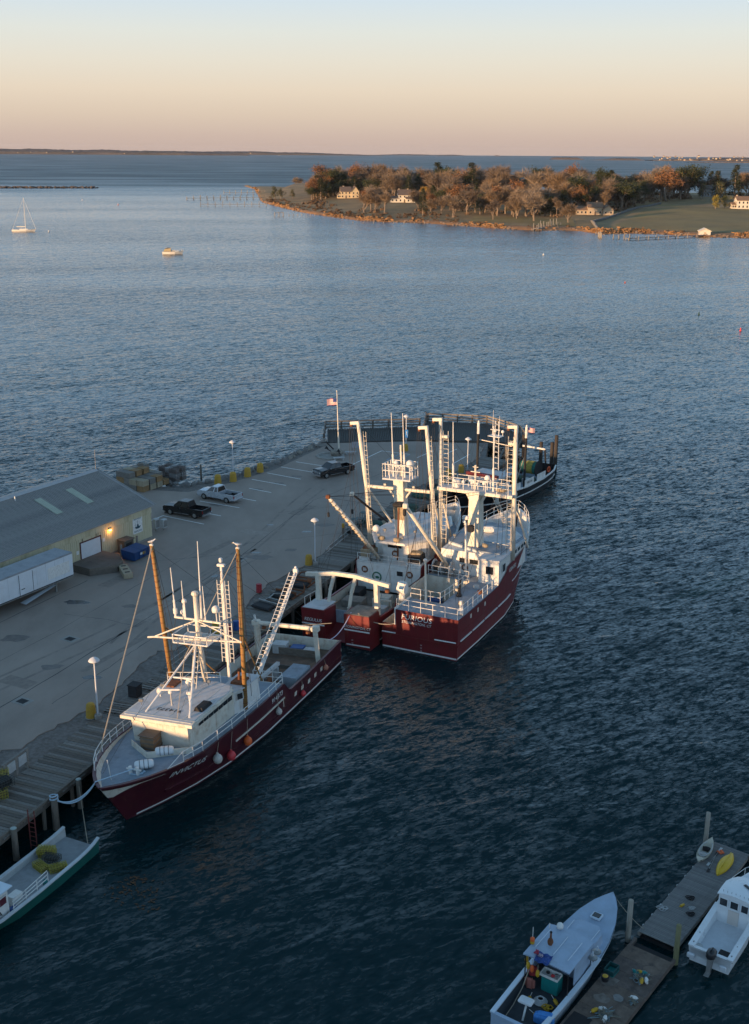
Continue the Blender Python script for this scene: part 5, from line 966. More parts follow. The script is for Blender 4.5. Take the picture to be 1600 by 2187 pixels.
def trap_mb(L=1.1,W=.55,Ht=.36):
    mb=MB()
    for z in(0,Ht):
        for k in range(7): x=-L/2+L*k/6; mb.bx(x-.012,x+.012,-W/2,W/2,z-.012,z+.012)
        for k in range(5): y=-W/2+W*k/4; mb.bx(-L/2,L/2,y-.012,y+.012,z-.013,z+.013)
    for k in range(7):
        x=-L/2+L*k/6
        for y in(-W/2,W/2): mb.bx(x-.012,x+.012,y-.012,y+.012,0,Ht)
    for k in range(1,3): z=Ht*k/3; mb.bx(-L/2,L/2,-W/2-.012,-W/2+.012,z-.01,z+.01); mb.bx(-L/2,L/2,W/2-.012,W/2+.012,z-.01,z+.01); mb.bx(-L/2-.012,-L/2+.012,-W/2,W/2,z-.01,z+.01); mb.bx(L/2-.012,L/2+.012,-W/2,W/2,z-.01,z+.01)
    return mb
def on(b,name,label,cat,x,y,z,rz=0):
    o=thing(name,label,cat); o.matrix_world=b.matrix_world@Matrix.Translation((x,y,z))@Matrix.Rotation(rz,4,'Z'); return o
o=on(B5,'bait_box','teal plastic bait box under the roof edge of the blue lobster boat','box',.12,-2.1,.33); MB().cb((0,0,.5),(1.0,.7,1.0),0,.05).build('tub',TEAL,o); MB().cb((0,0,1.02),(1.04,.74,.06),0,.02).build('lid',TEAL,o)
for k in range(7): MB().bx(-.48+k*.155,-.45+k*.155,-.365,-.355,.1,.9).build('rib',TEAL,o)
o=on(B5,'sorting_tray','white tray of gear on top of the teal bait box','tray',.1,-2.25,1.39,.0); MB().bx(-.55,.55,-.32,.32,0,.03).build('base',WHITE,o)
for a in((-.55,.55,-.32,-.29),(-.55,.55,.29,.32),(-.55,-.52,-.29,.29),(.52,.55,-.29,.29)): MB().bx(a[0],a[1],a[2],a[3],.03,.16).build('side',WHITE,o)
for x,y,m in((-.2,.05,BLACK),(.15,-.05,REDF),(.3,.1,STEEL)): MB().ball((x,y,.1),.12,8,5,(1,1,.6)).build('tool',m,o)
OIL=mat('red_oilskin',(.30,.03,.035),.6,.2,3); SALM=mat('faded_oilskin',(.38,.13,.10),.7,.2,3)
for i,(x,y,z,m,lb) in enumerate(((-1.05,-2.2,.9,OIL,'red oilskin jacket hanging at the roof edge of the blue lobster boat'),(-.95,-2.7,.45,SALM,'faded red oilskin trousers in the cockpit of the blue lobster boat'))):
    o=on(B5,'oilskins',lb,'clothing',x,y,z); MB().cb((0,0,.25),(.42,.2,.7),.2,.08).build('body',m,o); MB().cb((-.26,0,.3),(.14,.16,.55),.1,.05).build('sleeve' if i==0 else 'leg',m,o); MB().cb((.26,0,.3),(.14,.16,.55),.1,.05).build('sleeve' if i==0 else 'leg',m,o)
for i,(x,y,z,m) in enumerate(((-1.3,-2.5,2.0,YEL),(-1.0,-2.9,2.0,YEL),(-.75,-2.9,1.9,ORANGE),(-.4,-2.9,1.75,YEL))):
    o=on(B5,'pot_buoy','%s pot buoy hanging under the blue lobster boat roof, %s'%(('yellow','yellow','orange','yellow')[i],('outermost','second from the side','beside red oilskins','next to the bait box')[i]),'buoy',x,y,z); MB().lathe([(.03,-.26),(.1,-.18),(.12,0),(.09,.16),(.03,.22)],(0,0,0),10).build('float',m,o,True); MB().tube([(0,0,.2),(0,0,.6)],.015,4).build('lanyard',ROPET,o)
o=on(B5,'pot_buoy','orange and yellow stick buoy standing at the roof side of the blue boat','buoy',-1.33,-1.85,2.35); MB().tube([(0,0,0),(0,0,1.35)],.02,5).build('spindle',WHITE,o); MB().lathe([(.04,.2),(.12,.28),(.13,.45)],(0,0,0),10).build('lower_float',YEL,o); MB().lathe([(.13,.45),(.13,.6),(.05,.7)],(0,0,0),10).build('upper_float',ORANGE,o)
o=on(B5,'folded_flag','crumpled blue and red flag draped over the roof edge of the lobster boat','flag',-.2,-2.62,2.66,.1)
rnd=random.Random(5)
def cloth(x0,x1,y0,y1,m,nm,dz):
    rows=[]
    for i in range(9): rows.append([(x0+(x1-x0)*i/8+rnd.gauss(0,.01),y0+(y1-y0)*j/6,dz+.05*math.sin(i*1.7+j)+.03*math.cos(j*2.1)-(.35*max(0,(-.2-(y0+(y1-y0)*j/6))*1.6))) for j in range(7)])
    MB().grid(rows).build(nm,m,o)
cloth(-.42,.42,-.45,.25,mat('flag_cloth_blue',(.03,.07,.24),.85,.3,4),'blue_field',.08); cloth(-.62,-.36,-.05,.3,mat('flag_cloth_red',(.42,.06,.1),.85,.3,4),'red_stripe',.10); cloth(-.3,-.05,-.2,.05,mat('flag_cloth_pale',(.5,.4,.45),.85,.3,4),'pale_stripe',.13)
o=on(B5,'decoy_statue','brown decoy bird standing on the lobster boat roof','decoy',-.4,-1.5,2.68,.4); MB().ball((0,0,.25),.19,10,7,(.9,1.2,1.2)).build('body',RUST,o,True); MB().tube([(0,.1,.38),(0,.25,.62)],[.07,.05],7).build('neck',RUST,o); MB().ball((0,.28,.66),.075,8,6).build('head',BLACK,o); MB().tube([(0,.33,.66),(0,.44,.64)],[.03,.008],5).build('beak',BLACK,o)
o=on(B5,'hose_reel','grey coiled hose beside yellow rope in the cockpit of the blue boat','hose',.05,-3.3,.33); 
for k in range(4): MB().tube([((.36-.06*k)*math.cos(a*PI/9),(.36-.06*k)*math.sin(a*PI/9),.05+.06*k) for a in range(19)],.045,6).build('turn',GREYB,o)
coil('rope_coil','yellow rope coil in the cockpit of the blue lobster boat',tuple(B5.matrix_world@Vector((.6,-3.55,.34))),.32,YEL,4,.03)
for i,(x,y,rz) in enumerate(((.82,-2.95,.9),(-.5,-3.6,.2),(.45,-4.5,1.2))):
    o=on(B5,'pot_buoy','yellow pot buoy lying in the cockpit of the blue boat, %s'%('nearest the teal box','beside the white basket','by the blue tarp')[i],'buoy',x,y,.45,rz); b_=MB().lathe([(.03,-.26),(.1,-.18),(.12,0),(.09,.16),(.03,.22)],(0,0,0),10).build('float',YEL,o,True); b_.rotation_euler=(PI/2,0,0); MB().tube([(0,-.3,0),(0,.6,0)],.018,5).build('spindle',WHITE,o)
o=on(B5,'wash_basin','white square basin on a post in the cockpit of the blue boat','basin',-.2,-4.55,.33,.05); MB().tube([(.1,-.6,0),(.05,0,.75)],.06,8).build('post',WHITE,o); MB().cb((0,0,.82),(.8,.55,.2),0,.06).build('basin',mat('white_plastic',(.66,.68,.7),.5,.08),o)
o=on(B5,'blue_tarp','blue tarp folded over the starboard side of the cockpit near the stern','tarp',1.0,-4.75,.34,.1); MB().cb((0,0,.35),(1.1,.5,.6),0,.1).build('bundle',mat('blue_tarp_cloth',(.05,.22,.55),.6,.25,5,bump=.5),o); MB().cb((.05,.05,.68),(.8,.35,.12),.2,.05).build('fold',mat('blue_tarp_cloth',(.05,.22,.55)),o)
wire('hose',ROPET,B5,[(-1.1,-2.4,1.6),(-1.15,-3.2,.6),(-1.05,-4.4,.36),(-.95,-5.6,.36),(-.6,-5.9,.36)],.03)
o=thing('mooring_line','pale mooring line from the blue boat bow to the grey float','rope',tuple(B5.matrix_world@Vector((.25,6.0,1.68)))); q=Vector((16.3,58.2,.52))-o.location; wire('line',ROPET,o,[(0,0,0),tuple(q)],.025,.15)
# ---- white motorboat
GEL=mat('white_gelcoat',(.74,.76,.78),.3,.05,1.5,dirt=(.55,.56,.56),dirtamt=.35); GELD=mat('cockpit_white',(.62,.65,.69),.5,.07,2,dirt=(.48,.50,.52),dirtamt=.5)
B6=boat('motorboat','white cuddy motorboat with black outboard, cut off by the right edge',(21.8,58.75),35.,.4,'motorboat')
h=Hull([(-4,1.27,.95),(-1,1.3,1.0),(1.5,1.25,1.15),(3,1.0,1.35),(4.2,.5,1.5),(4.8,0,1.6)],[(0,1.15),(.4,1.2),(.65,.9),(.85,.4),(1,.02)],4.2,B6,1.2); h.shell(GEL)
h.deck(-3.9,1,.42,GELD,'cockpit_sole',.25); h.bulwark(-3.98,.6,.42,GEL,GEL,.26,.34); MB().bx(-1.2,1.2,-4.0,-3.75,.42,.94).build('transom',GEL,B6); h.band(-3.9,4.,lambda y:lerp_tab(h.sh,y,2)-.16,.06,BLACK,'rub_rail',off=.03)
a=h.outline(-.1,4.75,.02,None,-1,16);b=h.outline(-.1,4.75,.02,None,1,16); MB().grid([[p+Vector((0,0,.03)),(p+q)/2+Vector((0,0,.2)),q+Vector((0,0,.03))] for p,q in zip(a,b)]).build('fore_deck',GEL,B6,True)
ch=poly_house(MB(),[(-1.0,-.1),(1.0,-.1),(1.0,1.4),(.6,2.2),(-.6,2.2),(-1.0,1.4)],[(-.95,-.1),(.95,-.1),(.9,1.1),(.5,1.7),(-.5,1.7),(-.9,1.1)],.42,2.36).build('cuddy',CREAM if 0 else GEL,B6); fixn(ch)
rf=MB(); rows=[]
for y in(-.2,.5,1.3,1.9,2.3): k=1 if y<1 else 1-((y-1)/1.5)**2*.55; rows.append([(x*k,y,2.38+.14*(1-(x/1.05)**2)-(max(0,y-1.2)*.12)) for x in(-1.04,-.7,0,.7,1.04)])
rf.grid(rows); rf.grid([[(x,y,z-.07) for x,y,z in r][::-1] for r in rows]); rf.grid([rows[0],[(x,y,z-.07) for x,y,z in rows[0]]]); rf.grid([[r[0] for r in rows],[(r[0][0],r[0][1],r[0][2]-.07) for r in rows]]); rf=rf.build('roof',GEL,B6,True)
for x0,x1 in((-.85,-.4),(-.2,.25),(.45,.85)): wall_panel(ch,(x0,-.1),(x1,-.1),1.62,2.1,.02,'window',GLASS,GEL)
wall_panel(ch,(-.3,-.1),(.35,-.1),.5,1.45,.015,'door',mat('pinkish_door',(.62,.55,.5),.5,.06),None); wall_panel(ch,(-1.,1.2),(-1.,.2),1.6,2.1,.0,'window',GLASS)
for k in range(7): MB().tube([(-.75+k*.25,.02,2.46),(-.75+k*.25,.02,2.62)],.012,4).build('rod_holder',STEEL,rf)
MB().cb((.35,1.2,2.52),(.6,.2,.08),-.5,.03).build('roof_hatch',GLASS,rf)
pr=[(-1.2,1.2,1.16),(-1.0,2.6,1.36),(-.6,3.8,1.52),(0,4.7,1.62),(.6,3.8,1.52)]; rail(B6,pr,.5,(1,),1.1,.022)
ob=MB().cb((.15,-4.25,1.15),(.5,.7,.6),0,.14).build('outboard_cowl',mat('outboard_black',(.03,.032,.036),.35,.1),B6,True); MB().add([(.0,-4.05,.9),(.3,-4.05,.9),(.3,-4.5,.9),(.0,-4.5,.9),(.08,-4.4,-.5),(.22,-4.4,-.5),(.22,-4.7,-.5),(.08,-4.7,-.5)],[(0,1,2,3),(0,1,5,4),(1,2,6,5),(2,3,7,6),(3,0,4,7)]).build('leg',STEEL,ob); MB().cb((.15,-4.65,.02),(.3,.5,.04),0,.015).build('cavitation_plate',STEEL,ob); MB().cb((.15,-3.95,.8),(.34,.3,.3),0,.05).build('bracket',STEEL,ob)
MB().bx(.3,.95,-3.55,-3.0,.43,.75).build('fuel_box',BLACK,B6); MB().lathe([(.2,0),(.22,.02),(.22,.3),(.1,.34)],(-.85,-3.4,.43),12).build('bucket',GREYB,B6)
MB().cb((-1.05,-4.12,.4),(.45,.2,.3),0,.04).build('swim_step',GELD,B6); MB().cb((.85,-4.12,.4),(.4,.2,.3),0,.04).build('swim_step',GELD,B6)
for y in(-3.6,-2.6,-.8): MB().cb((-1.12,y,1.01),(.08,.14,.05),0,.02).build('cleat',STEEL,B6); MB().cb((1.12,y,1.01),(.08,.14,.05),0,.02).build('cleat',STEEL,B6)
# ---- green lobster boat (cut by the left edge)
GRH=mat('green_hull_paint',(.012,.10,.085),.4,.12,1.5); 
B7=boat('lobster_boat','green hulled lobster boat with open stern, cut off by the left edge',(-22.17,61.67),205.1,0,'lobster boat')
h=Hull([(-6.,1.5,1.12),(-5.2,1.58,.95),(-4,1.64,.88),(0,1.67,.85),(3.5,1.66,.95),(5.5,1.3,1.2),(7,.5,1.5),(7.6,0,1.65)],[(0,1.42),(.3,1.55),(.6,1.45),(.8,.8),(1,.02)],6.9,B7,1.15)
K=[-1.,-.3,0,.25,.5,.75,1.]; mb=MB()
for sg in(-1,1):
    rows=[[h.at(t,k,sg) for k in K] for t in h.T]; mb.grid([r[::-1] for r in rows] if sg>0 else rows)
mb.build('hull',GRH,B7); MB().bx(-1.42,1.42,-5.95,-5.85,-.5,.42).build('transom',GRH,B7)
h.deck(-5.95,7.3,.43,mat('grey_sole',(.30,.31,.32),.7,.12,2,dirt=(.18,.18,.18),dirtamt=.5),'cockpit_sole',.1); h.bulwark(-6.,7,.43,mat('pale_lining',(.40,.41,.41),.6,.15,2),mat('pale_gunwale',(.52,.55,.57),.5,.1,2),.13,.2)
ch=poly_house(MB(),[(-1.2,2.2),(1.25,2.2),(1.2,5.6),(-1.2,5.6)],[(-1.15,2.2),(1.2,2.2),(1.1,5.2),(-1.1,5.2)],.43,2.35).build('wheelhouse',WHITE,B7); fixn(ch); MB().bx(-1.3,1.35,1.9,5.5,2.35,2.43).build('roof',BGT,B7)
wall_panel(ch,(-1.2,3.0),(-1.2,2.45),1.55,2.05,.02,'window',mat('dark_red_glass',(.10,.02,.03),.3,.2),WHITE); text('ABA'[1:],LETK,B7,(-1.235,3.15,1.05),(PI/2,0,-PI/2),.5,'lettering'); MB().bx(-.9,-.35,.7,1.5,.44,1.1).build('console_box',WHITE,B7); MB().bx(-1.3,-1.0,1.6,2.1,.45,.8).build('blue_bin',BLUEB,B7)
rl=MB()
for dz in(0,-.28,-.56): rl.tube([(-1.38,2.1,1.4+dz*.8),(-1.32,-1.1,1.58+dz)],.028,6)
for y in(2.0,.9,-.1,-1.1): rl.tube([(-1.35,y,.6),(-1.35,y,1.5)],.03,6)
rl.build('side_rail',WHITE,B7)
o=on(B7,'pot_buoy','teal green float hanging on the rail of the green lobster boat','buoy',-1.2,-1.0,.72); MB().lathe([(.05,-.25),(.15,-.2),(.17,.1),(.1,.24),(.04,.3)],(0,0,0),12).build('float',TEAL,o,True); MB().tube([(0,0,.28),(-.1,0,.55)],.015,4).build('lanyard',ROPET,o)
YT=mat('yellow_trap_wire',(.40,.33,.05),.7,.25,4); BKT=mat('dark_trap_wire',(.06,.065,.06),.7,.3,4); tm=[trap_mb().mesh('wire_frame',YT),trap_mb().mesh('wire_frame',BKT)]; NETY=mat('yellow_net_bag',(.15,.115,.05),.9,.4,5,bump=1.,bscale=18)
for i,(x,y,z,rz,k,lb) in enumerate(((.95,-3.7,.44,.5,0,'yellow wire lobster pot standing farthest astern on the green boat deck'),(.85,-3.5,.84,.4,0,'yellow wire lobster pot on top of the stack on the green boat deck'),(.35,-2.35,.44,-.3,0,'yellow wire lobster pot nearest the wheelhouse on the green boat deck'),(-.75,-2.75,.44,.9,0,'yellow wire lobster pot next to the outer gunwale of the green boat'),(.05,-3.1,.72,.2,1,'dark wire lobster pot wedged between yellow pots on the green boat'))):
    o=on(B7,'lobster_pot',lb,'lobster pot',x,y,z,rz); inst('wire_frame',tm[k],o); MB().cb((0,0,.17),(1.0,.46,.28),0,.1).build('netting',NETY if k==0 else BLACK,o)
# ---- mooring lines and ladder at the near apron
o=thing('mooring_line','twin pale blue mooring lines from the trawler bow to the apron piling','rope',(-21.9,69.2,2.4)); q=B1.matrix_world@Vector((.75,15.75,3.8))-o.location
for dz,sg in((0,.7),(.12,.9)): wire('line',ROPE,o,[(0,0,dz-.1),tuple(q)],.05,sg,14,6)
MB().tube([(.27*math.cos(a*PI/6),.27*math.sin(a*PI/6),-.15+.02*a) for a in range(25)],.05,6).build('turns',ROPE,o)
o=thing('mooring_line','thin line from the apron piling down to the green boat stern','rope',(-20.9,71.9,1.9)); q=B7.matrix_world@Vector((-.6,-5.9,.5))-o.location; wire('line',ROPET,o,[(0,0,0),tuple(q)],.025,.1)
o=thing('pier_ladder','rusty red steel ladder hooked over the apron edge','ladder',(-22.75,66.75,0),R(-20)); RED=mat('rusty_red_steel',(.16,.035,.03),.8,.25,4)
for x in(-.25,.25): MB().tube([(x,.0,-.6),(x,.0,3.0)],.04,6).build('rail',RED,o)
for k in range(9): MB().tube([(-.25,0,-.4+k*.35),(.25,0,-.4+k*.35)],.025,5).build('rung',RED,o)
# stern line between the near trawler and its neighbour
o=thing('mooring_line','pale line between the sterns of the near trawler and the split-stern trawler','rope',tuple(B1.matrix_world@Vector((-2.8,-14.8,2.35)))); q=B3.matrix_world@Vector((1.6,-11.6,3.25))-o.location; wire('line',mat('lilac_rope',(.5,.48,.6),.8,.1),o,[(0,0,0),tuple(q)],.045,.5,12,5)
o=thing('mooring_line','tan line tying the two rafted sterns together','rope',tuple(B3.matrix_world@Vector((2.4,-11.7,3.3)))); q=B2.matrix_world@Vector((-2.4,-12.45,2.6))-o.location; wire('line',ROPET,o,[(0,0,0),tuple(q)],.05,.5,12,5)
# ---------------------------------------------------------------- warehouse
SIDING=mat('tan_metal_siding',(.56,.50,.34),.55,.08,1.,dirt=(.25,.20,.10),dirtamt=.55,dscale=.7,stretch=(1,1,.25)); ROOFM=mat('grey_metal_roof',(.30,.285,.27),.5,.12,.8,dirt=(.11,.11,.115),dirtamt=.6,dscale=.5); SKYL=mat('fibreglass_skylight',(.42,.45,.36),.5,.08,2); RIDGE=mat('ridge_cap_metal',(.42,.42,.43),.45,.1,1.5)
WH=thing('warehouse','long tan metal warehouse with grey ribbed roof, lit wall lamp and fish sign','warehouse',(-25.73,125.83,2.0),R(-31))
Lw=46; E_=3.95; RZ=6.75; HW=8.5
MB().prism([(0,0),(-17,0),(-17,E_),(-HW,RZ-.05),(0,E_)],-Lw,-.02,'y').build('wall_core',SIDING,WH)
# front siding in ribbed sheets
mb=MB()
for k in range(3): x=.25+.3*k; mb.bx(.0,.035,x-.03,x+.03,0,3.1)
mb.bx(0,.012,0.005,.895,0,3.1); sm_=mb.mesh('siding_sheet',SIDING)
for i in range(int(Lw/.9)):
    y=-.9*(i+1)
    if -11.6<y<-8.9+.0 and y+.9<-8.1: 
        continue
    inst('siding_sheet',sm_,WH,(.002,y,0))
for i in range(3): MB().bx(0,.014,-8.1-.9*(i+1)-.2,-8.1-.9*i-.2,2.65,3.1).build('siding_sheet',SIDING,WH)
fm=MB().bx(.0,.11,.006,2.98,3.1,E_+.02).mesh('fascia_panel',SIDING)
for i in range(int(Lw/3)): inst('fascia_panel',fm,WH,(0,-3*(i+1),0))
# roof sheets, each with its standing seams
th=math.atan2(RZ-E_,HW); SL=HW/math.cos(th)+.3
mb=MB(); mb.bx(-SL,0,.004,.746,0,.03)
for y in(.02,.265,.51): mb.bx(-SL,0,y,y+.06,.03,.085)
rmesh=mb.mesh('roof_sheet',ROOFM)
mb=MB(); mb.bx(-SL*.62,-SL*.28,.004,.746,.03,.05); 
for i in range(62):
    y=-Lw+.25+i*.75; s=inst('roof_sheet',rmesh,WH,(.25,y,E_+.0-.25*math.tan(th)+.08),(0,th,0))
MB().add([(-HW,-Lw,RZ+.05),(-HW,.3,RZ+.05),(-17.25,.3,E_),(-17.25,-Lw,E_)],[(0,1,2,3)]).build('far_roof_slope',ROOFM,WH)
MB().prism([(-HW-.35,RZ+.05),(-HW,RZ+.3),(-HW+.35,RZ+.05),(-HW,RZ+.1)],-Lw,.32,'y').build('ridge_cap',RIDGE,WH)
MB().add([(.27,.26,E_-.08),(.27,.32,E_-.08),(-HW,.32,RZ+.02),(-HW,.26,RZ+.02),(.27,.26,E_+.13),(.27,.32,E_+.13),(-HW,.32,RZ+.2),(-HW,.26,RZ+.2)],[(0,1,2,3),(4,5,6,7),(0,1,5,4),(1,2,6,5),(2,3,7,6),(3,0,4,7)]).build('rake_trim',RIDGE,WH)
MB().bx(.25,.36,-Lw,.2,E_-.06,E_+.05).build('gutter',ROOFM,WH)
for y in(-5.9,-10.55): # skylights
    mb=MB(); mb.bx(-SL*.80,-SL*.42,0,.98,.09,.105); 
    for q in(.1,.35,.6,.85): mb.bx(-SL*.80,-SL*.42,q,q+.05,.105,.125)
    o=mb.build('skylight',SKYL,WH); o.location=(.25,y-.5,E_-.25*math.tan(th)+.08); o.rotation_euler=(0,th,0)
MB().tube([(-7.6,-12.9,RZ-.4),(-7.6,-12.9,RZ+.35)],.07,8).build('vent_pipe',WHITE,WH)
# roll-up door, its lamp, the sign
d=MB().bx(.03,.05,-11.25,-8.3,.25,2.6).build('roll_up_door',mat('white_door_metal',(.62,.64,.67),.45,.05,2),WH)
for k in range(9): MB().bx(.05,.06,-11.22,-8.33,.28+k*.26,.50+k*.26).build('door_slat',mat('white_door_metal',(.62,.64,.67)),d)
for a in((-11.38,-11.25,.0,2.7),(-8.3,-8.17,.0,2.7),(-11.38,-8.17,2.6,2.73)): MB().bx(.03,.09,a[0],a[1],a[2],a[3]).build('door_frame',mat('dark_red_trim',(.10,.03,.03),.6,.2),d)
for y,z in((-11.75,1.7),(-7.8,2.05)): MB().bx(.04,.06,y-.18,y+.18,z-.2,z+.2).build('notice',LETW,WH)
MB().bx(.04,.075,-3.15,-1.6,1.3,3.3).build('fish_sign',LETW,WH)
sg=[o for o in WH.children if o.name.startswith('fish_sign')][0]
for t_,z,s in (('SEAWELL',3.02,.30),('SEAFOOD',1.55,.28)): text(t_,mat('sign_teal',(.02,.07,.10),.6,.2),sg,(.082,-2.37,z),(PI/2,0,PI/2),s)
mb=MB(); mb.add([(.082,y,z) for y,z in((-2.85,2.0),(-2.6,1.85),(-2.1,1.85),(-1.85,2.1),(-2.2,2.1),(-2.25,2.35),(-2.5,2.35),(-2.5,2.1),(-2.8,2.1))],[tuple(range(9))]); mb.bx(.080,.084,-2.4,-2.36,2.3,2.8); mb.bx(.080,.084,-2.75,-2.72,2.1,2.6); mb.build('boat_emblem',mat('sign_teal',(.02,.07,.10)),sg)
lp=MB().bx(.03,.22,-7.05,-6.65,3.0,3.13).build('wall_lamp',STEEL,WH); MB().bx(.05,.26,-7.0,-6.7,2.86,3.0).build('lens',mat('sodium_lens',(.9,.5,.1),.4,.0,emit=(1.,.42,.06,9.)),lp)
pl_=bpy.data.lights.new('wall_lamp_light','POINT'); pl_.energy=22; pl_.color=(1.,.45,.1); pl_.shadow_soft_size=.12; po=bpy.data.objects.new('wall_lamp_light',pl_); C.objects.link(po); po.parent=WH; po.location=(.42,-6.85,2.85)
MB().bx(-17.02,.012,-.02,.0,0,.35).build('base_trim',CONC,WH); MB().bx(.0,.04,-Lw,-.02,-.02,.25).build('base_trim',CONC,WH)
MB().tube([(-HW+.1,.15,RZ),(-HW+.1,.15,RZ+2.6)],[.04,.02],6).build('roof_antenna',STEEL,WH)
def at_wh(name,label,cat,x,y,z=0,rz=0):
    o=thing(name,label,cat); o.matrix_world=WH.matrix_world@Matrix.Translation((x,y,z))@Matrix.Rotation(rz,4,'Z'); return o
# loading dock block with chamfer, timber bumper
o=at_wh('loading_dock','low stained concrete loading dock below the roll-up door','loading dock',0,0,.0); MB().prism([(.1,-13.0),(2.9,-13.0),(4.5,-10.6),(4.0,-9.2),(2.4,-8.0),(.1,-8.0)],.004,.85).build('platform',mat('stained_concrete',(.13,.115,.10),.9,.3,1.2,bump=.4,dirt=(.05,.045,.04),dirtamt=.7),o); MB().bx(3.2,3.35,-12.0,-11.0,.4,.75).build('bumper',BLACK,o)
for a,b in(((2.92,-13.02),(4.52,-10.6)),((4.52,-10.6),(4.02,-9.18))): MB().bar(a+(.72,),b+(.72,),.08,.26).build('edge_timber',WOODS[1],o)
# trailer
WPAN=mat('white_trailer_panel',(.66,.69,.73),.4,.06,.8,dirt=(.5,.5,.5),dirtamt=.4); 
T=at_wh('box_trailer','white refrigerated box trailer with side door parked along the warehouse','trailer',2.35,-15.9,0.,0)
MB().bx(-1.2,1.2,-13.4,0,1.15,1.3).build('chassis',BLACK,T)
for i in range(11): MB().bx(1.19,1.22,-13.3+i*1.21,-13.3+(i+1)*1.21-.02,1.3,3.55).build('side_panel',WPAN,T)
MB().bx(-1.2,1.19,-13.4,0,1.3,3.55).build('box_body',WPAN,T); MB().bx(-1.22,1.22,-13.42,.02,3.55,3.72).build('roof',mat('trailer_roof',(.28,.29,.31),.6,.15,1.,dirt=(.16,.16,.17),dirtamt=.6),T)
MB().bx(-1.18,1.16,.0,.05,1.35,3.5).build('nose_panel',WPAN,T); MB().bx(1.2,1.235,-3.4,-.5,1.75,2.95).build('replacement_panel',LETW,T)
dd=MB().bx(1.2,1.235,-7.1,-5.4,1.32,3.4).build('side_door',WPAN,T); 
for y in(-7.12,-5.38): MB().bx(1.2,1.25,y-.02,y+.02,1.3,3.42).build('seal',BLACK,dd)
MB().bar((1.26,-6.9,1.9),(1.26,-6.5,1.9),.06).build('handle',BLACK,dd)
for y in(-11.6,-10.3):
    for x in(-1.0,1.0): w_=MB().tube([(x-.14,y,.5),(x+.14,y,.5)],.5,16).build('tyre',BLACK,T); MB().tube([(x+.145,y,.5),(x+.16,y,.5)],.26,12).build('rim',GREYB,w_)
MB().add([(1.35,-6.6,.25),(1.1,-2.3,.85),(.7,-2.3,.85),(.5,-6.6,.25)],[(0,1,2,3)]).build('skirt_panel',WPAN,T)
for x in(-.8,.8): MB().bx(x-.08,x+.08,-2.2,-2.0,0,1.2).build('landing_leg',STEEL,T)
MB().bx(-1.22,1.25,-13.4,.02,1.12,1.2).build('side_rail',STEEL,T)
# dumpster and neighbours
BLUED=mat('blue_dumpster_steel',(.012,.055,.17),.5,.2,1.5,dirt=(.02,.03,.06),dirtamt=.5)
o=at_wh('dumpster','blue steel dumpster with pale labels beside the loading dock','dumpster',3.0,-6.1,0,.08)
MB().add([(-.8,-1.25,.12),(.8,-1.25,.12),(.8,1.25,.12),(-.8,1.25,.12),(-.9,-1.35,1.15),(.9,-1.35,1.0),(.9,1.35,1.0),(-.9,1.35,1.15)],[(3,2,1,0),(0,1,5,4),(1,2,6,5),(2,3,7,6),(3,0,4,7)]).build('body',BLUED,o)
for y0,y1 in((-1.33,-.02),(.02,1.33)): MB().add([(-.92,y0,1.18),(.94,y0,1.03),(.94,y1,1.03),(-.92,y1,1.18),(-.92,y0,1.23),(.94,y0,1.08),(.94,y1,1.08),(-.92,y1,1.23)],[(3,2,1,0),(4,5,6,7),(0,1,5,4),(1,2,6,5),(2,3,7,6),(3,0,4,7)]).build('lid',BLUED,o)
for y in(-1.2,-.4,.4,1.2): MB().bx(.82,.93,y-.04,y+.04,.15,1.0).build('rib',BLUED,o)
MB().bx(.86,.90,-.25,.1,.55,.8).build('label_plate',LETW,o); MB().bx(.86,.90,.2,.6,.5,.78).build('label_plate',YEL,o)
o=at_wh('electric_cabinet','dark cabinet with brown lid standing against the warehouse wall by the dumpster','cabinet',.75,-5.2,0,0); MB().cb((0,0,.75),(1.1,1.5,1.5),0,.04).build('case',mat('brown_cabinet',(.10,.085,.07),.7,.25,2),o); MB().cb((.1,0,1.55),(1.3,1.6,.08),0,.02).build('lid',WOODS[3],o); MB().bx(.555,.575,-.5,.4,.3,1.2).build('door',BLACK,o)
for i,(x,y,lb) in enumerate(((1.4,-6.6,'short wooden post beside the brown cabinet at the warehouse wall'),(1.0,-3.6,'short wooden post right of the blue dumpster near the warehouse wall'))): p=at_wh('bollard_post',lb,'post',x,y); MB().tube([(0,0,0),(0,0,1.4)],.13,10).build('shaft',WOODS[2],p); MB().lathe([(.135,0),(.10,.05)],(0,0,1.4),10).build('cap',WOODS[3],p)
o=at_wh('wooden_crate','long pale wooden box with dark lids lying in front of the loading dock','crate',5.6,-10.5,0,.95); PLY=mat('pale_plywood',(.36,.30,.21),.8,.15,2); MB().cb((0,0,.3),(.95,3.1,.55),0,.02).build('box_body',PLY,o)
for y in(-1.,0,1.): MB().bx(-.25,.25,y-.12,y+.12,.576,.60).build('lid_hole',BLACK,o)
for i,(x,y,hh,lb) in enumerate(((-1.4,2.3,1.5,'grey electrical box on posts at the warehouse corner'),(-.9,3.1,1.3,'smaller pale meter box beside the warehouse corner'))):
    o=at_wh('utility_box',lb,'utility box',x,y); MB().cb((0,0,hh*.6),(.5,.7,hh*.8),0,.04).build('case',GREYB,o); MB().bx(.25,.265,-.28,.28,hh*.3,hh*.9).build('door',STEEL,o); MB().bx(-.1,.1,-.1,.1,0,hh*.2).build('foot',CONC,o)
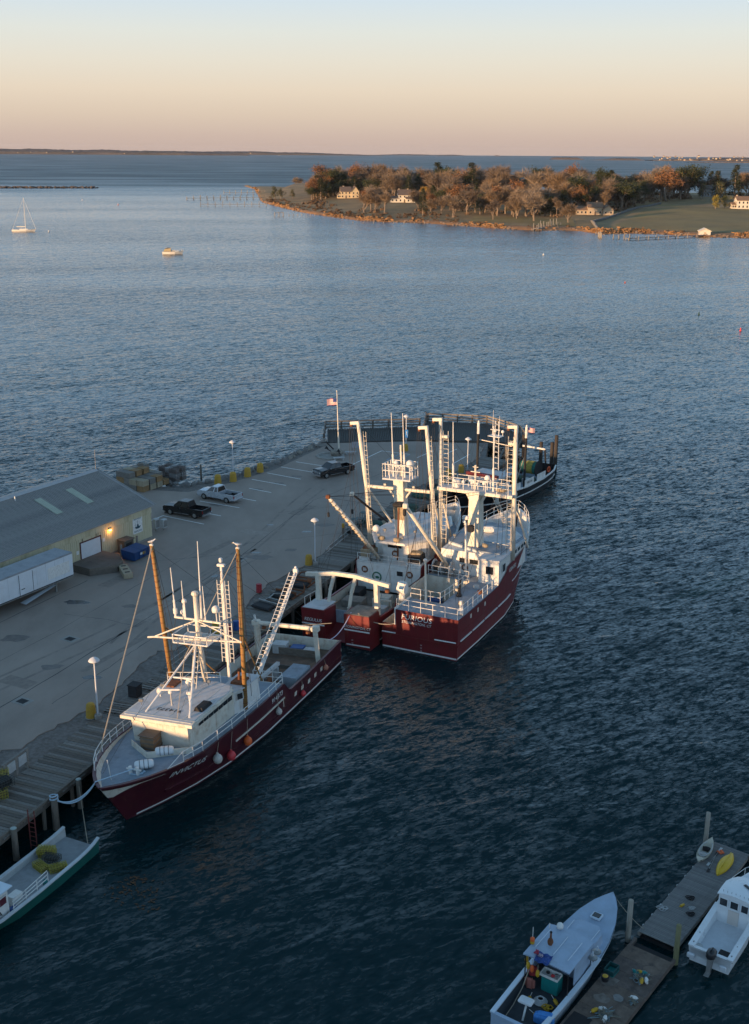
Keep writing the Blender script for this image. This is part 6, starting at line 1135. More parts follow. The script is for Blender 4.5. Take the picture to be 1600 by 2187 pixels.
# stacked fish crates and lobster traps behind the warehouse
wcol=[WOODS[2],PLY,WOODS[0],mat('orange_brown_crate',(.30,.185,.09),.85,.2,2)]
def crate_mesh(m,a,b,hh):
    mb=MB(); mb.bx(-a/2+.04,a/2-.04,-b/2+.04,b/2-.04,0,hh-.05)
    for z in(0,hh*.34,hh*.68):
        mb.bx(-a/2,a/2,-b/2,-b/2+.03,z+.02,z+hh*.28); mb.bx(-a/2,a/2,b/2-.03,b/2,z+.02,z+hh*.28); mb.bx(-a/2,-a/2+.03,-b/2,b/2,z+.02,z+hh*.28); mb.bx(a/2-.03,a/2,-b/2,b/2,z+.02,z+hh*.28)
    for k in range(5): y=-b/2+b*k/5; mb.bx(-a/2,a/2,y+.02,y+b/5-.02,hh-.05,hh)
    return mb.mesh('slatted_box',m)
cm=[crate_mesh(m,1.3,1.1,.75) for m in wcol]
n=0
rows_w=('front row','second row','third row','back row')
for r in range(4):
    for k in range(4):
        for l in range((2,2,3,3)[r] if k<3 else (1,2,2,3)[r]):
            if r==3 and k==1 and l==2: pass
            x=-14.0-r*1.15+random.uniform(-.05,.05); y=13.9+k*1.36+random.uniform(-.05,.05)
            o=at_wh('wooden_crate','slatted wooden crate %s in the %s, %s from the left'%(('at the bottom','on the second layer','on the top layer')[l],rows_w[r],('first','second','third','last')[k]),'crate',x,y,.0+l*.76,random.uniform(-.04,.04)); o['group']='slatted crates stacked behind the warehouse'
            b=inst('slatted_box',random.choice(cm),o)
tg=[trap_mb(1.2,.9,.6).mesh('wire_frame',mat('rusty_trap',(.16,.12,.10),.8,.3,4)),trap_mb(1.2,.9,.6).mesh('wire_frame',GREYB)]
for r in range(3):
    for l in range(3):
        for k in range(2):
            o=at_wh('lobster_pot','wire lobster pot %s of the %s pot column, %s'%(('at the bottom','in the middle','on top')[l],('front','middle','back')[r],('beside the crates','nearest the boulders')[k]),'lobster pot',-13.4-r*1.0,19.9+k*1.28-.2,.0+l*.61); o['group']='wire lobster pots stacked behind the warehouse'; inst('wire_frame',tg[(r+l)%2],o); MB().cb((0,0,.3),(1.1,.8,.5),0,.05).build('netting',mat('trap_net_grey',(.14,.13,.13),.95,.4,6,bump=1),o)
pile('piling','thick weathered piling standing left of the crates behind the warehouse',-33.3,147.4,4.2,.38,m=PILE); pile('piling','thick weathered piling close beside the stacked crates behind the warehouse',-31.6,149.4,4.5,.42,m=PILE); pile('piling','lone thin stake standing in the water off the boulders',-24.9,158.4,2.0,.14,m=PILE)
o=at_wh('parking_stop','dark fallen timber lying behind the black pickup near the warehouse','timber',-5.5,9.,0,.5); MB().cb((0,0,.12),(.3,2.2,.22),0,.03).build('beam',WOODS[3],o); MB().cb((.3,.3,.08),(.2,1.4,.14),.2,.03).build('offcut',WOODS[1],o)

# ---------------------------------------------------------------- pickup trucks
TYRE=mat('tyre_rubber',(.02,.02,.021),.8,.2,4); CHROME=mat('chrome',(.6,.6,.62),.2,.05,2,metal=.9); HEADL=mat('headlamp_glass',(.6,.6,.58),.15,.05,2); TAIL=mat('tail_lamp',(.25,.01,.01),.3,.1,3)
def pickup(label,loc,az,paint,crew,stripe=None):
    t=thing('pickup_truck',label,'pickup',loc,R(-az)); W=1.0; 
    cb_=.95 if not crew else .55      # y of the back of the cab relative to rear axle side
    yc0=-.75 if crew else -.35        # rear of cab
    def arch(yc,r=.47,n=7): return [(yc-r*math.cos(PI*k/(n-1)),.38+r*math.sin(PI*k/(n-1))*.95) for k in range(n)]
    F=2.9; Bk=-2.9; fa=1.85; ra=-1.75
    prof=[(Bk,.48)]+arch(ra)+arch(fa)+[(F-.08,.42),(F,.62),(F,.95),(F-.12,1.08),(F-.3,1.12),(1.35,1.2),(yc0,1.2),(yc0,1.16),(Bk,1.18)]
    # lower body sides with a slight tumblehome: two shells and a hood; bed left open
    nose=[p for p in prof]
    mb=MB(); n=len(prof)
    for sg in(-1,1):
        o0=len(mb.v); mb.v+=[(sg*(W-(.05 if z>1. else 0)-(.03 if z<.6 else 0)),y,z) for y,z in prof]; mb.v+=[(sg*(W-.13),y,z) for y,z in prof]
        mb.f.append(tuple(o0+i for i in (range(n) if sg>0 else range(n-1,-1,-1)))); mb.f.append(tuple(o0+n+i for i in (range(n-1,-1,-1) if sg>0 else range(n))))
        for i in range(n): j=(i+1)%n; mb.f.append((o0+i,o0+j,o0+n+j,o0+n+i))
    b=mb.build('body_side',paint,t)
    MB().add([(-.87,F-.3,1.125),(.87,F-.3,1.125),(.95,1.35,1.2),(-.95,1.35,1.2),(0,F-.25,1.19),(0,1.35,1.27)],[(0,4,5,3),(4,1,2,5)]).build('hood',paint,t)
    MB().add([(-.95,F-.02,.45),(.95,F-.02,.45),(.95,F-.02,.95),(.88,F-.28,1.12),(-.88,F-.28,1.12),(-.95,F-.02,.95)],[(0,1,2,5),(5,2,3,4)]).build('front_panel',paint,t); 
    MB().bx(-.55,.55,F-.02,F+.03,.72,.98).build('grille',CHROME,t); MB().bx(-.96,.96,F,F+.12,.42,.62).build('front_bumper',CHROME,t)
    for s in(-1,1): MB().bx(s*.92-.2 if s>0 else -.92,s*.92 if s>0 else -.72,F-.02,F+.035,.75,.97).build('headlight',HEADL,t); MB().bx(s*.93-.1 if s>0 else -.97,s*.97 if s>0 else -.83,Bk-.03,Bk+.02,.75,1.08).build('tail_light',TAIL,t)
    MB().bx(-.83,.83,Bk-.02,Bk+.05,.55,1.18).build('tailgate',paint,t); MB().bx(-.95,.95,Bk-.14,Bk-.01,.42,.58).build('rear_bumper',CHROME,t); MB().bx(-.87,.87,Bk+.05,yc0,.62,.7).build('bed_floor',BLACK,t)
    for s in(-.8,.8): MB().bx(s-.09,s+.09,ra-.4,ra+.4,.7,.92).build('wheel_box',BLACK,t)
    MB().bx(-.87,.87,yc0-.03,yc0+.02,.6,1.2).build('bed_front',paint,t); MB().bx(-.85,.85,Bk+.1,F-.1,.35,.6).build('underbody',BLACK,t)
    # cab greenhouse
    wr=.72; c=[(-.93,yc0,1.19),(.93,yc0,1.19),(.93,1.45,1.19),(-.93,1.45,1.19)]; r_=[(-wr,yc0+.12,1.83),(wr,yc0+.12,1.83),(wr,.75,1.83),(-wr,.75,1.83)]
    g=MB().add(c+r_,[(0,1,5,4),(1,2,6,5),(2,3,7,6),(3,0,4,7),(4,5,6,7)]).build('cab',paint,t)
    MB().cb((0,(yc0+.87)/2,1.845),(1.36,.75-yc0-.2,.05),0,.02).build('roof_skin',paint,g)
    def glass(q,ins,nm):   # window on a cab face: q=4 corners
        c0=sum((Vector(p) for p in q),Vector())/4; nn=(Vector(q[1])-Vector(q[0])).cross(Vector(q[3])-Vector(q[0])).normalized()
        if nn.dot(c0-Vector((0,.3,1.4)))<0: nn=-nn
        P=[Vector(p)+(c0-Vector(p))*ins+nn*.012 for p in q]; MB().add(P,[(0,1,2,3)]).build(nm,GLASS,g)
    glass((c[2],c[3],r_[3],r_[2]),.10,'windscreen'); glass((c[0],c[1],r_[1],r_[0]),.14,'rear_window')
    L=lambda a,b,k:tuple(Vector(a).lerp(Vector(b),k))
    for lo_,hi_ in(((c[1],c[2]),(r_[1],r_[2])),((c[0],c[3]),(r_[0],r_[3]))):
        sp=.52 if crew else .36
        glass((L(lo_[0],lo_[1],.03),L(lo_[0],lo_[1],sp),L(hi_[0],hi_[1],sp),L(hi_[0],hi_[1],.02)),.13,'side_window'); glass((L(lo_[0],lo_[1],sp+.03),L(lo_[0],lo_[1],.97),L(hi_[0],hi_[1],.98),L(hi_[0],hi_[1],sp+.03)),.13,'side_window')
    for s in(-1,1):
        MB().cb((s*1.08,1.2,1.25),(.2,.1,.2),0,.04).build('wing_mirror',CHROME if crew else paint,t)
        for y in((.35,-.5) if crew else (.35,)): MB().cb((s*.975,y,1.05),(.03,.16,.04),0,.01).build('door_handle',CHROME,t)
        MB().bx(s*.99-.05,s*.99+.05,-.9,1.2,.40,.46).build('side_step',CHROME if crew else BLACK,t)
        for y in(fa,ra):
            w_=MB().lathe([(.25,-.13),(.38,-.12),(.40,-.05),(.40,.05),(.38,.12),(.25,.13)],(0,0,0),18).build('wheel',TYRE,t,True); w_.location=(s*.88,y,.40); w_.rotation_euler=(0,PI/2,0); MB().lathe([(.25,-.135),(.22,-.10),(.05,-.09),(.05,.09),(.22,.10),(.25,.135)],(0,0,0),12).build('rim',STEEL,w_)
    if stripe: MB().bx(.975,.985,-2.6,-1.,.8,.9).build('bed_decal',stripe,t)
    return t
CARK=mat('black_car_paint',(.012,.013,.015),.22,.15,1,spec=.6); CARG=mat('charcoal_car_paint',(.012,.012,.013),.3,.15,1,spec=.5); CARS=mat('silver_car_paint',(.46,.49,.53),.28,.04,1,metal=.3)
pickup('silver extended cab pickup parked beside the yellow bollards',(-19.9,141.3,2.),300,CARS,False); pickup('black pickup parked nearest the warehouse in the row of bays',(-23.1,134.8,2.),296,CARG,True); pickup('black crew cab pickup with chrome steps parked alone near the anchor',(-5.7,153.4,2.),232.6,CARK,True)

# ---------------------------------------------------------------- pier furniture
LAMPW=mat('lamp_grey_paint',(.55,.57,.60),.5,.06,2)
def lamp(label,x,y,top):
    o=thing('street_lamp',label,'street lamp',(x,y,2.)); h_=top-2; MB().cb((0,0,.2),(.55,.55,.4),.3,.06).build('footing',CONC,o); MB().lathe([(.11,.38),(.075,.55),(.06,h_-.5),(.05,h_-.35)],(0,0,0),10).build('pole',LAMPW,o,True)
    s=MB().lathe([(.43,h_-.33),(.45,h_-.30),(.37,h_-.18),(.22,h_-.07),(.07,h_),(.02,h_+.02)],(0,0,0),20).build('lamp_shade',LAMPW,o,True); MB().lathe([(.06,h_-.5),(.18,h_-.48),(.2,h_-.37)],(0,0,0),12).build('bulb_housing',GREYB,s); return o
lamp('street lamp with mushroom shade on the apron beside the nearest trawler bow',-21.75,81.6,7.3); lamp('street lamp with mushroom shade midway along the apron by the rafted trawlers',-6.4,117.,7.4); lamp('street lamp with mushroom shade among yellow bollards at the boulder edge',-19.6,153.2,6.9); lamp('street lamp with mushroom shade near the black trawler at the far apron',13.,155.4,7.); lamp('street lamp carrying a blue sign at the end of the pier',4.66,167.3,7.5)
BOLY=mat('yellow_bollard_paint',(.46,.27,.035),.7,.12,2.5,dirt=(.22,.13,.05),dirtamt=.5,dscale=3)
def bollard(label,x,y,r=.45,hh=1.15):
    o=thing('bollard',label,'bollard',(x,y,2.)); MB().lathe([(r,0),(r*1.0,.06),(r*.86,hh*.75),(r*.78,hh*.92),(r*.55,hh*.99),(r*.1,hh)],(0,0,0),16).build('body',BOLY,o,True); MB().lathe([(r*1.15,0),(r*1.15,.05)],(0,0,.002),16).build('base',CONC,o); return o
bollard('yellow concrete bollard at the foot of the lamp beside the nearest trawler',-22.35,81.8,.42,1.25); bollard('yellow concrete bollard at the foot of the lamp midway along the apron',-7.1,117.1,.42,1.2)
for i,(x,y,lb) in enumerate(((-21.1,148.4,'yellow bollard partly behind the silver pickup, leftmost of four'),(-19.2,149.7,'yellow bollard right behind the silver pickup, second of four'),(-17.5,152.1,'yellow bollard beside the boulders, third of four from the silver pickup'),(-16.0,154.5,'yellow bollard beside the boulders, farthest of four from the silver pickup'))): bollard(lb,x,y,.5,1.35)
bollard('yellow concrete base under the lamp with the blue sign',4.55,166.9,.48,1.1); bollard('yellow bollard by the lamp near the black trawler',12.1,155.,.45,1.2); bollard('small yellow bollard half hidden left of the lamp near the black trawler',10.2,153.,.4,1.1)
o=thing('parking_sign','blue accessible parking sign hanging on the end lamp post','sign',(4.72,167.15,4.6)); MB().bx(-.22,.22,-.02,.02,-.6,.6).build('plate',mat('sign_blue',(.05,.22,.55),.5,.05),o); MB().ball((0,-.03,.25),.08,8,6,(1,.2,1)).build('symbol_head',LETW,o); MB().tube([(.0,-.03,.15),(-.02,-.03,-.1),(.12,-.03,-.15),(.14,-.03,-.4)],.03,5).build('symbol_body',LETW,o)
p=thing('post','thin yellow-topped steel post beside the apron railing','post',(-3.6,125.3,2.)); MB().tube([(0,0,0),(0,0,1.6)],.16,10).build('shaft',WOODS[1],p); MB().tube([(0,0,1.6),(0,0,2.1)],.17,10).build('yellow_cap',BOLY,p)
# flagpole and flag
o=thing('flagpole','tall white flagpole behind the anchor at the pier end','flagpole',(-5.36,165.9,2.),0,rot=(0,-.03,0)); MB().lathe([(.16,0),(.14,.3),(.085,4.),(.045,9.2)],(0,0,0),12).build('pole',MASTW,o,True); MB().ball((0,0,9.28),.11,10,6).build('truck_ball',MASTW,o); MB().cb((0,0,.08),(.9,.9,.16),.3,.04).build('base',CONC,o); wire('halyard',ROPET,o,[(.1,0,.9),(.07,0,9.)],.012)
f=flag('ensign','small striped national flag streaming left from the tall flagpole',(-5.62,165.9,9.2),R(168),1.5,.95,1.0,MASTW,.5)
# anchor on its boulder
AN=mat('anchor_iron',(.03,.03,.033),.7,.25,3)
o=thing('anchor_monument','large black anchor leaning on a boulder in a stone ring at the pier end','anchor',(-6.4,163.6,2.),.4)
mb=MB(); mb.tube([(1.2,.4,.2),(-.9,-.1,2.3)],[.12,.09],8); mb.build('shank',AN,o); MB().tube([(-1.45,.45,2.05),(-.5,-.75,2.35)],.07,8).build('stock',AN,o); MB().tube([(-.3,1.2,.9),(.6,1.0,.25),(1.2,.4,.15),(1.2,-.5,.3),(.7,-1.1,.9)],[.06,.1,.13,.1,.06],8).build('arms',AN,o)
for c in((-.3,1.2,.95),(.7,-1.1,.95)): MB().add([(c[0],c[1],c[2]+.35),(c[0]-.3,c[1]+.12,c[2]-.1),(c[0]+.3,c[1]-.12,c[2]-.1)],[(0,1,2)]).build('fluke',AN,o)
MB().tube([(-.95+.22*math.cos(a*PI/6),-.1,2.45+.22*math.sin(a*PI/6)) for a in range(13)],.035,6).build('ring',AN,o)
bo=inst('boulder',rm[2],o,(.9,.3,.3),(.2,.1,.4),(1.3,.9,.75)); MB().lathe([(2.1,.0),(2.1,.18),(1.7,.2),(1.6,.05)],(-.2,-.1,.003),20).build('stone_ring',CONC,o)
for i,(x,y,rz,lb) in enumerate(((-3.6,164.6,.2,'pale granite bench beside the flagpole'),(-5.2,161.2,.2,'pale granite bench in front of the anchor'))): b=thing('stone_bench',lb,'bench',(x,y,2.),rz); MB().cb((0,0,.42),(1.7,.5,.14),0,.03).build('seat',mat('pale_granite',(.42,.42,.42),.8,.12,6),b); [MB().cb((s*.6,0,.18),(.2,.42,.36),0,.02).build('leg',mat('pale_granite',(.42,.42,.42)),b) for s in(-1,1)]
b=thing('notice_board','low grey notice board on two legs near the flagpole','notice board',(-2.6,167.4,2.),.1); MB().bx(-.9,.9,-.04,.04,.35,1.25).build('panel',mat('notice_grey',(.36,.37,.40),.6,.1),b); [MB().bx(s*.8-.05,s*.8+.05,-.05,.05,0,.36).build('leg',STEEL,b) for s in(-1,1)]
# things lying on the apron
o=thing('utility_box','square black-topped utility box on the apron beside the nearest trawler','utility box',(-19.6,85.5,2.05),R(-22)); MB().cb((0,0,.5),(.85,.85,1.0),0,.04).build('case',mat('dark_box',(.03,.03,.033),.6,.2),o); MB().cb((0,0,1.04),(.95,.95,.08),0,.02).build('lid',BLACK,o)
for i,(x,y,rz,lb) in enumerate(((-20.4,83.2,-.3,'weathered pallet lying on the apron in front of the black box'),(-18.3,87.3,-.4,'weathered pallet lying on the apron behind the black box'))):
    o=thing('pallet',lb,'pallet',(x,y,2.05),rz)
    for k in range(6): MB().bx(-.9,.9,-.95+k*.34,-.75+k*.34,.12,.15).build('slat',WOODS[(0,2,1)[k%3]],o)
    for xx in(-.85,0,.85): MB().bx(xx-.05,xx+.05,-.95,.95,0,.12).build('runner',WOODS[3],o)
# rails and gear along the apron back edge
o=thing('pipe_railing','grey pipe railing at the apron behind the nearest trawler wheelhouse','railing',(-17.6,90.,2.)); rail(o,[(0,0,0),(1.7,4.2,0),(3.4,8.6,0)],1.05,(1,.5),2.1,.035,STEEL,'pipe_rail')
o=thing('pipe_railing','low grey pipe railing along the asphalt edge by the rafted trawlers','railing',(-5.4,119.5,2.)); rail(o,[(0,0,0),(1.3,3.6,0),(2.6,7.2,0)],1.0,(1,.5),1.8,.04,STEEL,'pipe_rail')
for i in range(5):
    x,y=-2.9+i*.55,126.6+i*1.3; o=thing('gear_rack','%s steel rack of net gear standing at the asphalt edge beyond the railing'%('first','second','third','fourth','fifth')[i],'rack',(x,y,2.),R(-25)); hh=1.5+.3*(i%2)
    for a in(-.4,.4): 
        for b in(-.35,.35): MB().tube([(a,b,0),(a,b,hh)],.05,5).build('upright',STEEL,o)
    for z in(.4,.95,hh): MB().bx(-.42,.42,-.38,.38,z-.03,z+.02).build('shelf',mat('rack_green',(.10,.13,.13),.7,.3),o)
    MB().cb((0,0,.65),(.6,.5,.4),.2,.1).build('netting',NETG if i%2 else BLACK,o)
def sledge(label,x,y,rz,m):
    o=thing('scallop_dredge',label,'dredge',(x,y,2.03),rz)
    for s in(-1,1): MB().tube([(s*1.2,-1.4,.1),(s*1.2,.9,.1),(s*.9,1.5,.5)],.08,6).build('runner',m,o)
    MB().bar((-1.2,-.6,.35),(1.2,-.6,.35),.14,.4).build('cutting_bar',m,o); MB().bar((-1.2,.8,.2),(1.2,.8,.2),.12).build('cross_bar',m,o); MB().cb((0,-1.3,.25),(2.2,1.3,.3),0,.1).build('chain_bag',BLACK,o); MB().bar((-.9,1.4,.5),(0,2.6,.3),.1).build('bridle',m,o); MB().bar((.9,1.4,.5),(0,2.6,.3),.1).build('bridle',m,o); return o
sledge('rusty steel scallop dredge lying on the apron behind the split-stern trawler',-8.6,108.6,-.5,RUST); sledge('dark steel dredge lying on the apron nearest the white ladder boom',-10.1,105.6,-.6,STEEL); sledge('second rusty dredge lying on the apron beside the white arch gantry',-7.4,111.8,-.4,RUST)
BAR=[mat('blue_drum',(.02,.09,.30),.5,.15),mat('red_drum',(.35,.03,.04),.5,.15),mat('yellow_drum',(.36,.27,.04),.6,.2)]
for i,(x,y,k,lb) in enumerate(((-12.9,99.3,0,'blue plastic drum on the apron behind the nearest trawler mast'),(-13.6,98.4,1,'red plastic drum on the apron behind the nearest trawler mast'),(-14.6,97.6,2,'tall mustard yellow drum on the apron behind the nearest trawler mast'),(-11.7,108.9,1,'small red drum by the asphalt edge behind the ochre outrigger'))):
    o=thing('drum',lb,'drum',(x,y,2.03)); hh=1.5 if k==2 else .9; MB().lathe([(.27,0),(.29,.03),(.29,hh*.32),(.305,hh*.34),(.29,hh*.36),(.29,hh*.64),(.305,hh*.66),(.29,hh*.68),(.29,hh-.03),(.26,hh)],(0,0,0),16).build('barrel',BAR[k],o); MB().lathe([(.24,0),(.22,.02)],(0,0,hh+.001),14).build('lid',BAR[k],o)
for i,(x,y) in enumerate(((1.5,131.5),(4.,136.5),(7.,142.5),(9.2,147.),(10.8,150.2))):
    o=thing('net_heap','dark heap of fishing nets on the far apron, %s along from the racks'%('first','second','third','fourth','last')[i],'fishing net',(x,y,2.03),i); rnd=random.Random(i)
    for k in range(4): MB().ball((rnd.gauss(0,.7),rnd.gauss(0,.7),.2),.8+rnd.random()*.4,12,6,(1.2,1,.45)).build('net_fold',(NETG,BLACK,TAN,NETG)[(k+i)%4],o,True)
# timber post frames at the near left
o=thing('board_stand','grey timber stand holding white boards at the left edge of the apron','stand',(-25.6,72.9,2.),R(-22))
for y in(-1.2,0,1.2): MB().cb((0,y,.75),(.28,.28,1.5),0,.03).build('post',WOODS[2],o)
MB().bar((0,-1.4,1.45),(0,1.4,1.45),.2,.18).build('cap_beam',WOODS[0],o)
for y in(-.6,.6): MB().bx(.1,.16,y-.42,y+.42,.6,1.35).build('board',GREYB,o)
for i,(x,y,z,k,lb) in enumerate(((-26.3,71.2,0,0,'yellow wire lobster pot on the ground at the left edge of the apron'),(-26.2,71.2,.62,0,'yellow wire lobster pot on top of another at the left edge'),(-26.0,69.9,0,0,'yellow wire lobster pot nearest the viewer at the left edge'),(-25.7,70.4,.62,1,'dark wire lobster pot on the upper layer at the left edge'))):
    o=thing('lobster_pot',lb,'lobster pot',(x,y,2.03+z),.3*i); inst('wire_frame',[trap_mb(1.2,.9,.6).mesh('wire_frame',YT),trap_mb(1.2,.9,.6).mesh('wire_frame',BKT)][k],o); MB().cb((0,0,.3),(1.05,.75,.48),0,.08).build('netting',NETY if k==0 else BLACK,o)
# dolphin piles beyond the black trawler
for i,(x,y,t_,lb) in enumerate(((26.6,163.5,5.4,'tallest of the clustered pilings beyond the black trawler'),(26.1,164.0,4.2,'shorter piling in the cluster beyond the black trawler'),(22.9,171.5,3.5,'weathered piling at the right corner of the pier end'),(25.,167.5,3.4,'weathered piling between the pier end and the pile cluster'))): pile('piling',lb,x,y,t_,.28,m=mat('dark_pile',(.05,.043,.037),.9,.3,3,bump=.7,stretch=(4,4,.6)))
# ---------------------------------------------------------------- wooded island across the harbour
from mathutils import noise as MN
SHORE=[(-175,1560),(-145,1418),(-102,1063),(-84,993),(-59,904),(-35,842),(-14,798),(5,779),(29,771),(47,753),(68,727),(84,711),(95,704),(112,709),(122,702),(130,675),(148,684),(166,678),(182,657),(206,652),(300,640),(520,640)]
def ysh(X): 
    for a,b in zip(SHORE,SHORE[1:]):
        if X<=b[0]: return a[1]+(b[1]-a[1])*(X-a[0])/(b[0]-a[0])
    return SHORE[-1][1]
def depth_in(X): return 25+max(0,X+150)*6 if X<-60 else min(560,565)
def gz(X,Y):
    d=Y-ysh(X); D=depth_in(X)
    if X<-40: d=min(d,(X+172)*1.3 if X<-100 else d)
    h=min(1.3,.4+d*.1) if d>0 else d*.25
    h+=min(8.,max(0,d-12)*.026)+.5*MN.noise((X*.02,Y*.02,0))*min(1,max(0,d)/30)
    e=D-d
    if e<60: h=min(h,e*.12)
    return h
GROUND=mat('island_grass',(.26,.17,.075),.95,.35,.05,bump=.3,dirt=(.13,.11,.045),dirtamt=.8,dscale=.02); BANK=mat('shore_marsh',(.30,.15,.06),.95,.4,.12,bump=.5,dirt=(.10,.075,.045),dirtamt=.7,dscale=.06); LAWN=mat('lawn_grass',(.24,.165,.055),.95,.25,.04,dirt=(.25,.18,.09),dirtamt=.6,dscale=.03)
xs=[-175+i*6 for i in range(116)]; ds=[-8,-3,0,2,5,9,14,20,30,45,65,90,130,180,240,310,390,470,540,600]
rows=[]
for X in xs:
    j=3*MN.noise((X*.05,3.1,0))
    D=depth_in(X); rows.append([(X,ysh(X)+d*min(1,D/560)+(j if d<20 else 0),gz(X,ysh(X)+d*min(1,D/560)) if d>0 else d*.2) for d in ds])
island=struct(fixn(MB().grid(rows).build('island_ground',GROUND,None,True)))
if island.data.polygons[200].normal.z<0: island.data.flip_normals()
rows=[]
for X in xs:
    j=3*MN.noise((X*.05,3.1,0)); D=depth_in(X); rows.append([(X,ysh(X)+d*min(1,D/560)+j-.8,(gz(X,ysh(X)+d*min(1,D/560)) if d>0 else d*.2)+(.12 if d<15 else -.1)) for d in(-3,0,2,5,9,14,17)])
bank=struct(fixn(MB().grid(rows).build('shore_bank',BANK,None,True)))
def sheet(name,poly,m,n=14,up=.15):
    """patch of ground draped on the terrain: quad corners a,b,c,d"""
    a,b,c_,d=[Vector(p) for p in poly]; rows=[]
    for i in range(n+1):
        p=a.lerp(b,i/n);q=d.lerp(c_,i/n); rows.append([((r:=p.lerp(q,j/n)).x,r.y,gz(r.x,r.y)+up) for j in range(n+1)])
    return struct(fixn(MB().grid(rows).build(name,m)))
sheet('lawn',((134,690),(205,668),(262,860),(212,895)),LAWN); sheet('lawn',((205,668),(330,655),(330,860),(262,860)),LAWN); sheet('lawn',((60,760),(122,722),(128,770),(66,800)),LAWN)
# shore boulders: too many and small to tell apart
mb=MB(); rnd=random.Random(3)
for k in range(520):
    X=rnd.uniform(-150,330); Y=ysh(X)+rnd.uniform(-4,6); s=rnd.uniform(.3,.9); mb.ball((X,Y,max(0,gz(X,Y))+s*.1),s,6,4,(1.3,1,.8))
tag(mb.build('shore_boulders',mat('shore_rock',(.19,.14,.105),.9,.3,.2)),kind='stuff')
# ---- tree kinds: trunk with limbs, crown of twigs or leaf sprays (unit height 1)
def tree_mesh(seed,kind,m_tr,m_cr):
    rnd=random.Random(seed); tr=MB(); tips=[]
    def limb(p,d,L,r,lv):
        q=p+d*L; mid=p.lerp(q,.5)+Vector((rnd.gauss(0,.02),rnd.gauss(0,.02),0))*L*3; tr.tube([p,mid,q],[r,r*.8,r*.6],5 if lv<2 else 3,False); tips.append((q,d,lv,mid))
        if lv<3:
            for k in range((7,4,3)[lv]):
                a=rnd.random()*6.28; s=.3+rnd.random()*.55; nd=(d+Vector((math.cos(a)*s,math.sin(a)*s,rnd.uniform(-.05,.45)))).normalized(); limb(p.lerp(q,(.3 if lv==0 else .45)+(.7 if lv==0 else .55)*rnd.random()),nd,L*rnd.uniform(.5,.75),r*.5,lv+1)
    cr=MB()
    if kind in('bare','leafy','round'):
        limb(Vector((0,0,0)),Vector((rnd.gauss(0,.05),rnd.gauss(0,.05),1)).normalized(),.36,.024,0)
        if kind=='bare':
            for q,d,lv,mid in tips:
                if lv<1: continue
                for k in range((0,5,8,11)[lv]):
                    a=Vector((rnd.gauss(0,1),rnd.gauss(0,1),rnd.gauss(.25,.8))).normalized(); b=(d*.7+a).normalized(); o=q.lerp(mid,rnd.random()); L=rnd.uniform(.08,.2); w_=b.cross(Vector((rnd.gauss(0,1),rnd.gauss(0,1),rnd.gauss(0,1)))).normalized()*rnd.uniform(.003,.0055)
                    e=o+b*L; s2=(b+Vector((rnd.gauss(0,.6),rnd.gauss(0,.6),rnd.gauss(0,.4)))).normalized(); cr.add([o-w_,o+w_,e],[(0,1,2)]); e2=o+b*L*.5+s2*L*.7; cr.add([o+b*L*.4-w_,o+b*L*.4+w_,e2],[(0,1,2)])
        else:
            n=26 if kind=='leafy' else 40
            for q,d,lv,mid in tips:
                if lv<2: continue
                for k in range(n if lv==3 else n//2):
                    o=q+Vector((rnd.gauss(0,.05),rnd.gauss(0,.05),rnd.gauss(0,.045))); a=Vector((rnd.gauss(0,1),rnd.gauss(0,1),rnd.gauss(.4,1))).normalized(); u=a.orthogonal().normalized()*rnd.uniform(.009,.019); v=a.cross(u); cr.add([o-u,o+v*.7,o+u,o-v*.7],[(0,1,2,3)])
    elif kind=='pine':
        tr.tube([(0,0,0),(0,0,.95)],[.022,.004],6,False)
        for k in range(26):
            z=.2+.76*k/26; R_=.26*(1-((z-.2)/.8))**.75*rnd.uniform(.6,1.15)+.02
            for j in range(9):
                a=rnd.random()*6.28; 
                for t in range(10):
                    q=rnd.random()**.6*R_; o=Vector((q*math.cos(a)+rnd.gauss(0,.012),q*math.sin(a)+rnd.gauss(0,.012),z-.12*q+rnd.gauss(0,.012))); u=Vector((rnd.gauss(0,1),rnd.gauss(0,1),rnd.gauss(0,.5))).normalized()*rnd.uniform(.012,.024); v=Vector((0,0,1)).cross(u)*.6+Vector((0,0,rnd.uniform(-.005,.01))); cr.add([o-u,o+v,o+u,o-v],[(0,1,2,3)])
    elif kind in('cedar','willow'):
        tr.tube([(0,0,0),(.01,0,.4)],[.03,.015],6,False)
        cl=[(Vector((rnd.gauss(0,.13),rnd.gauss(0,.13),rnd.uniform(.22,.85))),rnd.uniform(.10,.19)) for k in range(18)]
        for c_,r_ in cl:
            c_.x*=1.25-c_.z*.6; c_.y*=1.25-c_.z*.6
            tr.tube([(0,0,.3),tuple(c_)],[.01,.004],3,False)
            for k in range(95):
                a=Vector((rnd.gauss(0,1),rnd.gauss(0,1),rnd.gauss(0,1))).normalized(); o=c_+a*r_*rnd.uniform(.55,1.05); u=a.orthogonal().normalized()*rnd.uniform(.010,.022); v=a.cross(u)
                if kind=='willow': v=Vector((0,0,-.04)); u*=.5
                cr.add([o-u,o+v*.8,o+u,o-v*.8],[(0,1,2,3)])
    zt=max(v[2] for v in cr.v)
    for m_ in (tr,cr): m_.v=[tuple(c/zt for c in v) for v in m_.v]
    return tr.mesh('trunk',m_tr),cr.mesh('crown',m_cr)
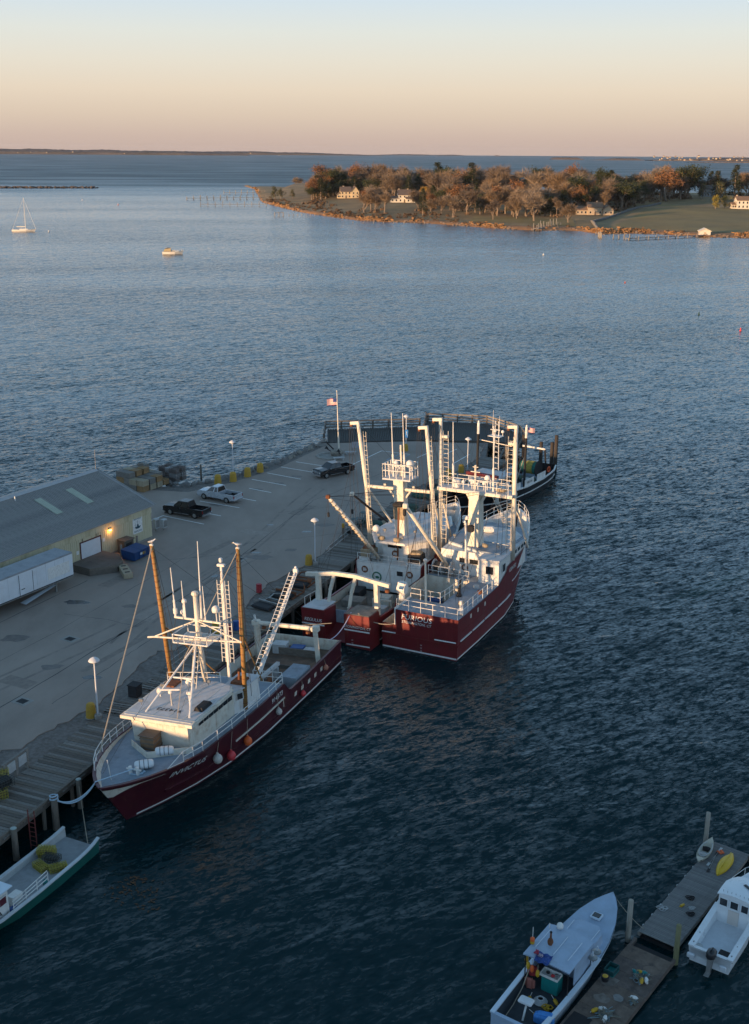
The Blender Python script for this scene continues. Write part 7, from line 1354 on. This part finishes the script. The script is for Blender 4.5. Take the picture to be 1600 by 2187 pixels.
BARK=mat('grey_bark',(.22,.17,.13),.9,.2,3,coord='Object'); TW=[mat('twig_%d'%i,c,.95,.25,2.) for i,c in enumerate(((.20,.145,.098),(.26,.20,.145),(.13,.10,.08),(.17,.13,.10),(.22,.15,.09)))]; RUSS=mat('russet_leaves',(.20,.095,.04),.9,.35,3); DKG=mat('dark_evergreen',(.04,.05,.02),.9,.4,4); MIDG=mat('cedar_green',(.055,.06,.024),.9,.35,4); GOLD=mat('golden_leaves',(.30,.17,.02),.85,.3,4); WIL=mat('willow_leaves',(.17,.14,.025),.85,.3,4)
TK={'bare':[tree_mesh(10+i,'bare',BARK,TW[i%5]) for i in range(7)],'russet':[tree_mesh(30+i,'leafy',BARK,RUSS) for i in range(2)],'green':[tree_mesh(40+i,'round',BARK,DKG) for i in range(2)],'pine':[tree_mesh(50+i,'pine',BARK,DKG) for i in range(2)],'cedar':[tree_mesh(60+i,'cedar',BARK,MIDG) for i in range(2)],'gold':[tree_mesh(70,'cedar',BARK,GOLD)],'willow':[tree_mesh(80,'willow',BARK,WIL)]}
def tree(kind,x,y,hh,label,group=None,wd=1.,z=None):
    tm_,cm_=random.choice(TK[kind]); t=thing({'pine':'pine_tree','cedar':'cedar_tree','willow':'willow_tree'}.get(kind,'tree'),label,'tree',(x,y,(gz(x,y) if z is None else z)-.2),random.random()*6.28,group); t.scale=(hh*wd,hh*wd,hh)
    inst('trunk',tm_,t); inst('crown',cm_,t); return t
GL={'bare':'leafless grey-brown tree in the island wood','russet':'russet leaved tree in the island wood','green':'dark evergreen tree among the bare trees of the island wood','pine':'dark pine rising from the island wood','cedar':'dull green cedar in the island wood'}
tree('green',-40,1045,27,'tall dark rust-topped tree standing highest at the left end of the island',wd=1.15); tree('russet',-46,1040,22,'russet tree in front of the tall dark tree at the island left end',wd=1.2)
tree('bare',63,822,18.5,'large bare tree on the shore lawn between the golden tree and the pier house',wd=1.25); tree('bare',101,757,20,'large bare tree standing alone above the white boathouse jetty',wd=1.2); tree('bare',92,775,17,'bare tree just left of the large lone shore tree',wd=1.0); tree('bare',76,770,15,'slender bare tree on the shore lawn right of the large bare tree'); tree('bare',121,745,14,'low spreading bare tree in front of the long tan house',wd=1.2)
tree('gold',37,925,14.5,'golden leaved tree right of the white house',wd=1.0); tree('gold',60,960,9.5,'small golden tree behind the shore lawn'); tree('willow',243,850,10.5,'yellow-green willow left of the house at the right edge',wd=1.3); tree('willow',252,858,10,'yellow-green willow nearest the house at the right edge',wd=1.3)
tree('pine',281,935,28,'tall dark pine at the right edge of the frame',wd=1.1); tree('pine',274,960,22,'shorter dark pine beside the tall pine at the right edge',wd=1.2); tree('cedar',268,925,17,'broad dark cedar under the pines at the right edge',wd=1.1); tree('pine',291,1040,21,'dark pine behind the grey house',wd=1.2); tree('cedar',262,955,15,'dark cedar right of the grey house behind the lawn')
for x,y,hh,q in((-92,1075,13,'leftmost'),(-86,1070,10,'middle'),(-75,1060,9,'rightmost')): tree('cedar',x,y,hh,'%s of three dark cedars on the bare left point of the island'%q,'cedars on the island point')
tree('bare',-92,1380,15,'bare bush-like tree on the far left point near the white tower',wd=1.3)
HOUSES=[(-22.5,1016),(20,950),(111,930),(148,806),(286,1012),(264,855),(-52,1260)]
def clear(x,y):
    if any(abs(x-a-(y-b)*a/b)<(19 if y>b-75 else 12) and (-150 if a<60 and b<1100 else -75)<y-b<14 for a,b in HOUSES): return False
    d=y-ysh(x)
    if x>128 and y<lerp_tab(((128,742),(169,828),(215,914),(262,968),(420,968)),x,1): return False   # lawn
    if 55<x<135 and d<75: return False
    return True
WOOD=[]
for layer,(d0,d1,nn,h0,h1) in enumerate(((46,95,86,13,17),(85,140,108,15,20),(130,200,112,17,22),(190,280,108,19,24),(270,380,100,20,25))):
    for k in range(nn):
        x=-58+(k+random.random())*((390+58)/nn); y=ysh(x)+random.uniform(d0,d1)
        if x<-20: y=max(y,1000+random.uniform(0,60)); 
        if not clear(x,y): continue
        f=random.random(); f=f if x>-5 else f*.6+.4; kind='bare' if f<.58 else 'russet' if f<.68 else 'green' if f<.82 else 'cedar' if f<.94 else 'pine'
        hh=random.uniform(h0*.86,h1*1.15)*(1.0 if kind!='cedar' else .75); WOOD.append((kind,x,y,hh,layer,random.uniform(.85,1.5)))
for k in range(46):
    x=140+(k+random.random())*3.6; y=lerp_tab(((128,742),(169,828),(215,914),(262,968),(420,968)),x,1)+random.uniform(6,90); f=random.random(); kind='bare' if f<.66 else 'russet' if f<.78 else 'green' if f<.9 else 'cedar'
    if clear(x,y): WOOD.append((kind,x,y,random.uniform(14,21),1,random.uniform(.9,1.4)))
# name each by its row and by the landmarks it stands between, counted from the left
LM=[('left of the cream house',-.0225),('between cream house and white house',.0212),('between white house and small golden tree',.0622),('between small golden tree and lone shore tree',.133),('between lone shore tree and long tan house',.184),('between long tan house and grey house',.281),('right of the grey house',9)]
ORD=('first','second','third','fourth','fifth','sixth','seventh','eighth','ninth','tenth','eleventh','twelfth','thirteenth','fourteenth','fifteenth','sixteenth','seventeenth','eighteenth','nineteenth','twentieth','twenty-first','twenty-second','twenty-third','twenty-fourth','twenty-fifth','twenty-sixth','twenty-seventh','twenty-eighth','twenty-ninth','thirtieth','thirty-first','thirty-second')
KN={'bare':'leafless tree','russet':'russet tree','green':'round evergreen','pine':'dark pine','cedar':'green cedar'}; seen={}
for kind,x,y,hh,layer,wd in sorted(WOOD,key=lambda q:q[1]/q[2]):
    iv=next(i for i,q in enumerate(LM) if x/y<q[1]); key=(kind,layer,iv); seen[key]=seen.get(key,-1)+1
    tree(kind,x,y,hh,'%s, %s from left in %s row, %s'%(KN[kind],ORD[min(len(ORD)-1,seen[key])],('front','second','middle','fourth','back')[layer],LM[iv][0]),kind+' trees of the island wood',wd)
# understorey: one mass of shrubs along the shore and under the trees
mb=MB(); rnd=random.Random(11)
def shrub(m,x,y,r,n):
    z=gz(x,y)
    for k in range(n):
        a=Vector((rnd.gauss(0,1),rnd.gauss(0,1),abs(rnd.gauss(0,.8)))).normalized(); o=Vector((x,y,z))+Vector((a.x*r,a.y*r,a.z*r*.8))*rnd.uniform(.5,1.05); u=a.orthogonal().normalized()*rnd.uniform(.2,.5)*r*.5; v=a.cross(u); m.add([o-u,o+v,o+u,o-v],[(0,1,2,3)])
for k in range(520):
    x=rnd.uniform(-100,330); d=rnd.uniform(8,60); y=ysh(x)+d
    if (x>128 and d>10 and y<860) or (56<x<128 and 14<d<60): continue
    shrub(mb,x,y,rnd.uniform(1.0,2.4),34)
tag(mb.build('shrubs',mat('brown_scrub',(.11,.062,.032),.95,.4,.3,dirt=(.045,.045,.02),dirtamt=.9,dscale=.05)),'brown and green scrub covering the island shore',kind='stuff')
mb=MB()
for k in range(900):
    x=rnd.uniform(-60,380); d=rnd.uniform(50,420); y=ysh(x)+d
    if clear(x,y): shrub(mb,x,y,rnd.uniform(2.5,5.),26)
tag(mb.build('undergrowth',mat('wood_undergrowth',(.13,.08,.045),.95,.4,.2)),'dark brown undergrowth beneath the island trees',kind='stuff')
mb=MB()
for k in range(4200):
    x=rnd.uniform(-150,335); d=abs(rnd.gauss(0,8)); y=ysh(x)+d; z=gz(x,y)
    if MN.noise((x*.06,1.7,0))+.25*rnd.random()<.08: continue
    z=z; a=rnd.random()*6.28; r=rnd.uniform(.5,1.3); hh=rnd.uniform(.4,1.2); u=Vector((math.cos(a),math.sin(a),0))*r; o=Vector((x,y,z)); mb.add([o-u*.7,o+u*.7,o+u+Vector((rnd.gauss(0,.2),rnd.gauss(0,.2),hh)),o-u+Vector((rnd.gauss(0,.2),rnd.gauss(0,.2),hh*rnd.uniform(.6,1)))],[(0,1,2,3)])
tag(mb.build('marsh_grass',mat('orange_marsh_grass',(.25,.135,.06),.95,.35,.3,dirt=(.2,.13,.06),dirtamt=.7,dscale=.1)),'orange brown marsh grass along the island shore',kind='stuff')
# ---- houses on the island
HW_=mat('white_clapboard',(.62,.57,.48),.6,.08,1.5); HC=mat('cream_clapboard',(.52,.42,.27),.6,.08,1.5); HT=mat('tan_shingle',(.42,.33,.23),.8,.15,2); HG=mat('grey_shingle',(.30,.31,.33),.8,.12,2); SHING=mat('roof_shingle',(.13,.10,.085),.85,.2,1.5); SHINR=mat('brown_roof_shingle',(.22,.14,.09),.85,.2,1.5)
def gable(t,x0,x1,y0,y1,hz,rise,wm,rm_,axis='x'):
    MB().bx(x0,x1,y0,y1,0,hz).build('wall',wm,t); o=.5
    if axis=='x':
        ym=(y0+y1)/2; MB().prism([(y0,hz),(y1,hz),(ym,hz+rise)],x0+.01,x1-.01,'x').build('gable_end',wm,t); r=MB()
        for ya,s in((y0-o,1),(y1+o,-1)): r.add([(x0-o,ya,hz-.2),(x1+o,ya,hz-.2),(x1+o,ym,hz+rise+.12),(x0-o,ym,hz+rise+.12),(x0-o,ya,hz+.05),(x1+o,ya,hz+.05),(x1+o,ym,hz+rise+.4),(x0-o,ym,hz+rise+.4)],[(3,2,1,0),(4,5,6,7),(0,1,5,4),(1,2,6,5),(2,3,7,6),(3,0,4,7)])
    else:
        xm=(x0+x1)/2; MB().prism([(x0,hz),(x1,hz),(xm,hz+rise)],y0+.01,y1-.01,'y').build('gable_end',wm,t); r=MB()
        for xa in(x0-o,x1+o): r.add([(xa,y0-o,hz-.2),(xa,y1+o,hz-.2),(xm,y1+o,hz+rise+.12),(xm,y0-o,hz+rise+.12),(xa,y0-o,hz+.05),(xa,y1+o,hz+.05),(xm,y1+o,hz+rise+.4),(xm,y0-o,hz+rise+.4)],[(3,2,1,0),(4,5,6,7),(0,1,5,4),(1,2,6,5),(2,3,7,6),(3,0,4,7)])
    return fixn(r.build('roof',rm_,t))
def house(label,x,y,rz,wings,wm,rm_,floors=2,chim=((0,0),)):
    t=thing('house',label,'house',(x,y,gz(x,y)-.1),rz)
    for x0,x1,y0,y1,hz,rise,ax in wings:
        r=gable(t,x0,x1,y0,y1,hz,rise,wm,rm_,ax)
        for fl in range(floors):
            z=1.+fl*2.8
            if z+1.5>hz: break
            n=max(2,int((x1-x0)/2.6))
            for k in range(n):
                xx=x0+(x1-x0)*(k+.5)/n; w_=MB().bx(xx-.5,xx+.5,y0-.06,y0-.02,z,z+1.4).build('window',GLASS,t); MB().bx(xx-.62,xx+.62,y0-.05,y0-.012,z-.12,z+1.52).build('frame',HW_,w_)
            n=max(1,int((y1-y0)/3.))
            for k in range(n):
                yy=y0+(y1-y0)*(k+.5)/n; w_=MB().bx(x0-.06,x0-.02,yy-.5,yy+.5,z,z+1.4).build('window',GLASS,t); MB().bx(x0-.05,x0-.012,yy-.62,yy+.62,z-.12,z+1.52).build('frame',HW_,w_)
    for cx,cy in chim: c_=MB().cb((cx,cy,wings[0][4]+wings[0][5]*.8),(1.1,1.1,3.4),0,.04).build('chimney',HT,t); MB().cb((cx,cy,wings[0][4]+wings[0][5]*.8+1.75),(1.3,1.3,.2),0,.02).build('chimney_cap',SHING,c_)
    x0,x1,y0=wings[0][0],wings[0][1],wings[0][2]; MB().bx((x0+x1)/2-.6,(x0+x1)/2+.6,y0-.1,y0-.05,0,2.2).build('door',SHING,t); return t
house('cream gabled house near the left end of the island wood',-24,1016,.15,((-7,2,-4,5,5.6,3.6,'x'),(2,8.5,-6,5,5.6,4.2,'y'),(-9.5,-7,-3,3,3.,1.5,'y')),HC,SHING,2,((-4,2),))
house('white house with low wings and dark roof left of the golden tree',20,950,.1,((-3,7,-4,5,5.8,3.8,'x'),(-9,-3,-4,3,3.4,1.2,'x'),(3,10,-7,-4.,3.,1.2,'x')),HW_,SHING,2,((-2,1),(5,1)))
house('tan gabled house among the bare trees above the shore lawn',111,930,-.1,((-6,6,-4,5,6.,4.,'y'),(-10,-6,-3,4,4,2.,'x')),HT,SHING,2)
house('long tan shingled house with several roofs beside the stone wall',148,806,.05,((-5,5,-4,4,5.,3.,'x'),(5,12,-6,3,3.6,2.6,'y'),(-13,-5,-3,4,3.2,2.2,'x')),HT,SHINR,2,((2,1),))
house('grey shingled house behind the lawn, partly hidden by cedars',285,1012,.0,((-8,8,-5,5,6.5,2.6,'x'),),HG,SHING,2)
house('pale house with reddish roof cut off by the right edge of the frame',268,857,.0,((-9,14,-5,5,6.,2.4,'x'),(-12,-9,-3,4,3.,1.2,'x')),HW_,SHINR,2,((-8,1),))
house('cream house showing its roof behind the tall dark tree',-53,1262,.1,((-9,9,-5,5,5.,4.,'x'),),HC,SHINR,2)
t=thing('boathouse','small white boathouse standing on the shore at the foot of the lawn','boathouse',(184,661,.4),-.1); gable(t,-3,3,-2.5,2.5,2.6,1.3,HW_,HW_,'y'); MB().bx(-.6,.6,-2.56,-2.52,0,2.).build('door',HT,t); MB().bx(-3.04,-3.01,-.6,.6,1.,1.8).build('window',GLASS,t)
t=thing('light_tower','slender white light tower on the far left point of the island','tower',(-93,1470,gz(-93,1470))); MB().lathe([(2.,0),(1.5,9),(1.7,9.1),(1.7,9.6)],(0,0,0),14).build('shaft',HW_,t); MB().lathe([(1.,0),(1.,1.6),(.2,2.6)],(0,0,9.6),12).build('lantern',SHING,t)
# field wall of loose stones
t=thing('stone_wall','dry stone wall running up beside the large lawn','wall',(135,738,0)); mb=MB(); pts=[(131,700),(135,738),(152,776),(169,813),(190,858),(215,898)]; rnd=random.Random(4)
for a,b in zip(pts,pts[1:]):
    n=int(math.dist(a,b)/.9)
    for i in range(n):
        x=a[0]+(b[0]-a[0])*i/n; y=a[1]+(b[1]-a[1])*i/n; s=rnd.uniform(.5,.8)
        for zz in(.3,1.0): mb.ball((x-135+rnd.gauss(0,.2),y-738+rnd.gauss(0,.2),gz(x,y)+zz),s,6,4,(1.1,1,.8))
tag(mb.build('stones',ROCKS[3],t),kind='stuff')
# ---- jetties
def jetty(label,a,b,wd=1.5,z=1.3,pile_step=5,tall=1.2,both=True):
    t=thing('jetty',label,'jetty',(a[0],a[1],0)); d=Vector((b[0]-a[0],b[1]-a[1])); L=d.length; u=d.normalized(); n=Vector((-u.y,u.x)); k=int(L/pile_step)
    if wd>0: MB().bar((0,0,z),(d.x,d.y,z),wd,.3).build('walkway',WOODS[0],t)
    for i in range(k+1):
        for s in((-1,1) if both else (1,)):
            p=u*(i*L/k)+n*s*(max(wd,.6)/2+.2); MB().tube([(p.x,p.y,-1.5),(p.x,p.y,z+tall*random.uniform(.4,1.3))],.22,6).build('pile',WOODS[2],t)
    return t
jetty('long low jetty with posts reaching out from the white boathouse',(134,628),(184,659),1.6,.9,7,1.); jetty('row of old posts beside the long jetty below the lawn',(126,672),(157,708),1.2,.7,7,1.6,False); jetty('white jetty with tall posts below the lone bare tree',(95,702),(113,732),2.6,1.1,4.5,3.5); jetty('broken line of posts along the shore below the white house',(-15,760),(31,760),0,.4,6,.9,False)
jetty('longest jetty reaching left from the island point',(-176,1103),(-105,1132),1.8,1.6,6,2.2); jetty('nearer jetty reaching left from the island point',(-146,985),(-92,992),1.6,1.5,6,2.2); jetty('farthest jetty reaching left from the island point',(-160,1248),(-118,1256),1.6,1.6,6,3.); jetty('short ruined timber stub standing in the water off the island point',(-72,838),(-66,839),1.2,2.4,3,.4); jetty('scatter of old posts in the water beside the ruined stub',(-62,842),(-44,846),0,.5,3.,1.6,False)
for i,(a,b) in enumerate((((124,655),(122,640)),((129,640),(137,636)))): jetty('cluster of leaning posts off the end of the %s jetty'%('old','long')[i],a,b,0,.8,2.5,1.8)
# ---- breakwater
t=thing('breakwater','low dark stone breakwater at the left edge of the harbour','breakwater',(-390,1405,0)); mb=MB(); rnd=random.Random(9)
for k in range(520):
    f=rnd.random(); x=-180+f*238; mb.ball((x+rnd.gauss(0,.5),x*.19+rnd.gauss(0,1.6),rnd.uniform(0,1.9)*(1 if abs(f-.5)<.49 else .4)),rnd.uniform(.7,1.5),6,4,(1.3,1,.75))
tag(mb.build('stones',mat('breakwater_rock',(.10,.085,.08),.9,.3,.2),t),kind='stuff')
# ---- far shores: wooded ridges
FAR=mat('far_woods',(.055,.048,.046),.95,.4,.02,dirt=(.03,.035,.03),dirtamt=.6,dscale=.004); FARB=mat('far_brown_woods',(.10,.075,.06),.95,.4,.03)
def ridge(name,Y,X0,X1,prof,m,dep=300,step=14):
    rows=[]; n=int((X1-X0)/step); rnd=random.Random(int(Y))
    for i in range(n+1):
        f=i/n; X=X0+(X1-X0)*f; hh=lerp_tab(prof,f,1); c=hh*(.82+.16*MN.noise((X*.004,Y,0))+.10*MN.noise((X*.03,Y,1)))+rnd.uniform(-.9,.9)*min(1,hh/12); e=rnd.uniform(0,3); y2=Y+40*MN.noise((X*.003,7,0))
        rows.append([(X,y2,-.5),(X,y2+2,min(c,hh*.35+rnd.uniform(0,2.5))),(X,y2+40+e*4,c*.75+rnd.uniform(-1,1.5)),(X,y2+90,max(c,.0)),(X,y2+dep,-1)])
    return struct(fixn(MB().grid(rows).build(name,m)))
ridge('far_shore',9300,-4600,-1000,((0,60),(.2,56),(.35,44),(.45,52),(.6,44),(.8,38),(.92,34),(1,4)),FAR); ridge('far_shore',10600,-1450,80,((0,36),(.3,34),(.6,24),(.85,10),(1,2)),FAR,200,16); ridge('far_shore',11800,0,900,((0,4),(.3,14),(.6,8),(.85,11),(1,1)),FAR,200,20)
ridge('wooded_islet',7000,1020,1210,((0,2),(.12,15),(.5,17),(.85,15),(1,2)),FARB,120,6); ridge('wooded_islet',6700,1190,1500,((0,1),(.3,4),(.5,13),(.9,12),(1,2)),FARB,120,6); ridge('far_shore',6500,1500,2600,((0,4),(.1,12),(.4,22),(.7,27),(1,26)),FARB,600,8); ridge('far_shore',5500,1450,2400,((0,1),(.15,5),(.4,12),(.7,9),(1,10)),FARB,200,8); ridge('harbour_rock',11000,1080,1140,((0,1),(.3,9),(.5,16),(.7,9),(1,1)),FARB,40,8)
# far houses along the right-hand shore
rnd=random.Random(21); hp=[(HT,SHINR),(HT,SHINR),(HC,SHING)]; fm_=[]
for wm,rm2 in hp:
    a=MB().bx(-5,5,-4,4,0,6).mesh('wall',wm); b=MB().prism([(-4.6,6),(4.6,6),(0,9.5)],-5.4,5.4,'x').mesh('roof',rm2); fm_.append((a,b))
for k in range(64):
    X=rnd.uniform(1480,2250); Y=6380+rnd.uniform(-60,320) if k<46 else 5480+rnd.uniform(-20,60); X=X if k<46 else rnd.uniform(1650,2200); z=max(2,(Y-6400)*.05+6) if k<46 else 3.; s=rnd.uniform(.5,1.)
    t=thing('house','small pale house among many along the far right-hand shore','house',(X,Y,z),rnd.uniform(-.6,.6),'houses along the far right-hand shore'); t.scale=(s,s,s); a,b=fm_[k%3]; inst('wall',a,t); inst('roof',b,t)
for k in range(8):
    X=rnd.uniform(-3000,-600); t=thing('house','tiny pale house on the far left-hand shore','house',(X,9280+rnd.uniform(-10,20),rnd.uniform(2,16)),rnd.uniform(-.6,.6),'houses along the far left-hand shore'); s=rnd.uniform(.6,1.); t.scale=(s,s,s); a,b=fm_[k%3]; inst('wall',a,t); inst('roof',b,t)
# ---------------------------------------------------------------- boats at anchor and buoys
def small_hull(t,L,hb,zs,zb,m,ow=.75):
    h=Hull([(-L/2,hb*.8,zs),(-L*.2,hb,zs*.92),(L*.1,hb*.95,zs*.95),(L*.3,hb*.62,zs*1.1),(L*.43,hb*.24,zb*.95),(L/2,0,zb)],[(0,hb*.6),(.35,hb*.9),(.6,hb*.8),(.85,hb*.3),(1,.02)],L*.43,t,1.2); h.shell(m,'hull'); h.band(-L*.48,L*.40,.16,.14,mat('dark_boot_stripe',(.03,.03,.05),.5,.1),'boot_stripe',off=.01,n=20); return h
SAILW=mat('sunlit_white_gelcoat',(.74,.70,.62),.35,.05,1)
B8=boat('sailboat','white sailing yacht with bare mast moored at the left of the harbour',(-198.5,664.2),84,-5,'sailboat'); h=small_hull(B8,13.2,1.8,1.15,1.6,SAILW); h.deck(-6.4,6.3,1.08,DECKW,'deck',.05)
MB().prism([(-2.2,-.9),(1.8,-.7),(2.4,0),(1.8,.7),(-2.2,.9)],0,0).build('x',SAILW,B8) if 0 else None
ca=poly_house(MB(),[(-.95,-2.5),(.95,-2.5),(.7,2.2),(-.7,2.2)],[(-.8,-2.4),(.8,-2.4),(.5,1.9),(-.5,1.9)],1.08,1.65).build('coachroof',SAILW,B8); fixn(ca); MB().bx(-.98,-.93,-1.8,1.2,1.25,1.45).build('cabin_window',GLASS,ca)
ma=MB().tube([(0,.9,1.1),(0,.75,18.6)],[.13,.09],8).build('mast',MASTW,B8); MB().tube([(0,.7,2.6),(0,-4.2,2.7)],.09,6).build('boom',MASTW,ma); MB().tube([(0,.5,2.8),(0,-2,2.95),(0,-4.1,2.85)],[.24,.2,.1],8).build('furled_sail',SAILW,ma); MB().tube([(0,6.4,1.6),(0,.8,17.8)],[.07,.05],6).build('furled_jib',SAILW,B8); wire('backstay',MASTW,B8,[(0,-6.4,1.3),(0,.75,18.5)],.05)
for s in(-1,1): MB().tube([(-.8*s,.8,10),(.8*s,.8,10)],.04,5).build('spreader',MASTW,ma); wire('shroud',MASTW,ma,[(1.6*s,.4,1.1),(.75*s,.8,10.),(0,.76,18.2)],.03)
rail(B8,[(0,-6.3,1.1),(1.2,-5.8,1.1)],.7,(1,),1.,.04)
B9=boat('cabin_cruiser','white cabin cruiser with dark canvas canopy moored in mid harbour',(-91,525),82,0,'motorboat'); h=small_hull(B9,9.4,1.55,1.25,1.75,SAILW); h.deck(-4.5,4.4,1.2,DECKW,'deck',.05)
ca=poly_house(MB(),[(-1.1,-1.5),(1.1,-1.5),(.9,1.6),(.3,3.2),(-.3,3.2),(-.9,1.6)],[(-.95,-1.4),(.95,-1.4),(.6,.6),(.15,1.8),(-.15,1.8),(-.6,.6)],1.2,1.95).build('cabin',SAILW,B9); fixn(ca); MB().bx(1.12,1.16,-1.2,1.,1.4,1.65).build('cabin_window',GLASS,ca)
MB().add([(-1.1,-.2,1.9),(1.1,-.2,1.9),(.9,-.9,2.75),(-.9,-.9,2.75)],[(0,1,2,3)]).build('windscreen',GLASS,B9)
cv=mat('navy_canvas',(.02,.022,.035),.85,.2); MB().add([(-1.0,-.9,2.75),(1.0,-.9,2.75),(1.15,-3.6,2.5),(-1.15,-3.6,2.5),(-1.35,-4.2,1.35),(1.35,-4.2,1.35),(0,-2.2,2.95)],[(0,1,6),(1,2,6),(2,3,6),(3,0,6),(3,2,5,4)]).build('canopy',cv,B9); MB().add([(1.0,-.9,2.74),(1.14,-3.6,2.49),(1.34,-4.2,1.35),(1.3,-1.,1.3)],[(0,1,2,3)]).build('canopy_side',mat('tan_canvas',(.45,.36,.2),.8,.1),B9)
rail(B9,[(.85,2.,1.5),(.4,3.8,1.7),(0,4.6,1.78)],.55,(1,),1.,.03)
def buoy(label,x,y,m,kind='ball',s=1.):
    t=thing('buoy',label,'buoy',(x,y,0)); t.scale=(s,s,s)
    if kind=='ball': MB().ball((0,0,.25),.45,12,8).build('float',m,t,True); MB().tube([(.44*math.cos(a*PI/8),.44*math.sin(a*PI/8),.25) for a in range(17)],.05,5).build('stripe',BLUEB,t); MB().tube([(0,0,.65),(0,0,.85)],.06,6).build('ring_eye',STEEL,t)
    else: MB().lathe([(.55,-.5),(.55,.45),(.5,.5)],(0,0,0),14).build('float',m,t); MB().lathe([(.32,.5),(.30,1.35),(.05,1.85)] if kind=='nun' else [(.3,.5),(.3,1.7)],(0,0,0),12).build('top',m,t)
WB=mat('white_buoy',(.7,.7,.68),.5,.1)
buoy('white mooring buoy nearest the sailing yacht',-184.8,665,WB,s=1.1); buoy('white mooring buoy between the yacht and the breakwater',-267,1078,WB,s=1.4); buoy('pinkish mooring buoy left of the island jetties',-216,992,mat('pink_buoy',(.6,.3,.25),.5,.1),s=1.4); buoy('orange mooring buoy alone in the right of the channel',89.7,419,ORANGE,s=.6); buoy('red conical channel buoy at the right edge',96.5,304,REDF,'nun',.5); buoy('dark green can buoy left of the red channel buoy',93.8,335,mat('green_can',(.02,.06,.045),.6,.2),'can',.5); buoy('white mooring buoy midway to the island',76,532,WB)
# drifting weed by the near trawler
mb=MB(); rnd=random.Random(2)
for k in range(130):
    cx,cy=rnd.choice(((-15.2,63.2),(-15.2,63.2),(-14.2,62.2),(-15.9,62.0),(-13.9,61.0))); o=Vector((cx+rnd.gauss(0,.45),cy+rnd.gauss(0,.5),.02+rnd.random()*.03)); a=rnd.random()*6.28; u=Vector((math.cos(a),math.sin(a),0))*rnd.uniform(.05,.16); v=Vector((-u.y,u.x,0))*.4; mb.add([o-u,o+v,o+u,o-v],[(0,1,2,3)])
tag(mb.build('floating_weed',mat('brown_weed',(.11,.05,.02),.9,.3,3)),'patch of floating brown seaweed near the trawler bow',kind='stuff')
# ---------------------------------------------------------------- town behind the viewer: the houses whose roofs shade the pier from the low sun
struct(MB().prism([(-36.5,29),(-70.5,9),(-93,60),(-76,100),(-110,150),(-230,160),(-330,-20),(-120,-260),(90,-110),(25,-30)],-3,1.9).build('town_ground',GRAVEL))
dv=Vector((math.sin(R(SUN_AZ-180)),math.cos(R(SUN_AZ-180)))); nv=Vector((dv.y,-dv.x))
spec=[(-186,18,13),(-167,18,13.5),(-148,18,12.5),(-129,18,13.2),(-110,18,12.4),(-92,17,13.),(-80.6,5,11.5),(-70,15.6,8.),(-53,17,10.6),(-35,17,10.2),(-17,17,10.8),(1,17,10.3),(20,19,10.8),(41,20,11)]
for i,(v,wd,T) in enumerate(spec):
    p=dv*-12+nv*v; t=thing('town_house','town house behind the viewer, number %s along the row'%('one','two','three','four','five','six','seven','eight','nine','ten','eleven','twelve','thirteen','fourteen','fifteen')[i],'house',(p.x,p.y,1.9),-R(SUN_AZ-180)); hh=T-1.9; rise=min(1.6,hh*.25)
    gable(t,-wd/2-.9,wd/2+.9,-5+.03*i,5+.03*i,hh-rise-.4,rise,(HW_,HG,HT)[i%3],SHING,'x')

# ---------------------------------------------------------------- sea air
hz=MB().bx(-12700,12700,-12700,12700,-5.,78).build('haze',bpy.data.materials.new('sea_haze')); hz['kind']='stuff'
hm=hz.data.materials[0]; hm.use_nodes=True; ht=hm.node_tree; ht.nodes.clear(); ho=ht.nodes.new('ShaderNodeOutputMaterial'); hv=ht.nodes.new('ShaderNodeVolumePrincipled'); hv.inputs['Color'].default_value=(.82,.84,.95,1); hv.inputs['Density'].default_value=.000014; hv.inputs['Anisotropy'].default_value=.1; ht.links.new(hv.outputs[0],ho.inputs['Volume'])
